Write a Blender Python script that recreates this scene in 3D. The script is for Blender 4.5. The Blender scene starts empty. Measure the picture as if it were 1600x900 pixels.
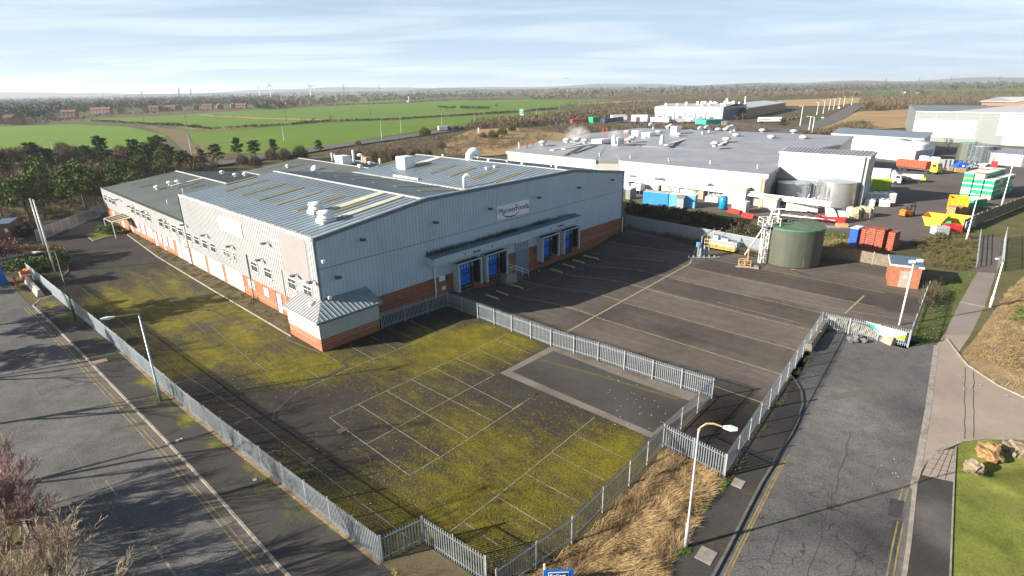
import bpy, bmesh, math, random
from math import sin, cos, radians as R, pi
from mathutils import Vector, Matrix, noise
random.seed(7)
sc = bpy.context.scene
col = sc.collection
# ---------------------------------------------------------------- camera, sky, sun
FPX, PITCH, ROLL, H = 878.935, 0.340786, -0.0158992, 25.0
_r0 = Vector((1, 0, 0)); _u0 = Vector((0, sin(PITCH), cos(PITCH))); FW = Vector((0, cos(PITCH), -sin(PITCH)))
RT = _r0*cos(ROLL) + _u0*sin(ROLL); UP = -_r0*sin(ROLL) + _u0*cos(ROLL)
cam_d = bpy.data.cameras.new('camera'); cam = bpy.data.objects.new('camera', cam_d); col.objects.link(cam)
cam_d.sensor_width = 36; cam_d.lens = FPX/1600*36; cam_d.clip_start = .5; cam_d.clip_end = 60000
m = Matrix((RT, UP, -FW)).transposed().to_4x4(); m.translation = Vector((0, 0, H)); cam.matrix_world = m
sc.camera = cam
SUN_DIR, SUN_EL = 17.2, 21.0            # heading the light travels to (degrees from +X), elevation
world = bpy.data.worlds.new('World'); sc.world = world; world.use_nodes = True
wn = world.node_tree.nodes; wl = world.node_tree.links; wn.clear()
sky = wn.new('ShaderNodeTexSky'); sky.sky_type = 'NISHITA'; sky.sun_disc = False
sky.sun_elevation = R(SUN_EL)
# the sun stands towards (-cos, -sin) of the travel heading; rotation is clockwise from +Y
sky.sun_rotation = math.atan2(-cos(R(SUN_DIR)), -sin(R(SUN_DIR))) % (2*pi)
sky.air_density = 1.0; sky.dust_density = 1.6; sky.ozone_density = 1.5
bg = wn.new('ShaderNodeBackground'); bg.inputs[1].default_value = SKY_S = .052
wo = wn.new('ShaderNodeOutputWorld')
tc = wn.new('ShaderNodeTexCoord'); sx = wn.new('ShaderNodeSeparateXYZ'); wl.new(tc.outputs['Generated'], sx.inputs[0])
def wmath(op, a, b=None, c=None):
    n = wn.new('ShaderNodeMath'); n.operation = op
    for i, v in enumerate((a, b, c)):
        if v is None: continue
        if isinstance(v, (int, float)): n.inputs[i].default_value = v
        else: wl.new(v, n.inputs[i])
    return n.outputs[0]
zc = wmath('ADD', wmath('MAXIMUM', sx.outputs[2], 0.0), .07)
cx_ = wmath('DIVIDE', sx.outputs[0], zc); cy_ = wmath('DIVIDE', sx.outputs[1], zc)
cb = wn.new('ShaderNodeCombineXYZ'); wl.new(wmath('MULTIPLY', cx_, .55), cb.inputs[0]); wl.new(wmath('MULTIPLY', cy_, 1.3), cb.inputs[1])
nz = wn.new('ShaderNodeTexNoise'); nz.inputs['Scale'].default_value = .55; nz.inputs['Detail'].default_value = 7; nz.inputs['Roughness'].default_value = .55
nz.inputs['Distortion'].default_value = .6
wl.new(cb.outputs[0], nz.inputs['Vector'])
rp = wn.new('ShaderNodeValToRGB'); rp.color_ramp.elements[0].position = .44; rp.color_ramp.elements[1].position = .68
wl.new(nz.outputs[0], rp.inputs[0])
mx = wn.new('ShaderNodeMix'); mx.data_type = 'RGBA'
# thin haze and wisps of cirrus thicken towards the horizon, clear blue overhead
el = wmath('SUBTRACT', 1.0, wmath('MULTIPLY', wmath('MAXIMUM', sx.outputs[2], 0.0), 3.3)); el = wmath('POWER', wmath('MAXIMUM', el, 0.0), 1.3)
hz1 = wn.new('ShaderNodeMix'); hz1.data_type = 'RGBA'; wl.new(wmath('MULTIPLY', el, .90), hz1.inputs[0]); wl.new(sky.outputs[0], hz1.inputs[6]); hz1.inputs[7].default_value = (5.1, 7.0, 9.4, 1)
wl.new(wmath('MULTIPLY', wmath('MULTIPLY', rp.outputs[0], el), .75), mx.inputs[0])
wl.new(hz1.outputs[2], mx.inputs[6]); mx.inputs[7].default_value = (9.0, 9.7, 10.5, 1)
wl.new(mx.outputs[2], bg.inputs[0]); wl.new(bg.outputs[0], wo.inputs[0])
sun_d = bpy.data.lights.new('sun', 'SUN'); sun = bpy.data.objects.new('sun', sun_d); col.objects.link(sun)
sun_d.energy = 5.0; sun_d.angle = R(.53); sun_d.color = (1, .925, .81)
tv = Vector((cos(R(SUN_DIR))*cos(R(SUN_EL)), sin(R(SUN_DIR))*cos(R(SUN_EL)), -sin(R(SUN_EL))))
sun.rotation_euler = tv.to_track_quat('-Z', 'Y').to_euler(); sun.location = (-60, -20, 60)
sc.view_settings.view_transform = 'Standard'; sc.view_settings.look = 'None'; sc.view_settings.gamma = 1
sc.view_settings.use_curve_mapping = False
sc.view_settings.exposure = 1.3
sc.cycles.volume_bounces = 1; sc.cycles.max_bounces = 6; sc.cycles.volume_step_rate = 4

# ---------------------------------------------------------------- geometry of the place
A0 = Vector((-20.1, 55.5)); UA, VA = 48.2, 136.2
U2 = Vector((cos(R(UA)), sin(R(UA)))); V2 = Vector((cos(R(VA)), sin(R(VA))))
DET = U2.x*V2.y - U2.y*V2.x
def W(t, s, z=0): p = A0 + U2*t + V2*s; return Vector((p.x, p.y, z))
def TS(x, y):
    d = Vector((x, y)) - A0; return ((d.x*V2.y - d.y*V2.x)/DET, (U2.x*d.y - U2.y*d.x)/DET)
def sm(a, b, x):
    x = max(0, min(1, (x-a)/(b-a))); return x*x*(3-2*x)
def zf(x, y):
    """the truck yard falls away to the loading docks"""
    t, s = TS(x, y); s = -s
    if s < -3 or s > 18 or t < 17 or t > 62: return 0.0
    return -1.15*sm(17.5, 27, t)*(1-sm(50, 60, t))*(1-sm(3, 16, s))
def G(px, py, z=0.0):
    """ground point seen at a photograph pixel (1600x900)"""
    d = FW*FPX + RT*(px-800) - UP*(py-450)
    zz = z
    for _ in range(6):
        t = (zz-H)/d.z; x, y = d.x*t, d.y*t
        zz = z + zf(x, y)
    return Vector((x, y, zz))
def GP(pts, z=0.0): return [G(a, b, z) for a, b in pts]

def tag(o, label=None, cat=None, group=None, kind=None):
    if label: o['label'] = label
    if cat: o['category'] = cat
    if group: o['group'] = group
    if kind: o['kind'] = kind
    return o
def thing(name, label, cat, loc=(0, 0, 0), rz=0, group=None):
    o = bpy.data.objects.new(name, None); col.objects.link(o); o.empty_display_size = .3
    o.location = loc; o.rotation_euler = (0, 0, rz)
    return tag(o, label, cat, group)
def copy_tree(o, parent=None):
    c = o.copy(); col.objects.link(c); c.parent = parent
    for ch in list(o.children): copy_tree(ch, c)
    return c
def place(o, loc, rz=0, label=None, sc_=None, group=None):
    o.location = loc; o.rotation_euler = (0, 0, rz)
    if label: o['label'] = label
    if group: o['group'] = group
    if sc_: o.scale = (sc_,)*3 if isinstance(sc_, (int, float)) else sc_
    return o
ORD = 'first second third fourth fifth sixth seventh eighth ninth tenth eleventh twelfth thirteenth fourteenth fifteenth sixteenth seventeenth eighteenth nineteenth twentieth'.split() + \
      ['twenty-first', 'twenty-second', 'twenty-third', 'twenty-fourth', 'twenty-fifth', 'twenty-sixth', 'twenty-seventh', 'twenty-eighth', 'twenty-ninth', 'thirtieth']+['thirty-'+w for w in ('first', 'second', 'third', 'fourth', 'fifth', 'sixth', 'seventh', 'eighth', 'ninth')]+['fortieth']+['forty-'+w for w in ('first', 'second', 'third', 'fourth', 'fifth', 'sixth', 'seventh', 'eighth', 'ninth')]

class MB:
    """collects world-space geometry, links it as ONE mesh object"""
    def __init__(s, f=None): s.v = []; s.f = []; s.mi = []; s.m = 0; s.fn = f
    def add(s, vs, fs):
        b = len(s.v)
        s.v += [Vector(s.fn(*v)) if s.fn else Vector(v) for v in vs]
        s.f += [tuple(b+i for i in f) for f in fs]; s.mi += [s.m]*len(fs)
        return s
    def box(s, x0, x1, y0, y1, z0, z1):
        return s.add([(x0, y0, z0), (x1, y0, z0), (x1, y1, z0), (x0, y1, z0), (x0, y0, z1), (x1, y0, z1), (x1, y1, z1), (x0, y1, z1)],
                     [(0, 3, 2, 1), (4, 5, 6, 7), (0, 1, 5, 4), (1, 2, 6, 5), (2, 3, 7, 6), (3, 0, 4, 7)])
    def bev(s, x0, x1, y0, y1, z0, z1, b=.05):
        """box with a chamfered top"""
        return s.add([(x0, y0, z0), (x1, y0, z0), (x1, y1, z0), (x0, y1, z0), (x0, y0, z1-b), (x1, y0, z1-b), (x1, y1, z1-b), (x0, y1, z1-b),
                      (x0+b, y0+b, z1), (x1-b, y0+b, z1), (x1-b, y1-b, z1), (x0+b, y1-b, z1)],
                     [(0, 3, 2, 1), (0, 1, 5, 4), (1, 2, 6, 5), (2, 3, 7, 6), (3, 0, 4, 7), (4, 5, 9, 8), (5, 6, 10, 9), (6, 7, 11, 10), (7, 4, 8, 11), (8, 9, 10, 11)])
    def obox(s, c, dx, dy, hx, hy, z0, z1):
        """box centred c (x,y) with unit axes dx, dy and half sizes"""
        vs = [(c[0]+dx[0]*a*hx+dy[0]*b*hy, c[1]+dx[1]*a*hx+dy[1]*b*hy, z) for z in (z0, z1) for a, b in ((-1, -1), (1, -1), (1, 1), (-1, 1))]
        return s.add(vs, [(0, 3, 2, 1), (4, 5, 6, 7), (0, 1, 5, 4), (1, 2, 6, 5), (2, 3, 7, 6), (3, 0, 4, 7)])
    def prism(s, poly, z0, z1):
        n = len(poly); vs = [(p[0], p[1], z0) for p in poly] + [(p[0], p[1], z1) for p in poly]
        return s.add(vs, [tuple(range(n-1, -1, -1)), tuple(range(n, 2*n))] + [(i, (i+1) % n, n+(i+1) % n, n+i) for i in range(n)])
    def quad(s, *p): return s.add(list(p), [tuple(range(len(p)))])
    def slab(s, pts, th):
        """thick panel: top outline pts (3D), dropped by th"""
        n = len(pts); vs = [tuple(p) for p in pts] + [(p[0], p[1], p[2]-th) for p in pts]
        return s.add(vs, [tuple(range(n)), tuple(range(2*n-1, n-1, -1))] + [(i, n+i, n+(i+1) % n, (i+1) % n) for i in range(n)])
    def tube(s, pts, r, n=6, cap=True):
        pts = [Vector(p) for p in pts]; rs = r if isinstance(r, (list, tuple)) else [r]*len(pts)
        vs = []; prev = None
        for i, p in enumerate(pts):
            d = (pts[min(i+1, len(pts)-1)]-pts[max(i-1, 0)]).normalized()
            a = Vector((0, 0, 1)) if abs(d.z) < .9 else Vector((1, 0, 0))
            x = d.cross(a).normalized(); y = d.cross(x)
            if prev is not None and x.dot(prev) < 0: x, y = -x, -y
            prev = x
            vs += [p+(x*cos(2*pi*k/n)+y*sin(2*pi*k/n))*rs[i] for k in range(n)]
        fs = [(i*n+k, i*n+(k+1) % n, (i+1)*n+(k+1) % n, (i+1)*n+k) for i in range(len(pts)-1) for k in range(n)]
        if cap: fs += [tuple(range(n-1, -1, -1)), tuple(range((len(pts)-1)*n, len(pts)*n))]
        return s.add([tuple(v) for v in vs], fs)
    def cyl(s, c, r, z0, z1, n=16, r2=None): return s.tube([(c[0], c[1], z0), (c[0], c[1], z1)], [r, r if r2 is None else r2], n)
    def lathe(s, c, prof, n=24):
        vs = [(c[0]+r*cos(2*pi*k/n), c[1]+r*sin(2*pi*k/n), c[2]+z) for r, z in prof for k in range(n)]
        return s.add(vs, [(i*n+k, i*n+(k+1) % n, (i+1)*n+(k+1) % n, (i+1)*n+k) for i in range(len(prof)-1) for k in range(n)])
    def blob(s, c, r, sub=2, rough=.2, sz=1.0, seed=0):
        bm = bmesh.new(); bmesh.ops.create_icosphere(bm, subdivisions=sub, radius=1)
        for v in bm.verts:
            k = 1+rough*noise.noise(v.co*1.7+Vector((seed*3.1, seed, 0))) + rough*.5*noise.noise(v.co*4+Vector((seed, 5, 1)))
            v.co = v.co*k
        vs = [(c[0]+v.co.x*r, c[1]+v.co.y*r, c[2]+v.co.z*r*sz) for v in bm.verts]
        fs = [tuple(v.index for v in f.verts) for f in bm.faces]; bm.free()
        return s.add(vs, fs)
    def build(s, name, mats, parent=None, smooth=False):
        me = bpy.data.meshes.new(name)
        off = parent_loc(parent)
        me.from_pydata([tuple(v-off) for v in s.v], [], s.f)
        if not isinstance(mats, (list, tuple)): mats = [mats]
        for m_ in mats: me.materials.append(m_)
        if len(mats) > 1: me.polygons.foreach_set('material_index', s.mi)
        if smooth: me.polygons.foreach_set('use_smooth', [True]*len(s.f))
        me.update()
        if any(m_.get('surf') for m_ in mats): set_attrs(me, None)
        o = bpy.data.objects.new(name, me); col.objects.link(o); o.parent = parent
        return o
def parent_loc(p):
    v = Vector((0, 0, 0))
    while p is not None: v += Vector(p.location); p = p.parent
    return v
def wmb(): return MB(W)     # local (t, s, z) of the warehouse frame

# ---------------------------------------------------------------- materials
def nodes(name):
    m_ = bpy.data.materials.new(name); m_.use_nodes = True; nt = m_.node_tree
    return m_, nt, nt.nodes['Principled BSDF']
def mth(nt, op, a, b=None, c=None, clamp=False):
    n = nt.nodes.new('ShaderNodeMath'); n.operation = op; n.use_clamp = clamp
    for i, v in enumerate((a, b, c)):
        if v is None: continue
        if isinstance(v, (int, float)): n.inputs[i].default_value = v
        else: nt.links.new(v, n.inputs[i])
    return n.outputs[0]
def nzz(nt, scale, detail=4, vec=None, rough=.6, dist=0):
    n = nt.nodes.new('ShaderNodeTexNoise'); n.inputs['Scale'].default_value = scale; n.inputs['Detail'].default_value = detail
    n.inputs['Roughness'].default_value = rough; n.inputs['Distortion'].default_value = dist
    if vec is not None: nt.links.new(vec, n.inputs['Vector'])
    return n.outputs[0]
def mixc(nt, f, a, b):
    n = nt.nodes.new('ShaderNodeMix'); n.data_type = 'RGBA'
    for i, v in ((0, f), (6, a), (7, b)):
        if isinstance(v, (int, float)): n.inputs[i].default_value = v
        elif isinstance(v, tuple): n.inputs[i].default_value = (*v[:3], 1)
        else: nt.links.new(v, n.inputs[i])
    return n.outputs[2]
def mapr(nt, v, a, b, c=0., d=1.):
    n = nt.nodes.new('ShaderNodeMapRange'); nt.links.new(v, n.inputs[0])
    for i, x in enumerate((a, b, c, d)): n.inputs[i+1].default_value = x
    return n.outputs[0]
def coord(nt, scale=(1, 1, 1), rot=0):
    t = nt.nodes.new('ShaderNodeNewGeometry'); mp = nt.nodes.new('ShaderNodeMapping')
    mp.vector_type = 'TEXTURE'; mp.inputs['Scale'].default_value = tuple(1/x for x in scale); mp.inputs['Rotation'].default_value = (0, 0, rot)
    nt.links.new(t.outputs['Position'], mp.inputs[0]); return mp.outputs[0]
def objc(nt):
    return nt.nodes.new('ShaderNodeTexCoord').outputs['Object']
def attr(nt, name):
    n = nt.nodes.new('ShaderNodeAttribute'); n.attribute_name = name; return n.outputs['Fac']
def mat(name, c, rough=.7, metal=0., var=.18, scale=1.5, bump=0., c2=None, spec=.4, alpha=1., dirt=None):
    m_, nt, b = nodes(name); v = objc(nt)
    n1 = nzz(nt, scale, 6, v)
    f = mapr(nt, n1, .3, .7)
    lo = tuple(x*(1-var) for x in c); hi = tuple(min(1, x*(1+var)) for x in c)
    if c2: lo, hi = c, c2
    cc = mixc(nt, f, lo, hi)
    if dirt:
        g = nzz(nt, scale*.35, 5, v, .7); cc = mixc(nt, mapr(nt, g, .5, .72, 0, .75), cc, dirt)
    nt.links.new(cc, b.inputs['Base Color'])
    b.inputs['Roughness'].default_value = rough; b.inputs['Metallic'].default_value = metal
    b.inputs['Specular IOR Level'].default_value = spec; b.inputs['Alpha'].default_value = alpha
    if bump:
        bp = nt.nodes.new('ShaderNodeBump'); bp.inputs['Strength'].default_value = bump; bp.inputs['Distance'].default_value = .05
        nt.links.new(nzz(nt, scale*8, 4, v), bp.inputs['Height']); nt.links.new(bp.outputs[0], b.inputs['Normal'])
    return m_
def surf(name, base, base2, moss=None, moss2=None, speck=.25, stripe=None, crackc=None, scale=1., rough=.9, bands=None):
    """ground surface: tone / moss / crack come from painted point attributes"""
    m_, nt, b = nodes(name); m_['surf'] = 1
    v = coord(nt); big = nzz(nt, .09*scale, 5, v, .6); mid = nzz(nt, .9*scale, 5, v, .65); fine = nzz(nt, 9*scale, 3, v, .7)
    c = mixc(nt, mapr(nt, big, .35, .65), base, base2)
    if stripe is not None:
        vs = coord(nt, (.07, 1.5, 1), R(stripe)); st = nzz(nt, 1.0, 7, vs, .72)
        c = mixc(nt, mapr(nt, st, .40, .60, 0, .85), c, tuple(x*.62 for x in base))
    k = mth(nt, 'ADD', mth(nt, 'MULTIPLY', mapr(nt, mid, .3, .7, -1, 1), speck*.45), mth(nt, 'MULTIPLY', mapr(nt, fine, .3, .7, -1, 1), speck))
    tone = mth(nt, 'MULTIPLY', attr(nt, 'tone'), mth(nt, 'ADD', k, 1.0))
    hs = nt.nodes.new('ShaderNodeHueSaturation'); nt.links.new(c, hs.inputs['Color']); nt.links.new(tone, hs.inputs['Value'])
    c = hs.outputs[0]
    if crackc:
        vo = nt.nodes.new('ShaderNodeTexVoronoi'); vo.feature = 'DISTANCE_TO_EDGE'; vo.inputs['Scale'].default_value = crackc
        dv = nt.nodes.new('ShaderNodeVectorMath'); dv.operation = 'ADD'; nt.links.new(v, dv.inputs[0])
        nn = nt.nodes.new('ShaderNodeTexNoise'); nn.inputs['Scale'].default_value = .8; nt.links.new(v, nn.inputs['Vector'])
        sc2 = nt.nodes.new('ShaderNodeVectorMath'); sc2.operation = 'SCALE'; sc2.inputs['Scale'].default_value = 2.0; nt.links.new(nn.outputs['Color'], sc2.inputs[0])
        nt.links.new(sc2.outputs[0], dv.inputs[1]); nt.links.new(dv.outputs[0], vo.inputs['Vector'])
        e = mapr(nt, vo.outputs['Distance'], .0, .035, 1, 0)
        br = mapr(nt, nzz(nt, .5, 3, v), .42, .55)
        f = mth(nt, 'MULTIPLY', mth(nt, 'MULTIPLY', e, br), attr(nt, 'crack'))
        c = mixc(nt, mth(nt, 'MULTIPLY', f, .75), c, (.012, .012, .012))
    if moss:
        vm = coord(nt, (.30, 1.3, 1), R(UA+88)); sn = nzz(nt, .9, 6, vm, .68)
        s2 = nzz(nt, 4.6, 5, v, .8); s3 = nzz(nt, .13, 3, v, .5)
        comb = mth(nt, 'ADD', mth(nt, 'ADD', mth(nt, 'MULTIPLY', sn, .38), mth(nt, 'MULTIPLY', s2, .52)), mth(nt, 'MULTIPLY', s3, .12))
        thr = mth(nt, 'SUBTRACT', .70, mth(nt, 'MULTIPLY', attr(nt, 'moss'), .27))
        f = mapr(nt, mth(nt, 'SUBTRACT', comb, thr), -.04, .10)
        mc = mixc(nt, mapr(nt, mth(nt, 'ADD', mth(nt, 'ADD', mth(nt, 'MULTIPLY', nzz(nt, .35, 4, v), .35), mth(nt, 'MULTIPLY', nzz(nt, 3.5, 4, v, .8), .45)), mth(nt, 'MULTIPLY', attr(nt, 'moss'), .18)), .44, .64), moss, moss2)
        hs2 = nt.nodes.new('ShaderNodeHueSaturation'); nt.links.new(mc, hs2.inputs['Color']); nt.links.new(mth(nt, 'ADD', mth(nt, 'MULTIPLY', k, 1.2), 1.0), hs2.inputs['Value'])
        c = mixc(nt, mth(nt, 'MULTIPLY', f, .80), c, hs2.outputs[0])
    nt.links.new(c, b.inputs['Base Color']); b.inputs['Roughness'].default_value = rough; b.inputs['Specular IOR Level'].default_value = .25
    bp = nt.nodes.new('ShaderNodeBump'); bp.inputs['Strength'].default_value = .35; bp.inputs['Distance'].default_value = .04
    nt.links.new(fine, bp.inputs['Height']); nt.links.new(bp.outputs[0], b.inputs['Normal'])
    return m_

M = {}
M['ground'] = surf('rough grass and soil', (.105, .08, .036), (.075, .068, .026), (.07, .075, .018), (.12, .09, .045), speck=.35, scale=.6)
M['carpark'] = surf('mossy car park asphalt', (.032, .028, .025), (.048, .041, .035), (.050, .042, .006), (.190, .162, .003), speck=.5)
M['yardc'] = surf('weathered yard concrete', (.142, .118, .098), (.096, .082, .070), (.09, .085, .02), (.08, .07, .02), speck=.34, stripe=UA+88)
M['road'] = surf('worn grey asphalt', (.135, .130, .122), (.108, .106, .102), (.09, .09, .02), (.09, .09, .02), speck=.5, crackc=.55)
M['pave'] = surf('dark footway asphalt', (.045, .042, .039), (.058, .053, .048), (.10, .10, .008), (.19, .19, .006), speck=.25)
M['drive'] = surf('tan brushed concrete', (.34, .275, .225), (.29, .235, .19), (.1, .1, .03), (.1, .1, .03), speck=.14)
M['pathc'] = surf('light footpath asphalt', (.25, .215, .185), (.21, .18, .155), (.1, .1, .03), (.1, .1, .03), speck=.16)
M['lawn'] = surf('mown lawn', (.14, .165, .026), (.19, .185, .045), (.07, .10, .012), (.14, .13, .03), speck=.3)
M['bank'] = surf('rough grass bank', (.085, .085, .022), (.13, .105, .05), (.06, .075, .015), (.12, .095, .05), speck=.4)
M['dry'] = surf('flattened dry grass', (.22, .16, .09), (.13, .095, .055), (.1, .09, .03), (.14, .11, .05), speck=.42)
M['mulch'] = surf('bare planting bed', (.115, .09, .05), (.09, .075, .035), (.10, .10, .015), (.10, .10, .02), speck=.35)
M['nyard'] = surf('factory yard tarmac', (.125, .106, .094), (.105, .09, .08), (.1, .1, .03), (.1, .1, .03), speck=.16)
M['field'] = surf('young crop', (.105, .195, .006), (.145, .225, .010), (.09, .15, .015), (.16, .17, .05), speck=.12, scale=.12, stripe=12)
M['tan'] = surf('tan grassland', (.34, .225, .10), (.24, .165, .075), (.13, .12, .05), (.13, .10, .05), speck=.3, scale=.25)
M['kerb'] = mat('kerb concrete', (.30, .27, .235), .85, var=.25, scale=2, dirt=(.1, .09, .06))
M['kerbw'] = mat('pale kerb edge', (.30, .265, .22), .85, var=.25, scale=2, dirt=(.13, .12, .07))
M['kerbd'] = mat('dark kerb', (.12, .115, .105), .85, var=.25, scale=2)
M['white'] = mat('faded white paint', (.24, .225, .17), .8, var=.5, scale=4, dirt=(.06, .052, .02))
M['whitef'] = mat('worn white paint', (.17, .155, .11), .8, var=.5, scale=4, dirt=(.05, .045, .02))
M['yellow'] = mat('yellow road paint', (.26, .195, .075), .8, var=.35, scale=1.6, dirt=(.12, .105, .075))
M['crackm'] = mat('crack fill', (.048, .045, .042), .9)
M['patch'] = mat('dark repair patch', (.045, .043, .042), .9, var=.3, scale=3)
M['brick'] = mat('orange red brick', (.30, .118, .062), .85, var=.22, scale=2.2, bump=.3, c2=None, dirt=(.27, .11, .06))
M['clad'] = mat('grey cladding', (.46, .55, .61), .45, .05, var=.06, scale=.25)
M['lampg'] = mat('grey white lamp paint', (.36, .37, .38), .5, var=.1)
M['cladw'] = mat('pale side cladding', (.345, .35, .355), .5, .02, var=.05, scale=.3, dirt=(.295, .295, .285))
M['roof'] = mat('weathered roof sheet', (.205, .255, .295), .5, .1, var=.14, scale=.18, dirt=(.18, .21, .215))
M['rooflow'] = mat('older grey green roof sheet', (.16, .18, .165), .6, .05, var=.12, scale=.15, dirt=(.125, .14, .115))
M['ridge'] = mat('pale ridge flashing', (.55, .54, .50), .5)
M['trim'] = mat('blue grey trim', (.12, .17, .20), .5)
M['sky_l'] = mat('mossy skylight', (.185, .16, .07), .6, var=.25, scale=1.4)
M['cream'] = mat('stained pale strip', (.50, .48, .38), .6, var=.2, scale=.7, dirt=(.34, .34, .2))
M['metalw'] = mat('white painted metal', (.72, .72, .70), .4, var=.08)
M['galv'] = mat('galvanised steel', (.35, .40, .44), .42, .55, var=.14, scale=3)
M['galvd'] = mat('dull galvanised steel', (.36, .38, .39), .5, .4, var=.14, scale=3)
M['steel'] = mat('bright tank steel', (.62, .63, .63), .3, .75, var=.08, scale=.8, dirt=(.42, .43, .43))
M['dark'] = mat('black rubber', (.02, .02, .022), .6, var=.2)
M['dgrey'] = mat('dark grey paint', (.08, .09, .10), .5)
M['glass'] = mat('window glass', (.05, .06, .06), .12, var=.3, spec=.8)
M['wframe'] = mat('white window frame', (.75, .75, .73), .5)
M['shut'] = mat('grey shutter', (.40, .42, .42), .55, .1, var=.12, scale=1.5)
M['blue'] = mat('blue door', (.015, .16, .62), .4, var=.1)
M['bluec'] = mat('blue container paint', (.02, .22, .55), .45, var=.12, scale=2.5, dirt=(.07, .20, .36))
M['lblue'] = mat('light blue container paint', (.13, .38, .66), .45, var=.12, scale=2.5, dirt=(.22, .36, .46))
M['orange'] = mat('orange paint', (.75, .17, .02), .45, var=.12, scale=2.5, dirt=(.4, .12, .04))
M['yel'] = mat('yellow paint', (.70, .36, .02), .5, var=.18, scale=3, dirt=(.45, .22, .03))
M['yelg'] = mat('lime yellow paint', (.62, .62, .02), .5, var=.1, scale=2.5, dirt=(.35, .33, .05))
M['lime'] = mat('lime green paint', (.28, .42, .02), .45, var=.08, scale=2.5, dirt=(.2, .27, .04))
M['red'] = mat('red paint', (.60, .03, .03), .45, var=.1, scale=2.5, dirt=(.34, .05, .04))
M['redor'] = mat('red orange container', (.70, .08, .04), .5, var=.12, scale=2.5, dirt=(.42, .08, .05))
M['green'] = mat('green plastic', (.01, .40, .16), .4, var=.2, scale=2.5, dirt=(.06, .28, .15))
M['teal'] = mat('teal green sheeting', (.02, .36, .27), .5, var=.12)
M['white1'] = mat('white body paint', (.78, .78, .76), .3, var=.05)
M['cblack'] = mat('black car paint', (.02, .022, .03), .2, var=.05)
M['cblue'] = mat('blue car paint', (.03, .07, .22), .2, var=.05)
M['csilver'] = mat('silver car paint', (.42, .44, .46), .25, .5, var=.05)
M['cred'] = mat('red car paint', (.40, .02, .03), .25, var=.05)
M['navy'] = mat('navy curtain side', (.02, .045, .10), .5, var=.15)
M['tankg'] = mat('olive green tank', (.085, .095, .070), .5, .1, var=.12, scale=.8, dirt=(.10, .105, .07))
M['tankr'] = mat('bright green tank rim', (.05, .22, .11), .5)
M['tankt'] = mat('tank roof with moss', (.12, .16, .11), .6, var=.2, scale=1.5)
M['wood'] = mat('raw pallet wood', (.42, .27, .13), .85, var=.25, scale=4)
M['rust'] = mat('brown red crates', (.30, .085, .05), .7, var=.35, scale=3, dirt=(.14, .055, .045))
M['bpla'] = mat('blue plastic crates', (.02, .10, .62), .4, var=.12, scale=2.5, dirt=(.05, .12, .40))
M['rooffelt'] = mat('blue grey flat roof', (.10, .145, .20), .55, var=.12)
M['wfence'] = mat('weathered boards', (.20, .165, .125), .9, var=.3, scale=3)
M['conc'] = mat('pale concrete', (.27, .235, .18), .85, var=.2, scale=2, dirt=(.17, .15, .11))
M['rock'] = mat('tan sandstone boulder', (.27, .17, .075), .9, var=.45, scale=3.5, bump=1.0, dirt=(.14, .10, .06))
M['tile'] = mat('red brown roof tiles', (.19, .09, .06), .9, var=.2)
M['hbrick'] = mat('house brick', (.26, .14, .09), .9, var=.2)
M['bark'] = mat('pine bark', (.13, .085, .06), .9, var=.3, scale=5)
M['twig'] = mat('grey brown twigs', (.14, .10, .07), .9, var=.3, scale=.5)
M['twigp'] = mat('pale bare branches', (.36, .28, .20), .8, var=.3, scale=2)
M['twigr'] = mat('purple brown twigs', (.30, .20, .19), .9, var=.3, scale=2)
def foliage(name, a, b): return mat(name, a, .85, var=0, scale=.55, c2=b, spec=.2)
M['pine'] = foliage('pine needles', (.06, .10, .028), (.14, .185, .05))
M['pined'] = foliage('dark pine needles', (.022, .042, .016), (.055, .08, .028))
M['brownb'] = foliage('bare thicket', (.085, .066, .042), (.155, .118, .070))
M['brownd'] = foliage('dark bare thicket', (.11, .08, .052), (.19, .14, .09))
M['oliveb'] = foliage('olive scrub', (.07, .07, .025), (.13, .11, .04))
M['farw'] = foliage('far woodland', (.045, .048, .022), (.10, .082, .04))
M['hedge'] = foliage('hedge', (.045, .042, .022), (.09, .075, .04))
M['shrubg'] = foliage('evergreen shrub', (.05, .10, .03), (.14, .19, .06))
M['shrubo'] = foliage('golden shrub', (.22, .15, .03), (.34, .22, .05))
M['shrubp'] = foliage('pinkish bare shrub', (.22, .10, .085), (.32, .17, .14))
M['grassd'] = foliage('dry grass blades', (.30, .20, .095), (.46, .33, .17))
M['grassb'] = foliage('dry bank grass', (.24, .17, .08), (.36, .26, .12))
M['weed'] = foliage('green weeds', (.05, .10, .015), (.10, .18, .03))
M['litter'] = mat('scattered litter', (.34, .35, .36), .7, var=.3)
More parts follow.
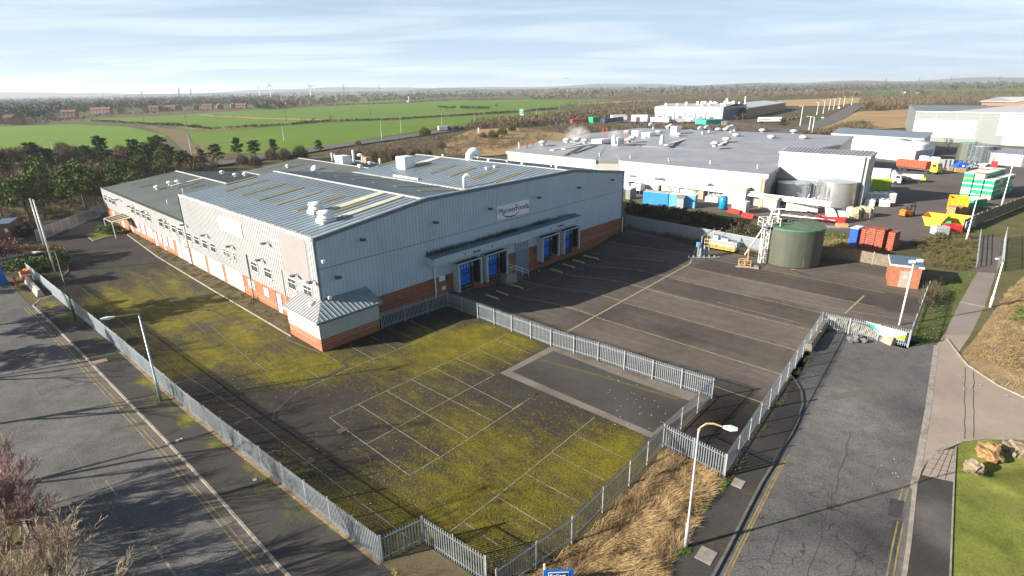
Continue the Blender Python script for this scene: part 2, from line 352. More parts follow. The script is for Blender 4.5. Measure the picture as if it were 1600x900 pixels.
# ---------------------------------------------------------------- ground sheets
def pip(x, y, poly):
    ins = False; n = len(poly); j = n-1
    for i in range(n):
        xi, yi, xj, yj = poly[i][0], poly[i][1], poly[j][0], poly[j][1]
        if (yi > y) != (yj > y) and x < (xj-xi)*(y-yi)/(yj-yi)+xi: ins = not ins
        j = i
    return ins
def sheet(name, poly, zo, mt, cell=0, paint=None, label=None):
    bm = bmesh.new(); f = bm.faces.new([bm.verts.new((p[0], p[1], 0)) for p in poly])
    bmesh.ops.triangulate(bm, faces=[f])
    if cell:
        xs = [p[0] for p in poly]; ys = [p[1] for p in poly]
        for ax, lo, hi in ((0, min(xs), max(xs)), (1, min(ys), max(ys))):
            k = math.ceil(lo/cell)
            while k*cell < hi:
                co = [0, 0, 0]; co[ax] = k*cell; no = [0, 0, 0]; no[ax] = 1
                bmesh.ops.bisect_plane(bm, geom=bm.verts[:]+bm.edges[:]+bm.faces[:], dist=1e-4, plane_co=co, plane_no=no); k += 1
    bmesh.ops.recalc_face_normals(bm, faces=bm.faces[:])
    if bm.faces[:] and sum(f.normal.z for f in bm.faces) < 0: bmesh.ops.reverse_faces(bm, faces=bm.faces[:])
    me = bpy.data.meshes.new(name)
    for v in bm.verts: v.co.z = zo + zf(v.co.x, v.co.y)
    bm.to_mesh(me); bm.free(); me.materials.append(mt)
    set_attrs(me, paint)
    o = bpy.data.objects.new(name, me); col.objects.link(o); tag(o, kind='structure')
    return o
def set_attrs(me, paint):
    T = me.attributes.new('tone', 'FLOAT', 'POINT'); Mo = me.attributes.new('moss', 'FLOAT', 'POINT'); C = me.attributes.new('crack', 'FLOAT', 'POINT')
    for i, v in enumerate(me.vertices):
        r = paint(v.co.x, v.co.y) if paint else (1, 0, 0)
        T.data[i].value, Mo.data[i].value, C.data[i].value = r
def blobs(lst):
    out = []
    for px, py, r, *k in lst:
        g = G(px, py); out.append((g.x, g.y, r, k))
    def f(x, y, i=0):
        s = 0
        for bx, by, r, k in out:
            d = ((x-bx)**2+(y-by)**2)/(r*r)
            if d < 6: s += k[i]*math.exp(-d)
        return s
    return f
def pl(g): return [(p[0], p[1]) for p in g]

# base ground: near grid that dips under the truck yard, far rings to the horizon
def ground():
    vs = []; fs = []
    xs = [-14500, -9000, -3000, -1000, -400, -200, -120]+[-100+4*i for i in range(51)]+[120, 200, 400, 1000, 3000, 9000, 14500]
    ys = [-3000, -800, -100, 0]+[8+4*i for i in range(35)]+[160, 200, 300, 500, 1000, 3000, 9000, 14500]
    for y in ys:
        for x in xs:
            t, s = TS(x, y)
            z = zf(x, y)*1.15 - (.35 if (12 < t < 64 and -23 < s < 3) else 0)
            z -= .03 if not (abs(x) < 3000 and y < 3000) else 0
            vs.append((x, y, z-.02))
    nx = len(xs)
    for j in range(len(ys)-1):
        for i in range(nx-1): fs.append((j*nx+i, j*nx+i+1, (j+1)*nx+i+1, (j+1)*nx+i))
    me = bpy.data.meshes.new('ground'); me.from_pydata(vs, [], fs); me.materials.append(M['ground'])
    set_attrs(me, lambda x, y: (1, .5, 0))
    o = bpy.data.objects.new('ground', me); col.objects.link(o); tag(o, kind='structure')
ground()

# --- car park tarmac (everything inside the palisade fence, and the service yard beyond)
moss = blobs([(300, 470, 7, .5), (350, 520, 6, .55), (420, 560, 7, .65), (480, 570, 5, .6), (400, 500, 5, .45), (250, 440, 6, .45), (200, 470, 6, .6), (150, 470, 5, .45), (270, 500, 6, .55), (330, 560, 5, .5), (440, 590, 4, .4),
              (760, 520, 5, .75), (700, 540, 6, .65), (820, 530, 4, .8), (640, 560, 7, .5), (560, 590, 6, .3), (760, 560, 6, .4),
              (980, 690, 3.2, .85), (950, 720, 4, .6), (900, 760, 4, .5), (860, 700, 5, .4), (780, 680, 6, .35), (700, 660, 6, .3), (640, 640, 6, .25),
              (540, 790, 4, .5), (470, 760, 3.5, .6), (430, 720, 3, .5), (640, 850, 4, .5), (700, 870, 3, .45), (780, 800, 5, .5), (850, 830, 4, .5), (340, 640, 3, .3), (280, 590, 3, .25), (600, 700, 5, .3), (700, 760, 5, .45),
              (500, 470, 4, .3), (660, 520, 3, .6),
              (120, 375, 11, -.7), (200, 385, 7, -.3), (330, 600, 4, -.3), (450, 660, 4, -.35), (520, 720, 4, -.35), (380, 620, 3, -.3), (330, 505, 2, -1.0), (480, 640, 4, -.25), (590, 610, 3, -.15)])
ton = blobs([(330, 505, 1.6, .9), (100, 380, 10, -.2), (450, 660, 6, -.15), (380, 600, 5, -.1), (240, 420, 6, -.1), (800, 780, 6, -.1)])
def paint_cp(x, y):
    t, s = TS(x, y); a = 0.33
    if s > 52 or x < -66: a = .02
    if s > 3 and -16 < t < -2 and s < 50: a += .34*(noise.noise(Vector((t*.55, s*.08, 3)))+.6)
    return (1+ton(x, y)+.2*noise.noise(Vector((x*.12, y*.12, 0))), max(0, min(1.15, a+.55*moss(x, y)+.16*noise.noise(Vector((x*.16, y*.16, 21))))), 0)
CP = [G(597, 880), G(560, 851), G(480, 789), G(300, 647), G(188, 548), G(45, 432)] + [Vector(p) for p in ((-88, 79, 0), (-100, 96, 0), (-96, 128, 0), (-80, 136, 0))] + \
     [W(4, 88), W(4, 4), W(16, 2), W(16, -2), G(700, 479), G(862, 541), G(1112, 622), G(1035, 690), G(893, 848), G(795, 915), G(740, 900), G(660, 848)]
sheet('car_park', pl(CP), 0, M['carpark'], 1.3, paint_cp)
# --- truck yard concrete
TY = [W(15.9, -1.9), W(15.9, .05), W(62.5, .05), W(63, -1)] + GP([(1075, 382), (1180, 402), (1282, 399), (1390, 420), (1446, 462), (1420, 545), (1290, 512), (1131, 746), (1040, 700), (1112, 622), (862, 541)])
def slabid(t, s): return (math.floor((t-17.9)/5.4), math.floor((s+19)/ 200))
def paint_ty(x, y):
    t, s = TS(x, y); k = math.floor((t-18)/6.1); j = 0 if s > -19 else 1
    r = (.2, .95, .45, .75, .1, .85, .35, 1., .3, .6)[(k*3+j*5) % 10]*.8+.2*random.Random(int(k*13+j)).random()
    return (.62+.72*r+.28*noise.noise(Vector((x*.15, y*.15, 7)))-tyd(x, y), .0+.25*sm(8, 2, -s), 0)
tyd = blobs([(1060, 530, 3, .25), (1150, 690, 4, .45), (1180, 640, 4, .4), (1130, 650, 4, .4), (1040, 420, 8, .2), (1380, 500, 5, .2), (1350, 470, 4, .15), (950, 400, 8, .25)])
tsheet = sheet('truck_yard', pl(TY), .004, M['yardc'], 1.3, paint_ty)

def strip(name, pts, w, mt, zo, parent=None, kind='structure', th=0):
    """flat band of width w along world points, laid on the surface at offset zo"""
    mb = MB()
    ribbon(mb, pts, w, zo, th)
    o = mb.build(name, mt, parent)
    if kind: tag(o, kind=kind)
    return o
def ribbon(mb, pts, w, zo, th=0, step=1.5):
    P = []
    for a, b in zip(pts[:-1], pts[1:]):
        a = Vector(a[:2]); b = Vector(b[:2]); n = max(1, int((b-a).length/step))
        P += [a.lerp(b, i/n) for i in range(n)]
    P.append(Vector(pts[-1][:2]))
    L = []; Rr = []
    for i, p in enumerate(P):
        d = (P[min(i+1, len(P)-1)]-P[max(i-1, 0)]).normalized(); nn = Vector((-d.y, d.x))*w/2
        for S, q in ((L, p+nn), (Rr, p-nn)): S.append((q.x, q.y, zf(q.x, q.y)+zo))
    n = len(P); up = lambda v: (v[0], v[1], v[2]+th)
    if th == 0: mb.add(L+Rr, [(i, n+i, n+i+1, i+1) for i in range(n-1)])
    else:
        T = [up(v) for v in L]+[up(v) for v in Rr]; B = L+Rr
        mb.add(T+B, [(i, n+i, n+i+1, i+1) for i in range(n-1)] + [(i, i+1, 2*n+i+1, 2*n+i) for i in range(n-1)] + [(n+i+1, n+i, 3*n+i, 3*n+i+1) for i in range(n-1)] +
               [(0, 2*n, 3*n, n), (n-1, 2*n-1, 4*n-1, 3*n-1)])
# slab joints
TYp = pl(TY)
mb = MB()
for k in range(0, 9):
    t = 18+6.1*k
    ribbon(mb, [W(t+.3, -1), W(t, -19)], .15, .009); 
    P = []
    for q in range(60):
        w_ = W(t-.3, -19.3-q*.4)
        if not pip(w_.x, w_.y, TYp): break
        P.append(w_)
    if len(P) > 3: ribbon(mb, P, .13, .009)
ribbon(mb, [W(17.5, -19.1), W(50, -18.4), W(60, -15)], .24, .0095)
ribbon(mb, GP([(1160, 455), (1290, 480), (1420, 500)]), .10, .009)
ribbon(mb, GP([(1120, 472), (1250, 505)]), .1, .009); ribbon(mb, GP([(1350, 462), (1320, 490)]), .22, .01)
ribbon(mb, [W(27, -5.2), W(48, -5.4)], .12, .009)
tag(mb.build('slab_joints', mat('joint filler', (.30, .235, .14), .9, var=.4, scale=2)), kind='structure')
mb = MB()
for q in range(14):
    x = random.uniform(18, 58); s = random.uniform(-19, -1); P = [W(x, s)]
    for _ in range(8): x += random.uniform(.1, .8); s -= random.uniform(.1, 1.2); P.append(W(x, s))
    ribbon(mb, P, .05, .010)
tag(mb.build('slab_cracks', M['crackm']), kind='structure')

# --- inset slab with pale edge in the car park
sheet('concrete_apron', pl(GP([(781, 583), (861, 541), (880, 547), (1108, 621), (1017, 684)])), .008, M['pathc'], 1.5, lambda x, y: (.72+.3*noise.noise(Vector((x*.5, y*.5, 2))), .1, 0))
sheet('dark_slab', pl(GP([(800, 581), (865, 548), (960, 585), (1078, 627), (1020, 676)])), .012, surf('dark slab', (.075, .068, .062), (.055, .05, .047), speck=.2), 1.5,
      lambda x, y: (.95+.5*noise.noise(Vector((x*.2, y*.2, 3))), 0, 0))
mb = MB(); ribbon(mb, GP([(845, 562), (930, 585), (1060, 624)]), .35, .016); tag(mb.build('weed_joint', M['bank']), kind='structure')

# --- parking bay lines
LN = [((515, 653), (795, 521)), ((572.5, 694), (772.5, 586)), ((640, 743), (700, 707)), ((700, 707), (840, 615)), ((515, 653), (640, 743)), ((560, 632), (686, 713)), ((604, 611), (731, 684)),
      ((642, 593), (770, 658)), ((680, 575.5), (800, 637)), ((712, 560), (772, 586)), ((745, 545.5), (800, 570)), ((774, 531), (830, 553)), ((460, 614), (564, 569)), ((564, 569), (652, 534)), ((652, 534), (712, 509)),
      ((547, 541), (585, 562)), ((580, 526), (620, 546)), ((624, 519), (651, 532)), ((641, 501), (680, 519)), ((504, 551), (529, 566)), ((447, 530), (500, 551)), ((480, 578), (504, 594)), ((400, 567), (420, 582)),
      ((211, 547), (225, 545)), ((241, 571), (257, 565)), ((270, 601), (307, 589)), ((311, 631), (347, 619)), ((367, 662), (391, 652)), ((400, 715), (430, 704)), ((566, 787), (639, 841)),
      ((929, 652), (896, 679)), ((896, 679), (821, 740)), ((821, 740), (776, 776)), ((776, 776), (702, 832)), ((896, 679), (974, 715)), ((861, 707), (946, 751)), ((821, 740), (906, 786)), ((776, 776), (861, 827)),
      ((725, 816), (784, 856)), ((840, 615), (800, 640)), ((370, 520), (400, 510)), ((436, 530), (462, 525)), ((305, 487), (345, 480))]
mb = MB()
for a, b in LN: ribbon(mb, [G(*a), G(*b)], .075, .016)
tag(mb.build('parking_lines', M['white']), kind='structure')
mb = MB()
for a, b in [((128, 450), (172, 487)), ((172, 487), (240, 548)), ((257, 565), (391, 652)), ((391, 652), (566, 787)), ((235, 440), (320, 520)), ((330, 510), (410, 580)), ((110, 400), (140, 418)), ((160, 412), (230, 378)), ((240, 450), (330, 440))]:
    ribbon(mb, [G(*a), G(*b)], .06, .015)
tag(mb.build('faint_lines', M['whitef']), kind='structure')
# wandering trench crack in the car park
mb = MB(); rr = random.Random(3)
P = []
cr = [(596, 532), (585, 541), (575, 549), (552, 557), (536, 566), (541, 573), (520, 583), (508, 589), (480, 600), (468, 610), (450, 625), (440, 634), (430, 645), (424, 660)]
for (a, b) in cr: g = G(a+rr.uniform(-2, 2), b+rr.uniform(-1, 1)); P.append(g)
ribbon(mb, P, .26, .017, step=.5); tag(mb.build('trench_crack', M['crackm']), kind='structure')
mb = MB()
for px, py in ((535, 672), (482, 722), (372, 505), (400, 494), (390, 515)): g = G(px, py); mb.obox((g.x, g.y), (.67, .74), (-.74, .67), .4, .3, .014, .03)
for i, nm in enumerate(('yard_covers',)): tag(mb.build(nm, mat('rusty cover', (.11, .08, .065), .8)), kind='structure')

# --- left road, kerb, footway
KL = [(470, 920), (440, 890), (330, 765), (260, 690), (200, 628), (120, 545), (75, 500), (58, 484), (52, 478), (40, 470), (25, 452), (12, 439)]
kl = GP(KL); rd = (kl[1]-kl[5]).normalized(); nrm = Vector((-rd.y, rd.x, 0))
if nrm.x > 0: nrm = -nrm
lw = 8.75
far = [Vector((-72, 73, 0)), Vector((-110, 108, 0)), Vector((-124, 96, 0))]
rpol = [kl[0]+rd*14] + kl + far + [kl[6]+nrm*lw*1.05-rd*2, kl[0]+rd*14+nrm*lw]
def paint_rl(x, y):
    return (.92+.25*noise.noise(Vector((x*.3, y*.07, 1))), 0, .3 if noise.noise(Vector((x*.07, y*.07, 5))) > .1 else 0)
sheet('left_road', pl(rpol), .004, M['road'], 2, paint_rl)
mp = blobs([(75, 478, 1.7, 1.4), (95, 492, 1.5, .9), (225, 597, 1.2, 1.2), (245, 625, 1.2, 1.3), (290, 660, 1.3, 1.3), (330, 700, 1.2, 1.0), (400, 770, 1.3, .9), (450, 815, 1.2, .8), (500, 870, 1.2, .7), (270, 640, 1, 1), (120, 500, 1.3, .5)])
_fa, _fb = G(300, 647), G(597, 880); _fd = (_fb-_fa).normalized()
def fmoss(x, y):
    d_ = abs(_fd.x*(y-_fa.y)-_fd.y*(x-_fa.x)); return math.exp(-(max(0, d_-.25)/.7)**2)*(.55+1.1*noise.noise(Vector((x*.35, y*.35, 12))))
fw = GP([(470, 920), (440, 890), (330, 765), (260, 690), (200, 628), (120, 545), (75, 500), (58, 484), (56, 475), (62, 469), (77, 464), (84, 462), (188, 548), (300, 647), (480, 789), (597, 880), (640, 925)])
def raise_o(o, dz): o.location.z += dz
o = sheet('left_footway', pl(fw), .115, M['pave'], .9, lambda x, y: (1+.2*noise.noise(Vector((x*.3, y*.3, 2))), min(1, .6*mp(x, y)+.10+.75*fmoss(x, y)), 0))
def kerb(name, pts, w=.16, h=.13, mt=None, base=0): 
    mb = MB(); ribbon(mb, pts, w, base, h, step=1.0); o = mb.build(name, mt or M['kerbw']); tag(o, kind='structure'); return o
kerb('left_kerb', [kl[0]+rd*4]+kl[:9]+GP([(56, 475), (62, 469), (77, 464), (84, 462)]))
sheet('channel', pl([p+nrm*.1 for p in kl[:8]]+[p+nrm*.42 for p in reversed(kl[:8])]), .007, mat('brick channel', (.13, .105, .09), .9, var=.3, scale=4), 0)
mb = MB()
for off in (.62, .92): ribbon(mb, [p+nrm*off for p in kl[:9]], .09, .009)
for off in (lw-.5, lw-.8): ribbon(mb, [kl[0]+nrm*off+rd*10, kl[6]+nrm*off], .09, .009)
tag(mb.build('left_yellow_lines', M['yellow']), kind='structure')
mb = MB(); cl = [G(239, 851), G(275, 900)]; ribbon(mb, cl, .13, .009)
d2 = (cl[1]-cl[0]).normalized(); ribbon(mb, [cl[0]-d2*9, cl[0]-d2*6.5], .1, .009)
tag(mb.build('left_centre_line', M['white']), kind='structure')
mb = MB(); ribbon(mb, [G(180, 810), G(60, 620), G(30, 560), G(-20, 480)], .04, .0085); ribbon(mb, GP([(0, 668), (80, 637), (170, 607)]), .04, .0085)
tag(mb.build('left_road_joint', M['whitef']), kind='structure')
kerb('far_left_kerb', [kl[0]+rd*12+nrm*lw, kl[6]+nrm*lw], .16, .13)
vr = [kl[0]+rd*12+nrm*(lw+.1), kl[6]+nrm*(lw+.1), Vector((-120, 92, 0)), Vector((-120, 20, 0)), Vector((-30, -10, 0))]
sheet('left_verge', pl(vr), .10, M['bank'], 4, lambda x, y: (.8, .5, 0))
# dirt strip under the fence
mb = MB(); ribbon(mb, GP([(190, 551), (300, 649), (480, 791), (597, 882)]), .45, .122); tag(mb.build('leaf_litter_strip', mat('leaf litter', (.24, .165, .10), .95, var=.5, scale=6)), kind='structure')
sheet('notch_litter', pl(GP([(597, 882), (660, 850), (745, 905), (770, 940), (640, 930)])), .118, M['mulch'], 1)

# --- planting bed along the long wall
bed = [W(.1, 4), W(.1, 72), W(-1.3, 71.5), W(-2.3, 50), W(-2.45, 25), W(-2.45, 3.8)]
sheet('planting_bed', pl(bed), .07, M['mulch'], 2, lambda x, y: (1+.3*noise.noise(Vector((x*.4, y*.4, 1))), .35, 0))
kerb('bed_kerb', [W(-.1, 73), W(-1.3, 71.5), W(-2.3, 50), W(-2.45, 25), W(-2.45, 3.2)], .14, .12)

# --- right road
KR = [(1232, 584), (1243, 596), (1252, 612), (1254, 632), (1248, 655), (1236, 680), (1222, 700), (1207, 728), (1190, 755), (1165, 803), (1140, 853), (1112, 905)]
kr = GP(KR); rk = GP([(1408, 905), (1430, 757), (1432, 725), (1445, 640), (1459, 537)])
rr_ = kr + [kr[-1]+(kr[-1]-kr[-2]).normalized()*10] + [rk[0]+(rk[0]-rk[1]).normalized()*10] + rk + GP([(1440, 535), (1416, 545), (1397, 540), (1325, 514), (1290, 520), (1262, 552), (1232, 584)])
tr = blobs([(1365, 830, 2.2, -.55), (1240, 800, 2.0, -.4), (1290, 640, 7, .1), (1420, 640, 2.5, -.3), (1425, 700, 2, -.35), (1395, 795, 1.3, -.35), (1220, 793, 1, .5), (1270, 570, 4, -.2), (1390, 870, 2, -.3)])
ck = blobs([(1240, 850, 6, 1.2), (1330, 880, 5, 1.0), (1300, 790, 4, .6), (1410, 700, 3, .5), (1180, 880, 4, .8)])
sheet('right_road', pl(rr_[:-1]), .006, M['road'], .9, lambda x, y: (.98+tr(x, y)+.15*noise.noise(Vector((x*.2, y*.2, 1))), 0, min(1, .5*ck(x, y))))
rf = GP([(1112, 905), (1140, 853), (1165, 803), (1190, 755), (1207, 728), (1222, 700), (1236, 680), (1248, 655), (1254, 632), (1252, 612), (1243, 596), (1232, 584), (1283, 513), (1131, 748), (1108, 775), (1068, 855), (1040, 905)])
sheet('right_footway', pl(rf), .10, M['pave'], .9, lambda x, y: (1.02+.25*noise.noise(Vector((x*.3, y*.3, 2))), .2+.5*max(0, noise.noise(Vector((x*.3, y*.3, 9)))), 0))
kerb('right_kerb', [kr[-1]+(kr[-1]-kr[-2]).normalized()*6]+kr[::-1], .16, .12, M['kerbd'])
mb = MB()
P = GP([(1227, 712), (1213, 738), (1195, 773), (1150, 862), (1130, 903)]); 
for o_ in (0, .32): ribbon(mb, [p+Vector((.9, .4, 0)).normalized()*o_ for p in P], .09, .011)
P = GP([(1411, 761), (1405, 782)]); Q = GP([(1403, 815), (1394, 855), (1385, 905)])
for o_ in (0, .3):
    for LL in (P, Q): ribbon(mb, [p+Vector((1, -.3, 0)).normalized()*o_ for p in LL], .09, .011)
tag(mb.build('right_yellow_lines', M['yellow']), kind='structure')
# drain channel, patches, long cracks
mb = MB()
ribbon(mb, GP([(1436, 545), (1425, 560), (1390, 590), (1350, 612), (1300, 622)]), .75, .010)
tag(mb.build('trench_repair', surf('trench repair', (.13, .12, .105), (.12, .11, .10), speck=.2)), kind='structure')
mb = MB(); rr = random.Random(5)
def wander(a, b, n, j):
    A_, B_ = G(*a), G(*b); return [A_.lerp(B_, i/n)+Vector((rr.uniform(-j, j), rr.uniform(-j, j), 0)) for i in range(n+1)]
for a, b in [((1330, 675), (1303, 770)), ((1303, 770), (1262, 905)), ((1220, 740), (1290, 765)), ((1290, 765), (1335, 825)), ((1300, 770), (1345, 785)), ((1345, 845), (1332, 905)), ((1225, 820), (1200, 880)), ((1270, 830), (1320, 870))]:
    ribbon(mb, wander(a, b, 12, .10), .045, .012, step=.4)
tag(mb.build('road_cracks', M['crackm']), kind='structure')
mb = MB()
for poly in ([(1391, 778), (1413, 783), (1408, 810), (1387, 805)], [(1395, 812), (1413, 816), (1406, 840), (1392, 835)]):
    mb.quad(*[(p.x, p.y, .0085) for p in GP(poly)])
tag(mb.build('repair_patches', M['patch']), kind='structure')
# wide kerb between road and drive, drive, path
strip('wide_kerb', GP([(1427, 765), (1436, 720), (1450, 640), (1463, 540)]), .42, M['kerb'], .024)
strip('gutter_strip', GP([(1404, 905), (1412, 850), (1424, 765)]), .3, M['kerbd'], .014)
kerb('drive_kerb', GP([(1412, 905), (1420, 850), (1430, 757), (1437, 735), (1450, 716), (1472, 703), (1505, 690), (1540, 686), (1610, 688)]), .22, .115)
DR = GP([(1463, 540), (1475, 523), (1517, 523), (1503, 543), (1497, 553), (1512, 571), (1560, 603), (1610, 626), (1760, 640), (1760, 720), (1610, 690), (1540, 688), (1505, 692), (1472, 705), (1450, 718), (1437, 738), (1438, 725), (1452, 640)])
sheet('drive', pl(DR), .012, M['drive'], 1.5, lambda x, y: (1+.2*noise.noise(Vector((x*.25, y*.25, 4))), 0, .6))
mb = MB()
for a, b in [((1508, 574), (1507, 690)), ((1521, 580), (1521, 688))]: ribbon(mb, wander(a, b, 14, .05), .05, .018, step=.5)
tag(mb.build('drive_joints', M['crackm']), kind='structure')
PA = GP([(1475, 523), (1500, 472), (1527, 425), (1533, 400), (1570, 400), (1556, 427), (1540, 475), (1517, 523)])
sheet('footpath', pl(PA), .012, M['pathc'], 1.5, lambda x, y: (1.05+.1*noise.noise(Vector((x*.25, y*.25, 4))), 0, 0))
strip('path_join', GP([(1500, 472), (1539, 480)]), .6, mat('pale join', (.32, .29, .26), .9), .018)
brp = GP([(1412, 905), (1420, 850), (1430, 757), (1437, 735), (1450, 716), (1472, 703), (1493, 700), (1490, 755), (1484, 905)])
tb = blobs([(1455, 800, 1.2, .9), (1465, 830, 1.2, .8), (1475, 850, 1, .9), (1440, 805, 1, .7), (1450, 870, 2, -.2), (1475, 795, .7, .7)])
sheet('right_corner_footway', pl(brp), .10, M['pave'], .8, lambda x, y: (1.05+tb(x, y), 0.1, 0))
sheet('paving_slabs', pl(GP([(1440, 744), (1452, 718), (1472, 706), (1491, 703), (1489, 755)])), .106, M['drive'], 0)
mb = MB()
for i in range(7):
    a = G(1441+8*i, 742-6*i if i < 5 else 706); b = G(1489, 757-7*i)
mbj = [((1452, 745), (1475, 705)), ((1464, 748), (1483, 704)), ((1476, 751), (1489, 706)), ((1446, 732), (1490, 741)), ((1455, 718), (1490, 725)), ((1450, 725), (1490, 733)), ((1465, 710), (1491, 714))]
for a, b in mbj: ribbon(mb, [G(*a), G(*b)], .04, .110)
tag(mb.build('slab_lines', M['crackm']), kind='structure')
kerb('edging', GP([(1493, 700), (1490, 755), (1484, 905)]), .08, .13)
sheet('lawn', pl(GP([(1493, 699), (1505, 692), (1540, 687), (1610, 689), (1780, 700), (1740, 960), (1484, 930), (1490, 755)])), .06, M['lawn'], 1.2, lambda x, y: (1.05+.6*noise.noise(Vector((x*.5, y*.5, 4)))+.5*noise.noise(Vector((x*1.3, y*1.3, 4))), .45, 0))
# --- grass and banks on the right
GB = GP([(1417, 545), (1447, 462), (1436, 452), (1450, 425), (1440, 395), (1470, 375), (1500, 352), (1530, 348), (1600, 305), (1720, 270), (1760, 640), (1610, 626), (1560, 603), (1512, 571), (1497, 553), (1503, 543), (1440, 536)])
sheet('grass_bank', pl(GB), -.006, M['bank'], 2, lambda x, y: (1.15+.5*noise.noise(Vector((x*.2, y*.2, 4))), .6+.7*noise.noise(Vector((x*.1, y*.1, 4))), 0))
DV = GP([(1512, 571), (1560, 603), (1610, 626), (1700, 640), (1720, 470), (1600, 440), (1572, 462), (1548, 500), (1520, 530), (1497, 553)])
kerb('verge_kerb', GP([(1480, 530), (1497, 553), (1512, 571), (1560, 603), (1610, 626), (1700, 645)]), .14, .1)
# --- factory yard and grass in front of it
NY = [(975, 300), (1000, 322), (1095, 333), (1190, 346), (1270, 356), (1330, 366), (1400, 385), (1460, 372), (1500, 352), (1530, 345), (1600, 303), (1720, 262), (1700, 236), (1500, 226), (1380, 203), (1000, 195), (800, 245), (940, 285)]
sheet('factory_yard', pl(GP(NY)), .004, M['nyard'], 5, lambda x, y: (.98+.3*noise.noise(Vector((x*.05, y*.05, 4))), 0, 0))
sheet('factory_grass', pl([W(62.5, .3)] + GP([(1075, 381), (1180, 401), (1282, 398), (1392, 419), (1400, 385), (1340, 372), (1270, 352), (1190, 338), (1150, 334), (1095, 329), (1003, 321), (978, 300)])+[W(62, 10)]), .010, M['bank'], 3,
      lambda x, y: (1+.6*noise.noise(Vector((x*.1, y*.1, 4))), .95, 0))
# --- fields
FL = [('near_field', [(-80, 201), (0, 198), (110, 194), (200, 198), (262, 212), (215, 232), (100, 236), (-80, 240)], 'field', 1.15, .55),
      ('upper_field', [(130, 187), (270, 180), (400, 172), (512, 166), (637, 160.3), (700, 157), (800, 155.8), (945, 155.5), (970, 158), (900, 163), (800, 174), (707, 180.5), (612, 186), (512, 189.5), (400, 198), (330, 201), (275, 195.5), (220, 193.5), (140, 190)], 'field', 1., 0),
      ('middle_field', [(275, 199), (330, 204), (400, 200.5), (512, 191.5), (612, 188.5), (707, 182.5), (800, 177.3), (860, 172.5), (900, 173), (880, 177), (800, 184), (745, 191), (687, 200), (625, 210), (520, 226), (440, 240), (330, 240), (300, 232), (285, 212)], 'field', 1., 0),
      ('far_field', [(490, 157), (560, 155), (640, 156.3), (600, 160), (500, 162)], 'field', 1.1, .4),
      ('distant_field', [(440, 151), (600, 149.5), (600, 151), (450, 152.5)], 'field', 1.2, .3),
      ('village_field', [(825, 148.5), (990, 147.5), (985, 151), (830, 151.5)], 'field', 1., .3),
      ('right_far_field', [(1290, 147), (1400, 140.5), (1620, 136.5), (1620, 143), (1440, 146), (1380, 149)], 'field', .9, .6),
      ('tan_track', [(262, 202), (290, 204), (300, 222), (345, 238), (330, 250), (290, 238), (262, 212), (225, 197.5), (230, 196)], 'tan', .8, 1.15),
      ('tan_margin', [(275, 196.5), (330, 201.5), (400, 198.5), (400, 201), (330, 205), (290, 204)], 'tan', .85, 1.0),
      ('tan_strip', [(310, 179), (400, 184), (505, 187), (512, 189), (400, 186.5), (312, 180.6)], 'tan', 1.1, .4),
      ('tan_heath', [(690, 222), (740, 203), (800, 200), (855, 204), (900, 214), (870, 226), (780, 244), (700, 248)], 'tan', 1., .5),
      ('stubble_field', [(1215, 157), (1345, 152.5), (1345, 161), (1300, 166), (1215, 166)], 'tan', 1.25, 0),
      ('brown_heath', [(1270, 205), (1340, 175), (1420, 171), (1425, 200), (1370, 203), (1300, 212)], 'tan', 1.1, .1),
      ('track_far', [(930, 160), (1010, 157), (1040, 157.6), (960, 161.5), (900, 164)], 'tan', 1.2, 0),
      ('distant_stubble', [(1190, 139), (1290, 137.4), (1290, 139), (1190, 140.6)], 'tan', 1., 0)]
for i_, (n_, poly, mt, tn, ms) in enumerate(FL):
    sheet(n_, pl(GP(poly)), .02+.03*i_, M[mt], 0 if mt == 'field' and len(poly) > 7 else 0, lambda x, y, tn=tn, ms=ms: (tn, ms, 0))
strip('highway', GP([(300, 262), (420, 246), (520, 230), (600, 219), (687, 206.5), (750, 197.5), (810, 191), (900, 180), (1000, 170)]), 14, surf('highway asphalt', (.12, .115, .11), (.11, .105, .1)), .55)
strip('right_highway', GP([(1205, 213), (1240, 206), (1280, 195), (1310, 183), (1335, 168), (1340, 163)]), 13, surf('right highway asphalt', (.13, .125, .12), (.12, .115, .11)), .55)
sheet('car_park_beyond', pl(GP([(855, 205), (900, 188), (1010, 176), (1200, 196), (1190, 203), (1000, 199), (880, 207)])), .024, M['nyard'], 0, None)
# hills on the horizon
def hills(name, dist, base, amp, seed, mt, x0=-1.0, x1=1.0):
    vs = []; n = 160
    for i in range(n+1):
        a = x0+(x1-x0)*i/n; x, y = sin(a)*dist, cos(a)*dist
        h = base+amp*(noise.noise(Vector((a*5, seed, 0)))+.5*noise.noise(Vector((a*14, seed, 2))))
        vs += [(x*.93, y*.93, -2), (x, y, max(3, h)), (x*1.1, y*1.1, -2)]
    fs = [(3*i+k, 3*i+3+k, 3*i+4+k, 3*i+1+k) for i in range(n) for k in (0, 1)]
    me = bpy.data.meshes.new(name); me.from_pydata(vs, [], fs); me.materials.append(mt); set_attrs(me, None)
    o = bpy.data.objects.new(name, me); col.objects.link(o); tag(o, kind='structure')
M['hill'] = mat('wooded hill', (.05, .055, .035), .95, var=.4, scale=.004)
hills('hills', 9500, 52, 50, 3.3, M['hill']); hills('nearer_hills', 6200, 24, 26, 8.1, M['hill'])
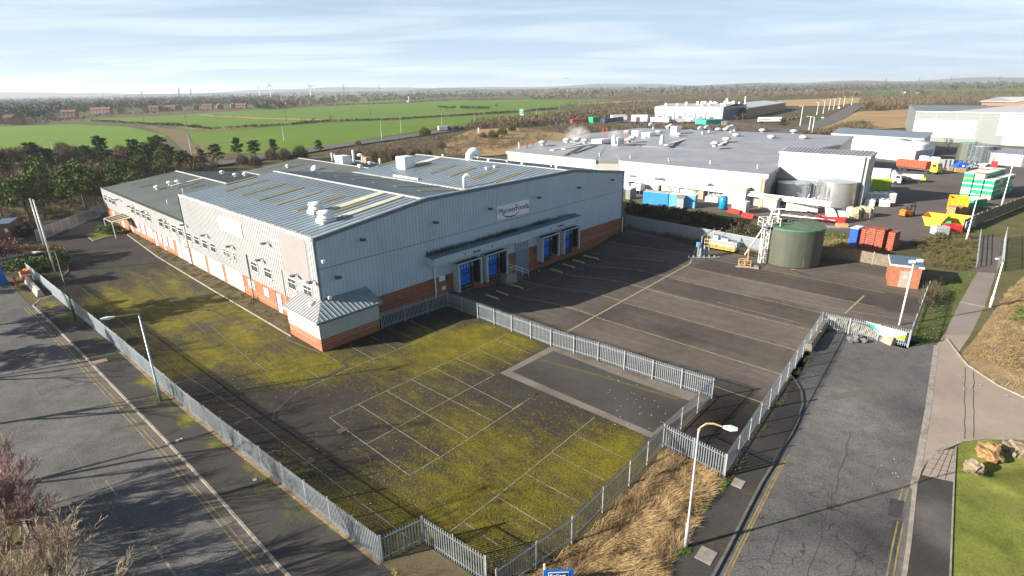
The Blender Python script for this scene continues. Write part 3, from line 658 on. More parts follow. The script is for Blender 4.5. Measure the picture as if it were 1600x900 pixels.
# ---------------------------------------------------------------- palisade fences
def fence(label, pts, h=1.95, bay=2.75, step=.185, mt='galv', name='palisade_fence', group=None, pw=.036, z0=None, postside=1, solid=False):
    root = thing(name, label, 'fence', pts[0], 0, group)
    for a, b in zip(pts[:-1], pts[1:]):
        a = Vector(a); b = Vector(b); d = b-a; L = d.length; n = max(1, round(L/bay)); d.normalize(); nn = Vector((-d.y, d.x, 0)).normalized()*postside
        for i in range(n):
            p = a.lerp(b, i/n); q = a.lerp(b, (i+1)/n); mb = MB()
            for hz in (.28, h-.32):
                c = (p+q)/2; mb.obox((c.x, c.y), (d.x, d.y), (nn.x, nn.y), (q-p).length/2, .022, p.z/2+q.z/2+hz, p.z/2+q.z/2+hz+.055)
            k = max(1, round((q-p).length/step))
            for j in range(k):
                c = p.lerp(q, (j+.5)/k) - nn*.035; dx, dy = d.x*pw, d.y*pw; ex, ey = nn.x*.012, nn.y*.012
                vs = []
                for zz in (c.z+.05, c.z+h-.10): vs += [(c.x-dx-ex*.2, c.y-dy-ey*.2, zz), (c.x-ex*1.6, c.y-ey*1.6, zz), (c.x+dx-ex*.2, c.y+dy-ey*.2, zz)]
                vs += [(c.x-dx*.55, c.y-dy*.55, c.z+h+.02), (c.x, c.y, c.z+h-.03), (c.x+dx*.55, c.y+dy*.55, c.z+h+.02)]
                mb.add(vs, [(0, 1, 4, 3), (1, 2, 5, 4), (3, 4, 7, 6), (4, 5, 8, 7)])
            mb.build('pale_panel', M[mt], root)
            pm = MB(); pp = p + nn*.05; pm.obox((pp.x, pp.y), (d.x, d.y), (nn.x, nn.y), .05, .03, p.z-.1, p.z+h-.02); pm.build('post', M['galvd'], root)
        q = b; pm = MB(); pm.obox((q.x, q.y), (d.x, d.y), (nn.x, nn.y), .05, .03, q.z-.1, q.z+h-.02); pm.build('post', M['galvd'], root)
    return root
fence('long palisade fence between the left road footway and the mossy car park', GP([(597, 880), (480, 789), (300, 647), (188, 548), (45, 430)]), postside=-1, step=.155, pw=.044)
fence('short zigzag palisade fence run at the bottom edge of the photo', GP([(597, 880), (662, 848), (760, 912)]), postside=1)
fence('palisade fence climbing beside the strip of tall dry grass to the yard corner', GP([(776, 932), (893, 848), (982, 758), (1035, 697), (1112, 622)]), postside=-1)
fence('long palisade fence dividing the mossy car park from the concrete truck yard', GP([(1112, 622), (1019, 592), (934, 563), (861, 541), (800, 518), (700, 479)]), postside=1)
fence('palisade fence and gate close to the loading dock brick wall', GP([(700, 479), (597, 514)]), postside=1)
fence('short palisade fence closing the yard beside the curved street lamp', GP([(1035, 697), (1131, 747)]), postside=1)
fence('palisade fence between the truck yard and the right road', GP([(1131, 747), (1200, 640), (1282, 513)]), postside=-1)
fence('palisade fence behind the concrete blocks with the coloured banner', GP([(1282, 513), (1418, 543)]), postside=-1, h=1.9)
fence('palisade fence running back from the banner past the brick substation', GP([(1418, 543), (1448, 462)]), postside=1)
fence('grey palisade fence across the back of the site behind the long wall', [G(60, 378), G(163, 334.5)], h=2.3, step=.2, pw=.06)
fence('pale palisade fence along the far side of the truck yard below the scrub bank', GP([(976, 354), (1075, 374), (1190, 397)]), h=2.4, step=.15, pw=.07)
fence('low pale fence beside the pink bush at the left edge', GP([(-25, 428), (30, 410)]), h=1.6, step=.2)
# ---------------------------------------------------------------- the warehouse
WH = thing('warehouse', 'large empty grey clad warehouse on a red brick base with four loading docks', 'warehouse', W(0, 0, 0))
LO, HI = 10.8, 12.7
def rz(t, lo=LO, hi=HI): m_ = t % 30; return lo+(hi-lo)*(m_/15 if m_ <= 15 else (30-m_)/15) if t < 60 else lo
def fz(t): return LO+.15+(HI-LO)*min(1, t/15, (60-t)/15)
D = 91.
mb = wmb(); mb.box(0, 60, 0, D, -1.5, 2.74)
wall_b = mb.build('brick_base', M['brick'], WH)
mb = wmb()
for z in (.62, .95):
    mb.box(-.012, 60.012, -.012, D, z, z+.07)
mb.build('brick_band', mat('buff brick course', (.46, .26, .17), .85, var=.15, scale=3), WH)
# cladding
mb = wmb(); n = 0
prof = [(0, 2.7), (0, fz(0)), (15, fz(15)), (45, fz(45)), (60, fz(60)), (60, 2.7)]
vs = [(t, -.10, z) for t, z in prof]+[(t, .08, z) for t, z in prof]; k = len(prof)
mb.add(vs, [tuple(range(k-1, -1, -1)), tuple(range(k, 2*k))]+[(i, (i+1) % k, k+(i+1) % k, k+i) for i in range(k)])
t = .25
while t < 60:
    mb.box(t-.07, t+.07, -.15, -.10, 2.72, fz(t)-.3); t += .5
front = mb.build('front_cladding', M['clad'], WH)
mb = wmb(); mb.box(-.10, .1, .08, 39.9, 2.82, 10.95)
s = .4
while s < 39.8: mb.box(-.135, -.10, s-.06, s+.06, 2.85, 10.8); s += .5
side = mb.build('side_cladding', M['cladw'], WH)
mb = wmb(); mb.box(-.06, .1, 39.9, D, 2.82, 6.7)
s = 40.4
while s < D: mb.box(-.085, -.06, s-.05, s+.05, 2.85, 6.6); s += .6
mb.build('low_side_cladding', M['cladw'], WH)
mb = wmb(); mb.box(59.9, 60.1, .08, 39.9, 2.7, 10.9); mb.box(59.9, 60.1, 40, D, 2.7, 6.7); mb.box(0, 60, D-.1, D+.1, 2.7, 6.7)
prof = [(0, 6), (0, LO), (15, HI), (30, LO), (45, HI), (60, LO), (60, 6)]; k = len(prof)
vs = [(t, 39.85, z-.05) for t, z in prof]+[(t, 40.0, z-.05) for t, z in prof]
mb.add(vs, [tuple(range(k-1, -1, -1)), tuple(range(k, 2*k))]+[(i, (i+1) % k, k+(i+1) % k, k+i) for i in range(k)])
prof = [(0, 6), (0, 6.6), (15, 8.5), (30, 6.6), (45, 8.5), (60, 6.6), (60, 6)]
vs = [(t, D-.1, z-.05) for t, z in prof]+[(t, D+.05, z-.05) for t, z in prof]
mb.add(vs, [tuple(range(k-1, -1, -1)), tuple(range(k, 2*k))]+[(i, (i+1) % k, k+(i+1) % k, k+i) for i in range(k)])
mb.build('rear_cladding', M['clad'], WH)
# horizontal joint of the front cladding
mb = wmb(); mb.box(.1, 59.9, -.162, -.15, 7.62, 7.68); mb.build('cladding_joint', M['trim'], front)
# roofs with seams
def roof(name, s0, s1, lo, hi, mt):
    for a in range(4):
        t0, t1 = a*15, a*15+15; z0, z1 = (lo, hi) if a % 2 == 0 else (hi, lo)
        mb = wmb(); mb.slab([(t0, s0, z0), (t1, s0, z0+z1-z0), (t1, s1, z1), (t0, s1, z0)], .12)
        s = s0+.4
        while s < s1:
            mb.slab([(t0+.1, s-.03, z0+.045+.1*(z1-z0)/15), (t1-.1, s-.03, z1+.045), (t1-.1, s+.03, z1+.045), (t0+.1, s+.03, z0+.045)], .05); s += 1.0
        mb.build(name, mt, WH)
roof('roof', .1, 40.05, LO, HI, M['roof'])
roof('low_roof', 40.1, D, 6.6, 8.5, M['rooflow'])
for t_, s0, s1, z in ((15, .1, 40, HI), (45, .1, 40, HI), (15, 40.1, D, 8.5), (45, 40.1, D, 8.5)):
    mb = wmb(); mb.slab([(t_-.32, s0, z+.035), (t_, s0, z+.1), (t_, s1, z+.1), (t_-.32, s1, z+.035)], .03)
    mb.slab([(t_, s0, z+.1), (t_+.32, s0, z+.035), (t_+.32, s1, z+.035), (t_, s1, z+.1)], .03); mb.build('ridge_flashing', M['ridge'], WH)
for s0, s1, z in ((.1, 40, LO), (40.1, D, 6.6)):
    mb = wmb(); mb.box(29.65, 30.35, s0, s1, z+.03, z+.09); mb.build('valley_gutter', M['ridge'], WH)
# eaves gutter of the long side, with moss growing in it
mb = wmb(); mb.box(-.12, .0, .1, 40, 10.9, 11.02); mb.box(.35, .42, .1, 40, LO+.0, LO+.13); mb.build('gutter', M['ridge'], WH)
mb = wmb(); mb.box(-.14, .22, 40.05, D+.1, 6.68, 6.80); mb.build('gutter', mat('dark gutter', (.07, .065, .05), .7, var=.4), WH)
mb = wmb(); rr = random.Random(4)
for i in range(900):
    s = rr.uniform(.3, 24) if rr.random() < .75 else rr.uniform(.3, 39); t = rr.uniform(.03, .33); w = rr.uniform(.04, .14); h = rr.uniform(.03, .2)
    mb.add([(t, s, LO+.05), (t+.05, s+w, LO+.05), (t+.02, s+w/2, LO+.05+h)], [(0, 1, 2)])
tag(mb.build('gutter_plants', foliage('gutter moss', (.08, .07, .015), (.14, .14, .02)), WH), kind='stuff')
# verge trims of the front and corner trims
mb = wmb()
for (t0, t1) in ((0, 15), (15, 45), (45, 60)):
    mb.slab([(t0-.16 if t0 == 0 else t0, -.24, fz(t0)+.08), (t1+(.16 if t1 == 60 else 0), -.24, fz(t1)+.08), (t1+(.16 if t1 == 60 else 0), .22, fz(t1)+.08), (t0-.16 if t0 == 0 else t0, .22, fz(t0)+.08)], .42)
mb.box(-.16, .05, -.19, -.10, 2.7, LO); mb.box(59.9, 60.16, -.2, -.1, 2.7, LO)
mb.build('verge_trim', M['trim'], WH)
mb = wmb()
for (t0, t1) in ((0.1, 15), (15, 45), (45, 59.9)): mb.slab([(t0, .22, fz(t0)+.1), (t1, .22, fz(t1)+.1), (t1, .36, fz(t1)+.1), (t0, .36, fz(t0)+.1)], .3)
mb.build('verge_flashing', M['ridge'], WH)
# skylights
SK = [(4.6, 11.3, s) for s in (34.6, 28.7, 23.4, 18, 12.6, 6.9)]+[(6.5, 11.5, 39.3)] + [(20.9, 29.3, s) for s in (36.2, 30.8, 25.6, 20.2, 14.5, 8.8, 3.9)]+[(34.7, 40.8, s) for s in (39.4, 33.8, 28.7, 23.5, 18.4, 12.7, 7.7, 3.2)]+[(49.5, 56, s) for s in (36, 30, 24, 18, 12, 6)]
for t0, t1, s in SK:
    mb = wmb(); mb.slab([(t0, s-.45, rz(t0)+.07), (t1, s-.45, rz(t1)+.07), (t1, s+.45, rz(t1)+.07), (t0, s+.45, rz(t0)+.07)], .06); mb.build('skylight', M['sky_l'], WH)
SKL = [(8.7, 12.6, s) for s in (90, 83.8, 77, 70.2)]+[(9.6, 12.4, 66.4), (4.7, 7.5, 87), (4.5, 7.2, 80.5)]+[(19, 26, s) for s in (86, 80, 74, 68, 62)]+[(34.5, 41, s) for s in (87, 81, 75, 70, 64, 58)]
for t0, t1, s in SKL:
    z = lambda t: rz(t, 6.6, 8.5)+.07
    mb = wmb(); mb.slab([(t0, s-.4, z(t0)), (t1, s-.4, z(t1)), (t1, s+.4, z(t1)), (t0, s+.4, z(t0))], .06); mb.build('skylight', mat('dark skylight', (.11, .10, .06), .6) if t0 == 8.7 and s == 90 else bpy.data.materials['dark skylight'], WH)
for t0, t1, s, w in ((7, 14.6, 8.4, .75), (6, 14.6, 4.3, .55)):
    mb = wmb(); mb.slab([(t0, s-w, rz(t0)+.10), (t1, s-w, rz(t1)+.10), (t1, s+w, rz(t1)+.10), (t0, s+w, rz(t0)+.10)], .1); mb.build('pale_roof_strip', M['cream'], WH)
mb = wmb(); mb.slab([(38.5, 31.3, rz(38.5)+.12), (44.6, 31.3, rz(44.6)+.12), (44.6, 33, rz(44.6)+.12), (38.5, 33, rz(38.5)+.12)], .1); mb.build('pale_roof_strip', M['ridge'], WH)
mb = wmb(); mb.slab([(8.5, 73.2, rz(8.5, 6.6, 8.5)+.12), (14.6, 73.2, 8.55), (14.6, 74, 8.55), (8.5, 74, rz(8.5, 6.6, 8.5)+.12)], .1); mb.build('pale_roof_strip', M['ridge'], WH)
mb = wmb(); mb.box(31.0, 31.35, 22, 29, LO+.12, LO+.42); mb.build('roof_duct', M['ridge'], WH)
# roof ventilators
def cowl(p, r=.75, n_='roof_ventilator', root=None):
    """low double-flared extract cowl"""
    mb = MB(); mb.lathe(p, [(r*.6, 0), (r*.6, .35), (r*1.1, .4), (r*1.15, .6), (r*.7, .75), (r*.7, .85), (r*1.15, .9), (r*1.05, 1.15), (r*.3, 1.28), (0, 1.3)], 14)
    return mb.build(n_, M['white1'], root, True)
for t_, s_ in ((5.6, 9.2), (4.2, 4.6)):
    p = W(t_, s_, rz(t_)); cowl(p, .82, root=WH)
    q = wmb(); q.box(t_-.85, t_+.85, s_-.8, s_+.8, rz(t_)-.2, rz(t_)+.3); q.build('upstand', M['metalw'], WH)
mb = wmb(); mb.bev(35.2, 37.6, 31, 33.6, rz(36)-.2, rz(36)+2.1, .12); mb.build('roof_plant_box', M['white1'], WH)
mb = wmb(); mb.box(37.61, 37.66, 31.3, 33.3, rz(36)+.2, rz(36)+1.8); mb.build('louvre', M['shut'], WH)
def goose(p, r, h, out, mt, root, name='gooseneck_vent', ang=0):
    """bent over exhaust duct"""
    d = Vector((cos(ang), sin(ang), 0)); P = [Vector(p), Vector(p)+Vector((0, 0, h))]
    for k in range(1, 9):
        a = pi*k/8*.83; P.append(Vector(p)+Vector((0, 0, h))+d*(out*(1-cos(a)))+Vector((0, 0, out*sin(a))))
    mb = MB(); mb.tube(P, r, 12); return mb.build(name, mt, root, True)
goose(W(45.2, 24.3, HI-.3), .72, .8, 1.0, M['metalw'], WH, ang=R(20))
goose(W(30.9, 10.4, LO), .22, 1.5, .5, M['metalw'], WH, ang=R(10))
for t_, s_ in ((40.6, 15.2), (42.0, 14.6), (46, 20), (46.3, 12), (46.2, 33), (52, 10), (51, 20), (53, 30), (46.5, 4.6)):
    mb = wmb(); mb.lathe((t_, s_, rz(t_)), [(.16, 0), (.16, .25), (.3, .28), (.3, .42), (0, .5)], 8); mb.build('small_vent', M['white1'], WH)
zl = lambda t: rz(t, 6.6, 8.5)
for t_, s_ in ((10.1, 74.4), (8.8, 75.2), (6.0, 73.6), (22.7, 77.3), (25.6, 79.2), (37.3, 82), (44.5, 60.8), (54.3, 71.7), (22.4, 84)):
    mb = wmb(); mb.lathe((t_, s_, zl(t_)), [(.35, 0), (.35, .35), (.62, .4), (.62, .65), (.2, .8), (0, .85)], 10); mb.build('roof_ventilator', M['white1'], WH, True)
mb = wmb(); mb.bev(45.5, 48, 70, 73.4, zl(46)-.3, zl(46)+1.9, .1); mb.build('roof_plant_box', M['white1'], WH)
mb = wmb(); mb.lathe((38.8, 71.2, zl(39)), [(1.0, 0), (1.0, .3), (.8, .7), (.4, 1.0), (0, 1.1)], 14); mb.build('dome_ventilator', M['white1'], WH, True)
for t_, s_, h, r_ in ((53.5, 77.8, 3.2, .35), (48.5, 80, 2.2, .2), (51.5, 84, 1.8, .15), (59, 74, 1.5, .3), (2.7, 56.8, .9, .08), (7, 62, 1.2, .07)):
    mb = wmb(); mb.tube([(t_, s_, zl(t_)), (t_, s_, zl(t_)+h)], r_, 10); mb.build('flue', M['metalw'], WH, True)
goose(W(57, 79, 6.8), .45, 1.6, .6, M['metalw'], WH, ang=R(190)); 
mb = wmb(); mb.bev(56.3, 57.8, 76, 77.6, 6.6, 8.6, .1); mb.build('roof_plant_box', M['wood'], WH)
# windows of the long wall
def window(s, z, w=1.9, h=1.3, panes=2):
    mb = wmb(); mb.box(-.17, -.09, s-w/2, s+w/2, z-h/2, z+h/2); f = mb.build('window', M['wframe'], WH)
    g_ = wmb()
    for a in range(panes):
        y0 = s-w/2+.08+a*(w-.08)/panes; y1 = y0+(w-.08)/panes-.08
        for (z0, z1) in ((z-h/2+.08, z+.12), (z+.2, z+h/2-.07)): g_.box(-.19, -.165, y0, y1, z0, z1)
    g_.build('pane', M['glass'], f)
    sl = wmb(); sl.box(-.24, -.1, s-w/2-.08, s+w/2+.08, z-h/2-.1, z-h/2-.01); sl.build('sill', M['kerbw'], f)
for s in (2.5, 6.1, 12.2, 16.0, 29.4, 32.5, 35.7, 38.9, 42.6, 45.7, 49.2, 52.1, 59, 62, 65.4, 68.6, 81.9, 84.6, 88.2): window(s, 4.75 if s < 40 else 4.95)
for s in (22, 24.1, 25.2): window(s, 4.9, .7, 1.1, 1)
def shut(s0, s1, z0, z1, name='shutter', mt='shut', e=.05):
    mb = wmb(); mb.box(-e, -.002, s0, s1, z0, z1)
    if name == 'shutter':
        s = s0+.6
        while s < s1-.2: mb.box(-e-.02, -e, s-.02, s+.02, z0+.05, z1-.05); s += .9
    mb.build(name, M[mt], WH)
for s0, s1 in ((20.8, 26.6), (27.5, 33.1), (34, 39.9), (42.2, 46.6)): shut(s0, s1, .2, 2.8)
for s0, s1, z0, z1 in ((17.2, 19.2, 1.3, 2.5), (13.2, 14.6, 1.3, 2.4), (48, 50.4, 1.0, 2.8), (51.2, 53.4, 1.0, 2.8), (54.2, 56, 1.0, 2.8), (58.6, 62.6, 1.0, 2.8), (63.6, 66, 1.0, 2.8), (67, 69.5, .9, 2.8), (84, 86, .9, 2.6)): shut(s0, s1, z0, z1, 'window_shutter')
for s0 in (9.9, 40.8, 57, 78, 72): shut(s0, s0+1.1, .1, 2.5, 'door', 'metalw', .07)
mb = wmb(); mb.box(-.075, -.05, 10.95, 11.25, .1, 2.6); mb.build('door_frame', M['dgrey'], WH)
for s in (8.3, 40.0, 17.8): 
    mb = wmb(); mb.tube([(-.2, s, .1), (-.2, s, 6 if s != 40 else 10.6)], .06, 6); mb.build('downpipe', M['white1'] if s == 8.3 else M['dgrey'], WH)
# wall lamps
def on_left(px, py):
    d = FW*FPX + RT*(px-800) - UP*(py-450); o = Vector((0, 0, H)); n = Vector((-V2.y, V2.x, 0)); t = n.dot(Vector((A0.x, A0.y, 0))-o)/n.dot(d); X = o+d*t
    return (Vector((X.x, X.y))-A0).dot(V2), X.z
for px, py in ((325, 366), (365, 383), (412, 404), (467, 428), (494, 438), (189, 311), (208, 321), (230, 329), (258, 342), (292, 350), (421, 378)):
    s, z = on_left(px, py)
    mb = wmb(); mb.box(-.75, -.1, s-.05, s+.05, z, z+.06); mb.box(-1.0, -.55, s-.3, s+.3, z-.12, z+.05); mb.build('wall_lamp', M['dgrey'], WH)
for t_, z in ((5.4, 9.9), (15.8, 9.9), (25.4, 10), (35.7, 10), (45.8, 10.1), (55.6, 10.1), (1.9, 6.5)):
    mb = wmb(); mb.box(t_-.04, t_+.04, -.6, -.14, z, z+.06); mb.box(t_-.28, t_+.28, -.95, -.5, z-.16, z+.06); mb.build('wall_lamp', M['dgrey'], WH)
for t_, z in ((.35, 8.6), (.5, 4.6)):
    mb = wmb(); mb.box(t_-.05, t_+.05, -.5, -.14, z, z+.08); mb.box(t_+.0, t_+.35, -.75, -.4, z-.2, z+.12); mb.build('security_camera', M['white1'], WH)
mb = wmb(); mb.box(-.9, -.1, .4, .5, 4.2, 4.28); mb.box(-1.2, -.8, .2, .6, 3.9, 4.2); mb.build('security_camera', M['white1'], WH)
# writing
def text(body, size, o, ux, uz, mt, parent, ext=.02, name='lettering', bold=0):
    cu = bpy.data.curves.new(name, 'FONT'); cu.body = body; cu.size = size; cu.extrude = ext; cu.offset = bold; cu.align_x = 'LEFT'
    tmp = bpy.data.objects.new(name, cu); col.objects.link(tmp)
    dg = bpy.context.evaluated_depsgraph_get(); me = bpy.data.meshes.new_from_object(tmp.evaluated_get(dg)); bpy.data.objects.remove(tmp)
    ux = Vector(ux).normalized(); uz = Vector(uz).normalized(); un = ux.cross(uz); o = Vector(o)-parent_loc(parent)
    for v in me.vertices: v.co = o+ux*v.co.x+uz*v.co.y+un*v.co.z
    me.materials.clear(); me.materials.append(mt)
    ob = bpy.data.objects.new(name, me); col.objects.link(ob); ob.parent = parent; return ob
UX = (U2.x, U2.y, 0); VX = (-V2.x, -V2.y, 0); UZ = (0, 0, 1)
M['ink'] = mat('navy lettering', (.03, .04, .16), .6); M['inkf'] = mat('faded lettering', (.52, .50, .50), .6); M['inkr'] = mat('dull red lettering', (.22, .09, .12), .6)
M['signw'] = mat('white sign board', (.80, .80, .80), .5, var=.04)
mb = wmb(); mb.box(27.1, 33.9, -.24, -.16, 8.05, 9.95); sg = mb.build('sign_board', M['signw'], WH)
text('Mariner', 1.15, W(27.35, -.25, 8.75), UX, UZ, M['ink'], sg); text('Foods', 1.15, W(30.95, -.25, 8.75), UX, UZ, M['ink'], sg)
text('Ltd', .35, W(33.4, -.25, 8.75), UX, UZ, M['ink'], sg)
mb = wmb()
for i in range(14):
    a0, a1 = pi*(1.08+.75*i/14), pi*(1.08+.75*(i+1)/14); w = .10*sin(pi*(i+.5)/14)+.02
    f = lambda a, rr: (30.0+1.9*cos(a)*rr, -.25, 9.05+.85*sin(a)*rr)
    mb.quad(f(a0, 1), f(a1, 1), f(a1, 1+w*1.6), f(a0, 1+w*1.6))
mb.build('logo_swoosh', M['ink'], sg)
mb = wmb(); mb.quad((30.6, -.25, 9.6), (31.2, -.25, 9.85), (30.9, -.25, 9.55)); mb.quad((31.0, -.25, 9.5), (31.5, -.25, 9.75), (31.2, -.25, 9.45)); mb.build('logo_mark', M['lblue'], sg)
mb = wmb(); mb.box(-.22, -.14, 17.9, 25.0, 8.1, 9.85); sg2 = mb.build('sign_board', M['signw'], WH)
text('Mariner Foods', .95, W(-.23, 24.6, 8.7), VX, UZ, M['inkf'], sg2)
mb = wmb(); mb.box(-.14, -.105, 1.6, 7.6, 5.9, 10.5); mb.build('replaced_panel', mat('newer cladding patch', (.262, .25, .245), .5, var=.04), side)
# loading canopy
CN = wmb(); CN.slab([(14.2, -1.65, 5.8), (45.2, -1.65, 5.8), (45.2, -.1, 6.05), (14.2, -.1, 6.05)], .18); can = CN.build('dock_canopy', M['trim'], WH)
mb = wmb(); mb.box(14.3, 45.1, -1.73, -1.55, 4.8, 5.75)
t = 14.6
while t < 45: mb.box(t-.05, t+.05, -1.77, -1.73, 4.83, 5.73); t += .5
mb.box(14.25, 14.4, -1.65, -.1, 4.8, 5.75); mb.box(45.0, 45.15, -1.65, -.1, 4.8, 5.75); mb.build('fascia', M['clad'], can)
mb = wmb(); rr = random.Random(8)
for i in range(1500):
    t = rr.choice((rr.gauss(17, 2), rr.gauss(24.5, 2.5), rr.gauss(29, 1.5), rr.uniform(15, 44), rr.gauss(36, 1.5))); t = max(14.5, min(45, t)); s = -rr.uniform(.1, .9); z = 6.06+.16*s; h = rr.uniform(.1, .6)
    dx, dy = rr.uniform(-.1, .1), rr.uniform(-.1, .1); mb.add([(t-.03, s, z), (t+.07, s+.05, z), (t+dx, s+dy, z+h)], [(0, 1, 2)])
tag(mb.build('canopy_weeds', M['oliveb'], can), kind='stuff')
for tx, s_ in (('1', 17.6), ('2', 22.6), ('3', 35.4), ('4', 41.8)): text(tx, .55, W(s_+1.7, -1.78, 5.05), UX, UZ, M['inkr'], can)
text('Intake', .55, W(20.9, -1.78, 5.05), UX, UZ, M['inkr'], can); text('Intake', .6, W(38.8, -1.78, 5.05), UX, UZ, M['inkr'], can)
# docks
M['wing'] = mat('grey dock shelter panel', (.52, .54, .54), .6, var=.08)
M['bump'] = mat('black and yellow bumper', (.5, .36, .04), .6, c2=(.03, .03, .03), scale=7)
for t0 in (19.6, 24.8, 36.8, 42.2):
    mb = wmb(); mb.box(t0, t0+2.1, -.12, -.03, .5, 3.5)
    for z in (1.1, 1.7, 2.3, 2.9): mb.box(t0, t0+2.1, -.135, -.12, z-.02, z+.02)
    dr = mb.build('dock_door', M['blue'], WH)
    for q in (.7, 1.4): mb = wmb(); mb.box(t0+q, t0+q+.45, -.145, -.135, 1.9, 2.15); mb.build('vision_panel', M['dark'], dr)
   
    mb = wmb(); mb.box(t0-1.0, t0-.9, -1.25, -.1, .15, 3.95); mb.box(t0+3.15, t0+3.25, -1.25, -.1, .3, 3.95); mb.box(t0-1.0, t0+3.25, -1.28, -1.1, 3.85, 4.0); mb.box(t0-1.0, t0-.8, -1.32, -1.25, .2, 3.95); mb.box(t0+3.05, t0+3.25, -1.32, -1.25, .3, 3.95)
    sh = mb.build('dock_shelter', M['wing'], WH)
    mb = wmb(); mb.box(t0-.88, t0+3.1, -1.2, -.1, 3.75, 3.84); mb.box(t0-.35, t0-.02, -.25, -.04, .3, 3.7); mb.box(t0+2.12, t0+2.3, -.2, -.04, .3, 3.7); mb.box(t0+2.6, t0+2.66, -1.1, -.3, .6, 3.75); mb.box(t0+2.8, t0+3.2, -.9, -.84, .5, 3.7)
    mb.build('shelter_curtain', M['dark'], sh)
    mb = wmb(); mb.box(t0-.2, t0+2.3, -.45, -.02, .22, .48); mb.box(t0-.1, t0+2.2, -.5, -.02, -.35, .0); mb.build('dock_leveller', M['dgrey'], WH)
    for q in (t0-.5, t0+2.45):
        mb = wmb(); mb.box(q, q+.3, -.45, -.01, -.1, .75); mb.build('dock_bumper', M['bump'], WH)
mb = wmb(); mb.box(30.9, 33.9, -.14, -.03, -1.15, 4.0); z = -1.0
while z < 3.9: mb.box(30.95, 33.85, -.155, -.14, z, z+.03); z += .25
rd_ = mb.build('roller_door', mat('blue grey roller door', (.20, .26, .31), .5, .1, var=.05), WH)
mb = wmb(); mb.box(30.7, 34.1, -.35, -.02, 4.0, 4.3); mb.build('roller_housing', M['white1'], rd_)
mb = wmb(); mb.box(27.95, 28.95, -.13, -.03, .35, 2.65); mb.build('door', mat('pale blue door', (.27, .36, .42), .5), WH)
mb = wmb(); mb.box(27.4, 30.4, -.11, -.02, 2.7, 4.7); mb.build('dock_panel', M['clad'], WH)
# steps
mb = wmb(); mb.box(27.3, 29.5, -1.6, -.05, -1.3, .3); mb.build('landing', M['kerb'], WH)
mb = wmb()
for i in range(8): mb.box(29.5+i*.32, 29.5+(i+1)*.32, -1.6, -.3, -1.3, .12-i*.19)
mb.build('steps', M['kerbd'], WH)
for s in (-1.55, -.35):
    mb = wmb(); A_, B_ = (28.3, s, 1.3), (32.2, s, -.15)
    for dz in (0, -.45): mb.tube([(A_[0], s, A_[2]+dz), (29.4, s, 1.3+dz), (B_[0], s, B_[2]+dz)], .035, 6)
    for q in (28.3, 29.4, 30.8, 32.2):
        zt = 1.3 if q <= 29.4 else 1.3-(q-29.4)*.518; mb.tube([(q, s, zt-1.05), (q, s, zt)], .035, 6)
    mb.build('handrail', M['metalw'], WH)
for t_ in (15.4, 60.1): 
    mb = wmb(); mb.tube([(t_, -.35, -.6), (t_, -.35, 4.7 if t_ < 20 else 2.7)], .09, 8); mb.build('downpipe', M['white1'], WH)
for t_, z, w, h in ((16.3, 2.0, 1.0, .9), (16.7, .75, .6, .5)):
    mb = wmb(); mb.box(t_, t_+w, -.06, -.02, z, z+h); mb.build('notice', M['signw'], WH)
for q, z in ((17.4, 1.9), (35.0, 1.7), (40.6, 1.7)): mb = wmb(); mb.box(q, q+.35, -.3, -.02, z, z+.6); mb.build('control_box', M['dgrey'], WH)
# corner annexe
AX = [(-2.1, 3.9), (-2.1, -2.95), (5.0, -2.95), (5.0, -.11), (-.11, -.11), (-.11, 3.9)]
mb = wmb(); mb.prism([(a, b) for a, b in AX], 0, 1.35); ann = mb.build('annexe', M['brick'], WH)
ins = [(-2.14, 3.94), (-2.14, -2.99), (5.04, -2.99), (5.04, -.11), (-.11, -.11), (-.11, 3.94)]
mb = wmb(); mb.prism(ins, 1.36, 3.25)
for q in (-2.15, -1.2, 1.1, 2.6): mb.box(-2.16, -2.13, q+.9, q+.95, 1.4, 3.2)
for q in (.4, 2.8): mb.box(q, q+.05, -3.01, -2.98, 1.4, 3.2)
mb.build('annexe_panel', mat('grey green annexe panel', (.36, .39, .37), .5, var=.08), ann)
mb = wmb(); mb.box(-2.112, 5.012, -2.962, -2.0, .78, .85); mb.box(-2.112, -2.0, -2.962, 3.9, .78, .85); mb.box(-2.112, 5.012, -2.962, -2.0, 1.08, 1.15); mb.box(-2.112, -2.0, -2.962, 3.9, 1.08, 1.15); mb.build('brick_band', bpy.data.materials['buff brick course'], ann)
O = (-2.45, -3.3); 
mb = wmb(); zo_, zi = 3.32, 4.35
mb.slab([(O[0], 4.2, zo_), (O[0], O[1], zo_), (-.12, -.12, zi), (-.12, 4.2, zi)], .14)
for i in range(15):
    s = 4.0-i*.5; z0 = zo_+.05; tt = -.12 if s > -.1 else O[0]+(-.12-O[0])*((s-O[1])/(-.12-O[1])); zt = zi if s > -.1 else zo_+(zi-zo_)*((s-O[1])/(-.12-O[1]))
    mb.slab([(O[0], s-.03, z0), (tt, s-.03, zt+.05), (tt, s+.03, zt+.05), (O[0], s+.03, z0)], .05)
mb.build('annexe_roof', M['cladw'], ann)
mb = wmb(); mb.slab([(O[0], O[1], zo_), (5.5, O[1], zo_), (5.5, -.12, zi), (-.12, -.12, zi)], .14)
for i in range(16):
    t = 5.3-i*.5; ss = -.12 if t > -.1 else O[1]+(-.12-O[1])*((t-O[0])/(-.12-O[0])); zt = zi if t > -.1 else zo_+(zi-zo_)*((t-O[0])/(-.12-O[0]))
    mb.slab([(t-.03, O[1], zo_+.05), (t+.03, O[1], zo_+.05), (t+.03, ss, zt+.05), (t-.03, ss, zt+.05)], .05)
mb.build('annexe_roof', mat('mossy green roof sheet', (.24, .29, .29), .6, .05, var=.1, scale=1.2, dirt=(.18, .20, .13)), ann)
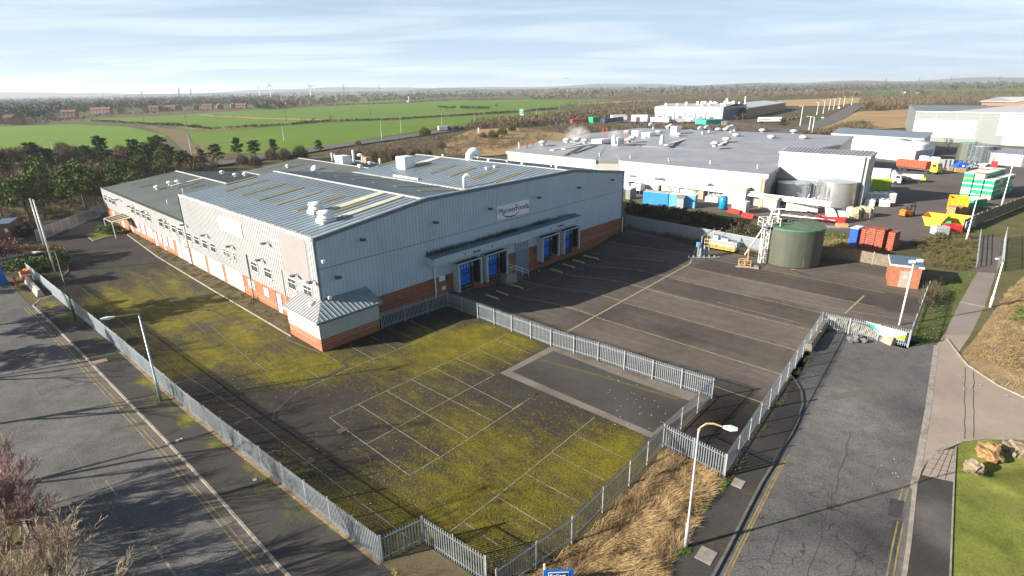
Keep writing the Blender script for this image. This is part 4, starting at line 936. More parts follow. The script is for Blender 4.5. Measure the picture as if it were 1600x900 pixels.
mb = wmb(); mb.box(O[0]-.05, 5.55, O[1]-.08, O[1], zo_-.2, zo_+.06); mb.box(5.5, 5.58, O[1], -.1, zo_-.2, zo_+.05); mb.build('annexe_gutter', M['trim'], ann)
mb = wmb(); mb.box(O[0]-.08, O[0], O[1], 4.25, zo_-.2, zo_+.06); mb.build('annexe_gutter', M['shut'], ann)
# entrance canopy
EC = [G(162, 341, 3.0), G(175, 347.5, 3.0), G(208, 341, 3.0), G(190, 334.5, 3.0)]
mb = MB(); mb.slab([tuple(p+Vector((0, 0, .2 if i > 1 else 0))) for i, p in enumerate(EC)], .12)
ec = mb.build('entrance_canopy', mat('cream ribbed canopy', (.42, .38, .26), .6, var=.2, dirt=(.2, .18, .1)), WH)
mb = MB()
for p in EC[:2]: mb.tube([(p.x, p.y, 0), (p.x, p.y, 2.9)], .07, 6)
mb.build('canopy_post', M['metalw'], ec)
mb = MB()
for k in (1, 2, 3):
    a = EC[0].lerp(EC[1], k/4); b = EC[3].lerp(EC[2], k/4); mb.tube([(a.x, a.y, 3.06), (b.x, b.y, 3.26)], .07, 4)
mb.build('canopy_rib', M['dgrey'], ec)
# air conditioners on the bed
for i, (px, py, lb) in enumerate(((226, 371, 'white air conditioning unit nearest the entrance canopy by the long brick wall'), (262, 391, 'white air conditioning unit against the long wall, left one of a close pair'), (271, 395, 'white air conditioning unit against the long wall, right one of a close pair'), (293, 402, 'small white air conditioning unit alone beside the first grey shutter'))):
    g = G(px, py); r_ = thing('air_conditioner', lb, 'air conditioner', g, R(VA), 'air conditioning units along the long wall')
    mb = MB(lambda x, y, z, g=g: (g.x+x*V2.x-y*V2.y, g.y+x*V2.y+y*V2.x, g.z+z)); mb.bev(-.5, .5, -.25, .25, .12, .95, .04); r_.rotation_euler = (0, 0, 0); mb.build('casing', M['white1'], r_)
    mb = MB(lambda x, y, z, g=g: (g.x+x*V2.x-y*V2.y, g.y+x*V2.y+y*V2.x, g.z+z))
    mb.add([(-.1+.34*cos(a*pi/6), .255, .53+.34*sin(a*pi/6)) for a in range(12)], [tuple(range(12))]); mb.box(-.45, .45, -.2, .2, 0, .12); mb.build('fan_grille', M['dgrey'], r_)
# ---------------------------------------------------------------- neighbouring factory
def lf(p, a):
    c, s = cos(a), sin(a); p = Vector(p); return lambda x, y, z: (p.x+x*c-y*s, p.y+x*s+y*c, p.z+z)
def ang2(a, b): d = Vector(b)-Vector(a); return math.atan2(d.y, d.x)
def shell(root, top, wallm, roofm, over=.0, th=.5, wname='wall', rname='roof', z0=0, seam=None):
    mb = MB(); n = len(top); vs = [(p[0], p[1], z0) for p in top]+[(p[0], p[1], p[2]-.05) for p in top]
    mb.add(vs, [(i, (i+1) % n, n+(i+1) % n, n+i) for i in range(n)]); mb.build(wname, wallm, root)
    c = sum((Vector(p) for p in top), Vector())/n
    tp = []
    for p in top:
        d = Vector((p[0]-c.x, p[1]-c.y, 0)).normalized()*over; tp.append((p[0]+d.x, p[1]+d.y, p[2]))
    mb = MB(); mb.slab([(p[0], p[1], p[2]-.02) for p in tp], th); fo = mb.build('fascia', M['metalw2'], root)
    mb = MB(); k = .45
    tq = [tuple(Vector(p)+(Vector((c.x, c.y, p[2]))-Vector(p)).normalized()*k+Vector((0, 0, .02))) for p in tp]
    mb.add(tq, [tuple(range(n))]); r = mb.build(rname, roofm, root)
    return r
M['ventw'] = mat('weathered white vent', (.50, .50, .49), .5, var=.1)
M['metalw2'] = mat('cream white cladding', (.355, .35, .34), .5, var=.05, scale=.3)
M['nroof'] = mat('grey standing seam roof', (.29, .30, .32), .5, .05, var=.14, scale=.12, dirt=(.235, .24, .25))
FA = thing('factory', 'large pale neighbouring factory with broad grey roofs covered in extract vents', 'factory', G(1195, 322))
def G3(l): return [G(a, b, z) for a, b, z in l]
ra = G3([(1199, 272, 7), (970, 250.5, 7), (969, 252, 7), (930, 249.5, 7), (793, 236, 7), (850, 220, 8.3), (1217, 241, 8.3), (1226, 252, 7.3)])
shell(FA, [ra[0], ra[1], ra[5].lerp(ra[6], .34), ra[6], ra[7]], M['metalw2'], M['nroof'], .5, .9)
fl_ = [ra[1]+Vector((.3, -.2, -.03)), ra[3]+Vector((0, 0, -.03)), ra[5].lerp(ra[6], .2)+Vector((0, 0, -.04)), ra[5].lerp(ra[6], .5)+Vector((0, 0, -.04))]; shell(FA, fl_, M['metalw2'], M['nroof'], 0, .9)
shell(FA, [ra[3], ra[4], ra[5], ra[5].lerp(ra[6], .33)], M['metalw2'], M['nroof'], .5, .9)
rb = G3([(880, 220.5, 7.9), (1217, 241, 7.9), (1281, 232, 8.7), (1313, 226, 8.9), (1333, 212.5, 9.6), (1200, 207, 9.6), (1000, 200, 9.6), (918, 209, 8.9)])
shell(FA, rb, M['metalw2'], M['nroof'], .2, .6)
n2 = G3([(1219, 236, 10.6), (1359, 244.5, 10.6), (1370, 236.5, 11.1), (1229, 229.5, 11.1)])
shell(FA, n2, M['metalw2'], M['nroof'], .25, .5)
# lower wall details of the near side: recessed grey bays, posts, braces
A_, B_ = ra[0], ra[1]; aw = ang2(A_, B_); Lw = (Vector((B_.x, B_.y))-Vector((A_.x, A_.y))).length; F = lf((A_.x, A_.y, 0), aw)
mb = MB(F); mb.box(.4, Lw, .02, .18, 3.7, 6.2); mb.box(.4, Lw, -.05, .02, 3.55, 3.7)
for x in (12.5, 25.5): mb.box(x, x+.25, .0, .2, 3.7, 6.2)
mb.build('upper_panel', M['metalw2'], FA)
for x0, x1 in ((6, 7.2), (12, 13.2), (24.5, 27.5), (33, 35)): mb = MB(F); mb.box(x0, x1, .02, .10, .2, 3.5); mb.build('bay_door', M['dgrey'], FA)
mb = MB(F)
for x in (-.1, .5): mb.tube([(x, 1.0, 0), (x, 1.0, 6)], .16, 8)
mb.build('downpipe', M['wood'], FA)
mb = MB(F); 
for x in (12.5, 25.5): mb.tube([(x, .2, 3.7), (x-4.5, 1.6, .6)], .07, 6); mb.tube([(x, .2, 3.7), (x+3.5, 1.6, 1.6)], .07, 6)
mb.build('brace', M['dgrey'], FA)
mb = MB(F)
for y, z in ((.9, 3.0), (1.2, 2.6), (1.5, 2.3)): mb.tube([(-14, y+1, z), (-.5, y+1, z), (.5, y, z), (Lw-2, y, z)], .16, 8)
for x in range(0, int(Lw), 4): mb.tube([(x, 1.8, 0), (x, 1.8, 3.2)], .07, 4)
mb.build('pipework', M['metalw'], FA)
# N2 wall joints and lower grey part
a2, b2 = n2[1], n2[2]; F2 = lf((a2.x, a2.y, 0), ang2(a2, b2)); L2 = (b2-a2).length
mb = MB(F2); 
for x in (1, 4, 7): mb.box(x, x+.2, -.12, -.02, 0, 5)
mb.box(0, L2, -.08, -.02, .1, 4.6); mb.build('lower_panel', M['shut'], FA)
F3 = lf((n2[0].x, n2[0].y, 0), ang2(n2[0], n2[1])); L3 = (n2[1]-n2[0]).length
mb = MB(F3); mb.box(0, L3-2.2, -.12, -.02, 0, 4.6)
x = .5
while x < L3-3: mb.box(x, x+.12, -.18, -.12, 0, 4.6); x += 1.5
mb.build('lower_panel', mat('slate grey panel', (.16, .19, .22), .5), FA)
mb = MB(F3); mb.tube([(L3-.6, -.2, 0), (L3-.6, -.2, 10.4)], .1, 6); mb.build('downpipe', M['dgrey'], FA)
# roof seams of the factory
def seams(P0, P1, P2, P3, n, root):
    """n seam ribs running from edge P0-P1 to edge P3-P2"""
    mb = MB()
    for i in range(1, n):
        a = P0.lerp(P1, i/n); b = P3.lerp(P2, i/n); d = (P1-P0).normalized()*.04; u = Vector((0, 0, .11))
        mb.add([a-d+u, a+d+u, b+d+u, b-d+u, a-d, a+d, b+d, b-d], [(0, 1, 2, 3), (4, 0, 3, 7), (1, 5, 6, 2)])
    mb.build('roof_seams', M['nroof'], root)
seams(n2[0], n2[1], n2[2], n2[3], 22, FA)
# factory roof vents
def on_roof(px, py):
    return G(px, py, 8.3 if py > 222+(px-880)*.06 else 9.0)
vents = [(1034, 224, 'cone'), (960, 224, 'cone'), (1117, 228, 'flat'), (1135, 221, 'flat'), (1150, 214, 'flat'), (1205, 217, 'flat'), (1255, 218, 'flat'), (1098, 204, 'flat'), (1122, 205, 'flat'), (1134, 205, 'flat'), (1029, 209, 'flat'), (1060, 213, 'flat'), (1062, 202, 'flat'),
         (1191, 206.5, 'flat'), (1240, 208, 'flat'), (982, 222, 'flat'), (988, 219, 'flat'), (886, 222, 'flat'), (902, 221, 'flat'), (914, 223, 'flat'), (848, 226, 'flat'), (980, 209, 'flat'), (1044, 201, 'flat'),
         (893, 239, 'dot'), (937, 243, 'dot'), (985, 246, 'dot'), (1045, 251, 'dot'), (1110, 255, 'dot'), (1184, 262, 'dot')]
for px, py, k in vents:
    p = on_roof(px, py) if k != 'dot' else G(px, py, 7.5); mb = MB()
    if k == 'flat': mb.lathe(p, [(.7, -.2), (.7, .45), (1.25, .5), (1.3, .8), (.9, 1.15), (0, 1.3)], 10)
    elif k == 'cone': mb.lathe(p, [(.8, -.2), (.8, .4), (.55, 1.2), (.55, 2.0), (.4, 2.4), (0, 2.5)], 10)
    else: mb.lathe(p, [(.2, -.2), (.2, .4), (.35, .45), (0, .7)], 8)
    mb.build('roof_ventilator', M['ventw'], FA, True)
for px, py in ((1021, 203), (1052, 205), (1098, 210), (1108, 208), (1142, 209), (1147, 207)):
    goose(G(px, py, 9.2), .5, 1.2, 1.1, M['ventw'], FA, ang=R(200))
for px, py, w, h in ((1055, 212, 1.4, 3.2), (996, 213, 1.6, 2.0), (1014, 214, 2, 1.6), (965, 224, 1.5, 1.8), (940, 221, 2.5, .8)):
    p = G(px, py, 8.6); F = lf(p, R(42)); mb = MB(F); mb.bev(-w, w, -w*.8, w*.8, -.4, h, .1); mb.build('roof_plant_box', M['white1'], FA)
for px, py, px2, py2 in ((1040, 203, 1005, 215), (1080, 202, 1058, 210), (1072, 216, 1040, 226), (1165, 208, 1148, 216), (1222, 211, 1208, 216), (1272, 212, 1258, 217), (1148, 216, 1125, 225), (905, 224, 862, 234), (925, 224, 880, 232)):
    a, b = G(px, py, 8.9), G(px2, py2, 8.9); mb = MB(); d = (b-a).normalized(); nn = Vector((-d.y, d.x, 0)); mb.slab([a-nn*.6, b-nn*.6, b+nn*.6, a+nn*.6], .3); mb.build('pale_roof_strip', M['ridge'], FA)
for px, py in ((811, 232), (823, 231), (832, 229)):
    p = G(px, py, 7.5); mb = MB(); mb.tube([p, p+Vector((0, 0, 1.8))], .22, 8); mb.build('flue', M['metalw'] if px == 811 else M['rust'], FA)
for px, py in ((942, 211), (948, 210), (977, 216)):
    p = G(px, py, 8.8); mb = MB(); mb.tube([p, p+Vector((0, 0, 2.4))], .13, 6); mb.build('flue', M['redor'], FA)
# steam
sm_ = bpy.data.materials.new('steam'); sm_.use_nodes = True; nt = sm_.node_tree; nt.nodes.clear()
vol = nt.nodes.new('ShaderNodeVolumePrincipled'); vol.inputs['Color'].default_value = (1, 1, 1, 1); out = nt.nodes.new('ShaderNodeOutputMaterial')
tcx = nt.nodes.new('ShaderNodeTexCoord'); gr = nt.nodes.new('ShaderNodeTexGradient'); gr.gradient_type = 'SPHERICAL'; nt.links.new(tcx.outputs['Object'], gr.inputs[0])
ns = nzz(nt, 1.9, 5, tcx.outputs['Object'], .6, .3)
dn = mth(nt, 'MULTIPLY', mth(nt, 'MULTIPLY', mapr(nt, ns, .40, .72), mapr(nt, gr.outputs[1], .05, .8)), .55)
nt.links.new(dn, vol.inputs['Density']); nt.links.new(vol.outputs[0], out.inputs['Volume'])
def steam(p, r, sz, lb):
    mb = MB(); mb.blob((0, 0, 0), .98, 2, .0); o = mb.build('steam_plume', sm_); o.location = p; o.scale = (r, r*.8, sz); tag(o, lb, 'steam'); return o
steam(G(904, 214, 9)+Vector((-.5, 0, 1.0)), 5.2, 3.6, 'larger puff of white steam rising from the neighbouring factory roof')
steam(G(960, 214, 9.5)+Vector((0, 0, .8)), 2.6, 2.4, 'small thin puff of steam over the neighbouring factory roof')
# far annexes
ST = thing('storage_building', 'long low factory building with blue grey roof behind the white curved roof store', 'building', G(1443, 232))
n3 = G3([(1301, 208, 6.3), (1443, 216.3, 6.3), (1456, 206.5, 6.6), (1313, 199.5, 6.6)])
shell(ST, n3, M['metalw2'], mat('blue grey roof sheet', (.20, .23, .29), .5), .5, .7)
TE = thing('curved_roof_store', 'white store with twin curved roof behind the red skip lorry', 'building', G(1424, 253))
a, b = G(1362, 246), G(1424, 253); Ft = lf(a, ang2(a, b)); Lt = (b-a).length
mb = MB(Ft); n = 12; vs = []
for i in range(n+1):
    x = Lt*i/n; h = 5.0+.7*abs(sin(pi*2*i/n))**.8; vs += [(x, 0, 0), (x, 0, h-1.0), (x, 2.5, h+.4), (x, 9, h+.7), (x, 10, h-.6), (x, 10, 0)]
mb.add(vs, [(6*i+k, 6*i+6+k, 6*i+7+k, 6*i+1+k) for i in range(n) for k in range(5)]+[(0, 1, 2, 3, 4, 5), tuple(6*n+5-k for k in range(6))]); mb.build('shell', M['white1'], TE, True)
mb = MB(Ft); mb.box(Lt*.62, Lt*.63, -.05, 0, 0, 5); mb.box(0, Lt, -.06, -.01, 4.2, 4.3); mb.build('joint', M['shut'], TE)
mb = MB(Ft); mb.box(Lt+.01, Lt+.1, 1, 9, 0, 3.6); mb.build('door', M['shut'], TE)
SH = thing('service_building', 'low cream service building with ribbed roof at the right edge of the factory yard', 'building', G(1545, 262))
n5 = G3([(1546, 238, 3.6), (1640, 245, 3.6), (1640, 236, 4.2), (1546, 229.5, 4.2)]); shell(SH, n5, M['metalw2'], M['nroof'], .3, .35); seams(n5[0], n5[1], n5[2], n5[3], 26, SH)
F5 = lf((n5[0].x, n5[0].y, 0), ang2(n5[0], n5[1]))
mb = MB(F5); mb.box(5, 7.5, -.1, -.01, 0, 2.4); mb.build('door', M['shut'], SH); mb = MB(F5); mb.box(9, 18, -.1, -.01, 0, 3); mb.build('door', M['dgrey'], SH)
# ---------------------------------------------------------------- big white and grey warehouse at the right
WR = thing('distribution_warehouse', 'huge boxy distribution warehouse with white and grey panels at the right edge', 'warehouse', G(1430, 222))
p1, p2, p3 = G(1421, 163.5, 12.6), G(1433, 174, 12.6), G(1568, 176.5, 12.6); d = (p3-p2).normalized(); p4 = p2+d*150; p5 = p4+(p1-p2).normalized()*95; p1 = p2+(p1-p2).normalized()*95
M['wgrey'] = mat('sage grey panel', (.17, .20, .19), .5, var=.05); M['wwhite'] = mat('bright white panel', (.44, .44, .435), .4, var=.02)
mb = MB(); mb.prism([(p.x, p.y) for p in (p2, p4, p5, p1)], 0, 12.6); mb.build('wall', M['wgrey'], WR)
Fw = lf((p2.x, p2.y, 0), ang2(p2, p4)); Lf = (p3-p2).length
mb = MB(Fw); mb.box(-.1, Lf*.755, -.15, -.02, 1.9, 9.2); mb.box(Lf*.98, 150, -.15, -.02, 3.8, 11.9); mb.build('white_panel', M['wwhite'], WR)
mb = MB(Fw); mb.box(-.15, -.02, 20, 95, 3.0, 9.2); mb.box(-.16, -.02, 0, 18, 3.0, 12.0); mb.build('white_panel', M['wwhite'], WR)
mb = MB(Fw); mb.box(-.25, 150, -.3, .3, 12.3, 12.75); mb.box(-.3, .3, -.3, 95, 12.3, 12.75); mb.box(Lf+2, 150, -.12, -.02, 0, 3.6); mb.build('parapet_trim', M['wwhite'], WR)
mb = MB(Fw)
for z in (2.1, 9.8, 11.0): mb.box(0, Lf, -.06, -.02, z, z+.04)
for x in (Lf*.25, Lf*.5, Lf*.77): mb.box(x, x+.08, -.07, -.02, 0, 12.3)
mb.build('panel_joint', M['shut'], WR)
for y0, y1 in ((2, 44), (48, 92)):
    mb = MB(Fw); ym = (y0+y1)/2
    mb.add([(12, y0, 12.65), (150, y0, 12.65), (150, ym, 14.8), (28, ym, 14.8), (150, y1, 12.65), (12, y1, 12.65)], [(0, 1, 2, 3), (3, 2, 4, 5), (0, 3, 5)]); mb.build('roof', M['wwhite'], WR)
FB = thing('far_office', 'distant office with a sloping white roof beyond the huge distribution warehouse', 'building', G(1550, 168))
n6 = G3([(1535, 157.5, 9), (1585, 158.5, 9), (1620, 151, 13), (1560, 151.5, 10)]); shell(FB, n6, M['hbrick'], M['wwhite'], 2, .6)
WB = thing('white_works', 'long white industrial building with loading bays beyond the vehicle park', 'building', G(1023, 185))
a, b = G(1023, 186), G(1128, 188); Fb = lf(a, ang2(a, b)); Lb = (b-a).length
mb = MB(Fb); mb.box(0, Lb, 0, 62, 0, 9.4); mb.build('wall', M['wwhite'], WB)
mb = MB(Fb); mb.slab([(-.5, -.6, 9.6), (Lb+.5, -.6, 9.6), (Lb+.5, 30, 11.2), (-.5, 30, 11.2)], .3); mb.slab([(-.5, 30, 11.2), (Lb+.5, 30, 11.2), (Lb+.5, 62, 9.6), (-.5, 62, 9.6)], .3); mb.box(-.3, Lb+.3, -.6, -.1, 5.0, 9.4); mb.build('roof', M['wwhite'], WB)
for i in range(6):
    mb = MB(Fb); x = 3+i*8.2; mb.box(x, x+3, -.15, -.02, 0, 2.6); mb.build('loading_bay', M['dgrey'], WB)
mb = MB(Fb)
for i in range(5): mb.box(8+i*8.2, 8.6+i*8.2, -.2, -.02, 0, 5)
mb.build('pilaster', M['dgrey'], WB)
mb = MB(Fb); mb.box(Lb+.02, Lb+.25, 3, 55, .5, 9.2); mb.build('glazed_wall', mat('blue grey glazing', (.14, .20, .26), .2), WB)
rr = random.Random(2)
for i in range(22): mb = MB(Fb); x, y = rr.uniform(3, Lb-3), rr.uniform(6, 58); mb.box(x, x+rr.uniform(.8, 2.4), y, y+1.6, 9.8, 11.2+rr.uniform(.6, 1.6)); mb.build('roof_plant', M['metalw'], WB)
mb = MB(Fb); mb.tube([(Lb*.82, 40, 10), (Lb*.82, 40, 15)], .9, 10); mb.tube([(Lb-1, 60, 9), (Lb-1, 60, 16)], .5, 8); mb.build('chimney', M['metalw'], WB)
BO = thing('brick_office', 'two storey tan brick office with white hipped roof beside the long white industrial building', 'building', G(1160, 187))
n7 = G3([(1153, 167, 7.5), (1168, 169, 7.5), (1200, 164, 7.5), (1228, 160, 7.5), (1195, 157, 7.5), (1165, 160, 7.5)]); shell(BO, n7, mat('tan brick', (.42, .27, .15), .8), M['wwhite'], 1.2, .6)
# ---------------------------------------------------------------- vehicles
def wheels(mb, xs, hw, r, w=.25):
    for x in xs:
        for y in (-hw, hw): mb.tube([(x, y-w/2, r), (x, y+w/2, r)], r, 12)
def car(colour, van=False):
    root = thing('parked_car', '', 'car'); h = 1.0 if not van else 1.2; L = 4.3 if not van else 5.2
    mb = MB(); w = .88; P = [(-L/2, .35), (-L/2, .85), (-L/2+.5, .95), (L/2-1.1, .92), (L/2-.1, .75), (L/2, .5), (L/2, .3)]
    if van: P = [(-L/2, .35), (-L/2, 1.9), (L/2-1.7, 1.9), (L/2-.9, 1.15), (L/2-.1, .95), (L/2, .6), (L/2, .3)]
    n = len(P); vs = [(x, -w, z) for x, z in P]+[(x, w, z) for x, z in P]
    mb.add(vs, [tuple(range(n)), tuple(range(2*n-1, n-1, -1))]+[(i, n+i, n+(i+1) % n, (i+1) % n) for i in range(n)])
    if not van: mb.add([(-1.55, -.66, 1.42), (.35, -.66, 1.42), (.35, .66, 1.42), (-1.55, .66, 1.42), (-1.5, -.64, 1.46), (.3, -.64, 1.46), (.3, .64, 1.46), (-1.5, .64, 1.46)], [(0, 1, 5, 4), (1, 2, 6, 5), (2, 3, 7, 6), (3, 0, 4, 7), (4, 5, 6, 7)])
    mb.build('body', M[colour], root)
    mb = MB()
    if not van: mb.add([(-2.0, -.8, .93), (1.15, -.8, .93), (1.15, .8, .93), (-2.0, .8, .93), (-1.55, -.66, 1.42), (.35, -.66, 1.42), (.35, .66, 1.42), (-1.55, .66, 1.42)], [(0, 1, 5, 4), (1, 2, 6, 5), (2, 3, 7, 6), (3, 0, 4, 7), (4, 5, 6, 7)])
    else: mb.box(.9, 1.5, -.9, .9, 1.25, 1.8); mb.add([(.95, -.8, 1.88), (1.65, -.8, 1.25), (1.65, .8, 1.25), (.95, .8, 1.88)], [(0, 1, 2, 3)])
    mb.build('windows', M['glass'], root)
    for x in (-L/2+.8, L/2-.85):
        for y in (-.82, .82): m2 = MB(); m2.tube([(x, y-.1, .32), (x, y+.1, .32)], .32, 10); m2.build('wheel', M['dark'], root)
    return root
protos = {}
def put_car(px, py, c, a, label, van=False, cat=None, group='vehicles parked beyond the factory roof', z=.03):
    k = (c, van)
    o = protos[k] if k not in used else copy_tree(protos[k])
    used.add(k); place(o, G(px, py, z), R(a), label); o['category'] = cat or ('van' if van else 'car'); o['group'] = group
    if van: o.name = 'parked_van'
    return o
used = set()
for k in (('cblue', 0), ('cblack', 0), ('csilver', 0), ('cred', 0), ('white1', 0), ('white1', 1)): protos[(k[0], bool(k[1]))] = car(k[0], bool(k[1]))
cn = {'cblue': 'dark blue', 'cblack': 'black', 'csilver': 'silver', 'cred': 'red', 'white1': 'white'}
CARS = [(862, 193.5, 'cblue', 'left of the red trailer, leftmost of the far vehicle park'), (869, 195, 'cblue', 'second from the left end of the far vehicle park'), (876, 192, 'cblack', 'close behind the dark blue pair left of the red trailer'), (880, 196, 'white1', 'in front of the left end of the red trailer'),
        (886, 193, 'csilver', 'touching the left end of the red trailer'), (891, 197, 'cblack', 'just before the red trailer'), (921, 198.5, 'csilver', 'alone in front of the right end of the red trailer'), (929, 199, 'white1', 'in front of the stacked green crates'), (941, 198, 'cblack', 'before the left end of the navy trailer'),
        (952, 199.5, 'cred', 'in front of the middle of the navy trailer'), (962, 199, 'csilver', 'in front of the right half of the navy trailer'), (974, 198, 'cblack', 'right of the navy trailer'), (981, 199, 'white1', 'in the open park between navy trailer and white hut'),
        (988, 195, 'cblue', 'in the rear row below the white hut, first of five'), (995, 194, 'cred', 'in the rear row below the white hut, second of five'), (1002, 196, 'cblack', 'in the rear row below the white hut, third of five'), (1007, 193.5, 'cblue', 'in the rear row below the white hut, fourth of five'), (1012, 195, 'cblue', 'in the rear row below the white hut, last of five'),
        (1030, 197, 'cblack', 'before the lettered white trailer, left'), (1037, 195.5, 'cred', 'before the lettered white trailer, right'), (1046, 196.5, 'cblue', 'right of the lettered white trailer'), (1090, 197, 'cred', 'left of the green sheeted store'), (1112, 199, 'csilver', 'in front of the green sheeted store'), (1122, 198, 'csilver', 'to the right of the green sheeted store'),
        (1232, 188, 'cred', 'first of three at the roadside by the small pine'), (1238, 187, 'cred', 'second of three at the roadside by the small pine'), (1244, 186, 'cblack', 'third of three at the roadside by the small pine'), (1228, 171, 'csilver', 'beyond the tan brick office, left'), (1233, 170.5, 'csilver', 'beyond the tan brick office, right')]
for i, (px, py, c, w_) in enumerate(CARS): put_car(px, py, c, random.choice((30, 35, 210, 120)), f'{cn[c]} car {w_}')

put_car(1286, 185, 'white1', 52, 'white car driving alone on the right highway', group='vehicles on the highways')
put_car(1311, 170, 'white1', 52, 'white van driving far up the right highway', True, group='vehicles on the highways')
put_car(723, 201, 'white1', 200, 'white van on the left highway behind the blue lorry', True, group='vehicles on the highways')
put_car(688, 217, 'csilver', 20, 'silver car on the highway below the blue and white lorry', group='vehicles on the highways')
def lorry(label, p, a, L, tm, cm, side=None, cabfront=True, h=3.9, name='lorry', curtain=None):
    root = thing(name, label, 'lorry', p); F = lf(p, a)
    mb = MB(F); mb.bev(-L/2, L/2, -1.25, 1.25, 1.15, h, .06); bx = mb.build('trailer_box', M[tm], root)
    if curtain: mb = MB(F); mb.box(L/2-.6, L/2+.02, -1.27, 1.27, 1.1, h+.02); mb.build('front_panel', M[curtain], root)
    mb = MB(F); mb.box(-L/2, L/2, -.9, .9, .85, 1.14); mb.build('chassis', M['dgrey'], root)
    for x in ((-L/2+1.2, -L/2+2.5, L/2-1.0) if L > 6 else (-L/2+1.,)):
        for y in (-1.05, 1.05): mb = MB(F); mb.tube([(x, y-.16, .5), (x, y+.16, .5)], .5, 12); mb.build('wheel', M['dark'], root)
    if cm:
        mb = MB(F); x0 = L/2+.35; P = [(x0, .7), (x0, h-.3), (x0+.5, h-.2), (x0+1.3, 2.6), (x0+2.1, 2.4), (x0+2.3, 1.6), (x0+2.35, .5), (x0, .5)]; n = len(P)
        mb.add([(x, -1.2, z) for x, z in P]+[(x, 1.2, z) for x, z in P], [tuple(range(n)), tuple(range(2*n-1, n-1, -1))]+[(i, n+i, n+(i+1) % n, (i+1) % n) for i in range(n)]); cb_ = mb.build('cab', M[cm], root)
        mb = MB(F); mb.box(x0+2.05, x0+2.33, -1.08, 1.08, 1.65, 2.35); mb.box(x0+1.1, x0+2.0, -1.22, 1.22, 1.6, 2.3); mb.build('windscreen', M['glass'], cb_)
        for y in (-1.05, 1.05): mb = MB(F); mb.tube([(x0+1.2, y-.16, .5), (x0+1.2, y+.16, .5)], .5, 12); mb.build('wheel', M['dark'], root)
    return root, F, bx
g1, g2 = G(892, 196), G(921, 194)
lorry('red curtain sided trailer in the far vehicle park', (g1+g2)/2, ang2(g1, g2), (g2-g1).length*.98, 'red', None)
g1, g2 = G(942, 194.5), G(972, 191); lorry('navy curtain sided trailer in the far vehicle park', (g1+g2)/2, ang2(g1, g2), (g2-g1).length*.98, 'navy', None)
g1, g2 = G(1047, 193.5), G(1017, 192); r_, F_, bx_ = lorry('white lettered trailer parked left in front of the long white industrial building', (g1+g2)/2, ang2(g1, g2), (g2-g1).length*.95, 'white1', None)
def side_text(F, x, y, z, body, size, mt, parent, flip):
    o = Vector(F(x, y, z)); ux = Vector(F(x+flip, y, z))-o; return text(body, size, o, ux, UZ, mt, parent, .02)
L_ = (g2-g1).length*.475; side_text(F_, L_-1.5, 1.28, 1.9, 'PREMIER FROZEN', 1.1, M['ink'], bx_, -1)
g1, g2 = G(1224, 192), G(1180, 192.5); r_, F_, bx_ = lorry('white lettered trailer with blue cab in front of the tan brick office', (g1+g2)/2, ang2(g2, g1), (g2-g1).length*.8, 'white1', 'cblue'); L_ = (g2-g1).length*.4
side_text(F_, -L_+.8, -1.28, 1.9, 'LOGISTICS', 1.5, M['ink'], bx_, 1)
for i, (px, py, c, w_) in enumerate(((1062, 193, 'csilver', 'silver lorry left of the green sheeted store, first of three before the loading bays'), (1076, 192, 'white1', 'white lorry second of three before the loading bays'), (1093, 192.5, 'csilver', 'grey lorry third of three before the loading bays'))): lorry(w_, G(px, py), R(150), 7, c, c, h=3.6)
lorry('blue fronted white lorry on the left highway', G(692, 206), R(22), 5.6, 'white1', 'cblue', h=3.6)
lorry('dark lorry tail in the far vehicle park behind the cars at its left end', G(878, 190), R(40), 6, 'navy', 'cblack', h=3.2)
# stores and huts of the vehicle park
def hut(label, a, b, dep, h, wm='white1', rm='metalw', name='hut', cat='building', door=True, z=0):
    p = G(*a); q = G(*b); F = lf(p, ang2(p, q)); L = (q-p).length; root = thing(name, label, cat, p)
    mb = MB(F); mb.box(0, L, 0, dep, 0, h); mb.build('wall', M[wm], root)
    mb = MB(F); mb.slab([(-.2, -.25, h+.15), (L+.2, -.25, h+.15), (L+.2, dep+.2, h+.35), (-.2, dep+.2, h+.35)], .18); mb.build('roof', M[rm], root)
    if door: mb = MB(F); mb.box(L*.3, L*.3+min(3, L*.4), -.06, -.01, 0, h*.75); mb.build('door', M['dgrey'], root)
    return root, F, L
hut('white flat roofed hut with a dark opening in the far vehicle park', (986, 189.5), (1011, 189.5), 8, 4.2, name='gatehouse')
hut('white site cabin behind the navy trailer', (957, 187.5), (980, 187), 6, 3.4, door=False)
r_, F_, L_ = hut('green sheeted lean to store in front of the long white industrial building', (1103, 195), (1130, 193), 9, 2.8, 'teal', 'teal', door=False, name='lean_to_store')
hut('small beige kiosk right of the green sheeted store', (1127, 197), (1135, 197), 3, 2.6, 'conc', 'conc', door=False, name='kiosk')
def crates(label, p, a, nx, ny, nz, s, mt, film=None, name='crate_stack', group=None, gap=.06, h=None):
    root = thing(name, label, 'crate stack', p, 0, group); F = lf(p, a); h = h or s*.8
    for i in range(nx):
        for j in range(ny):
            for k in range(nz):
                if k == nz-1 and (i*7+j*3) % 5 == 4 and nz > 3: continue
                mb = MB(F); x, y, z = i*(s+gap), j*(s+gap), k*h; t = s*.05
                mb.box(x, x+s, y, y+s, z+.02, z+h*.12)
                for q in range(4):
                    u0 = x+q*s/4+t; mb.box(u0, u0+s/4-t*1.4, y+.01, y+s-.01, z+h*.12, z+h*.86)
                mb.box(x, x+s, y, y+s, z+h*.86, z+h*.94); mb.build('crate', M[mt], root)
            if film: mb = MB(F); x, y, z = i*(s+gap), j*(s+gap), nz*h; mb.bev(x-.02, x+s+.02, y-.02, y+s+.02, z-.04, z+.12, .05); mb.build('wrap_sheet', M[film], root)
    return root
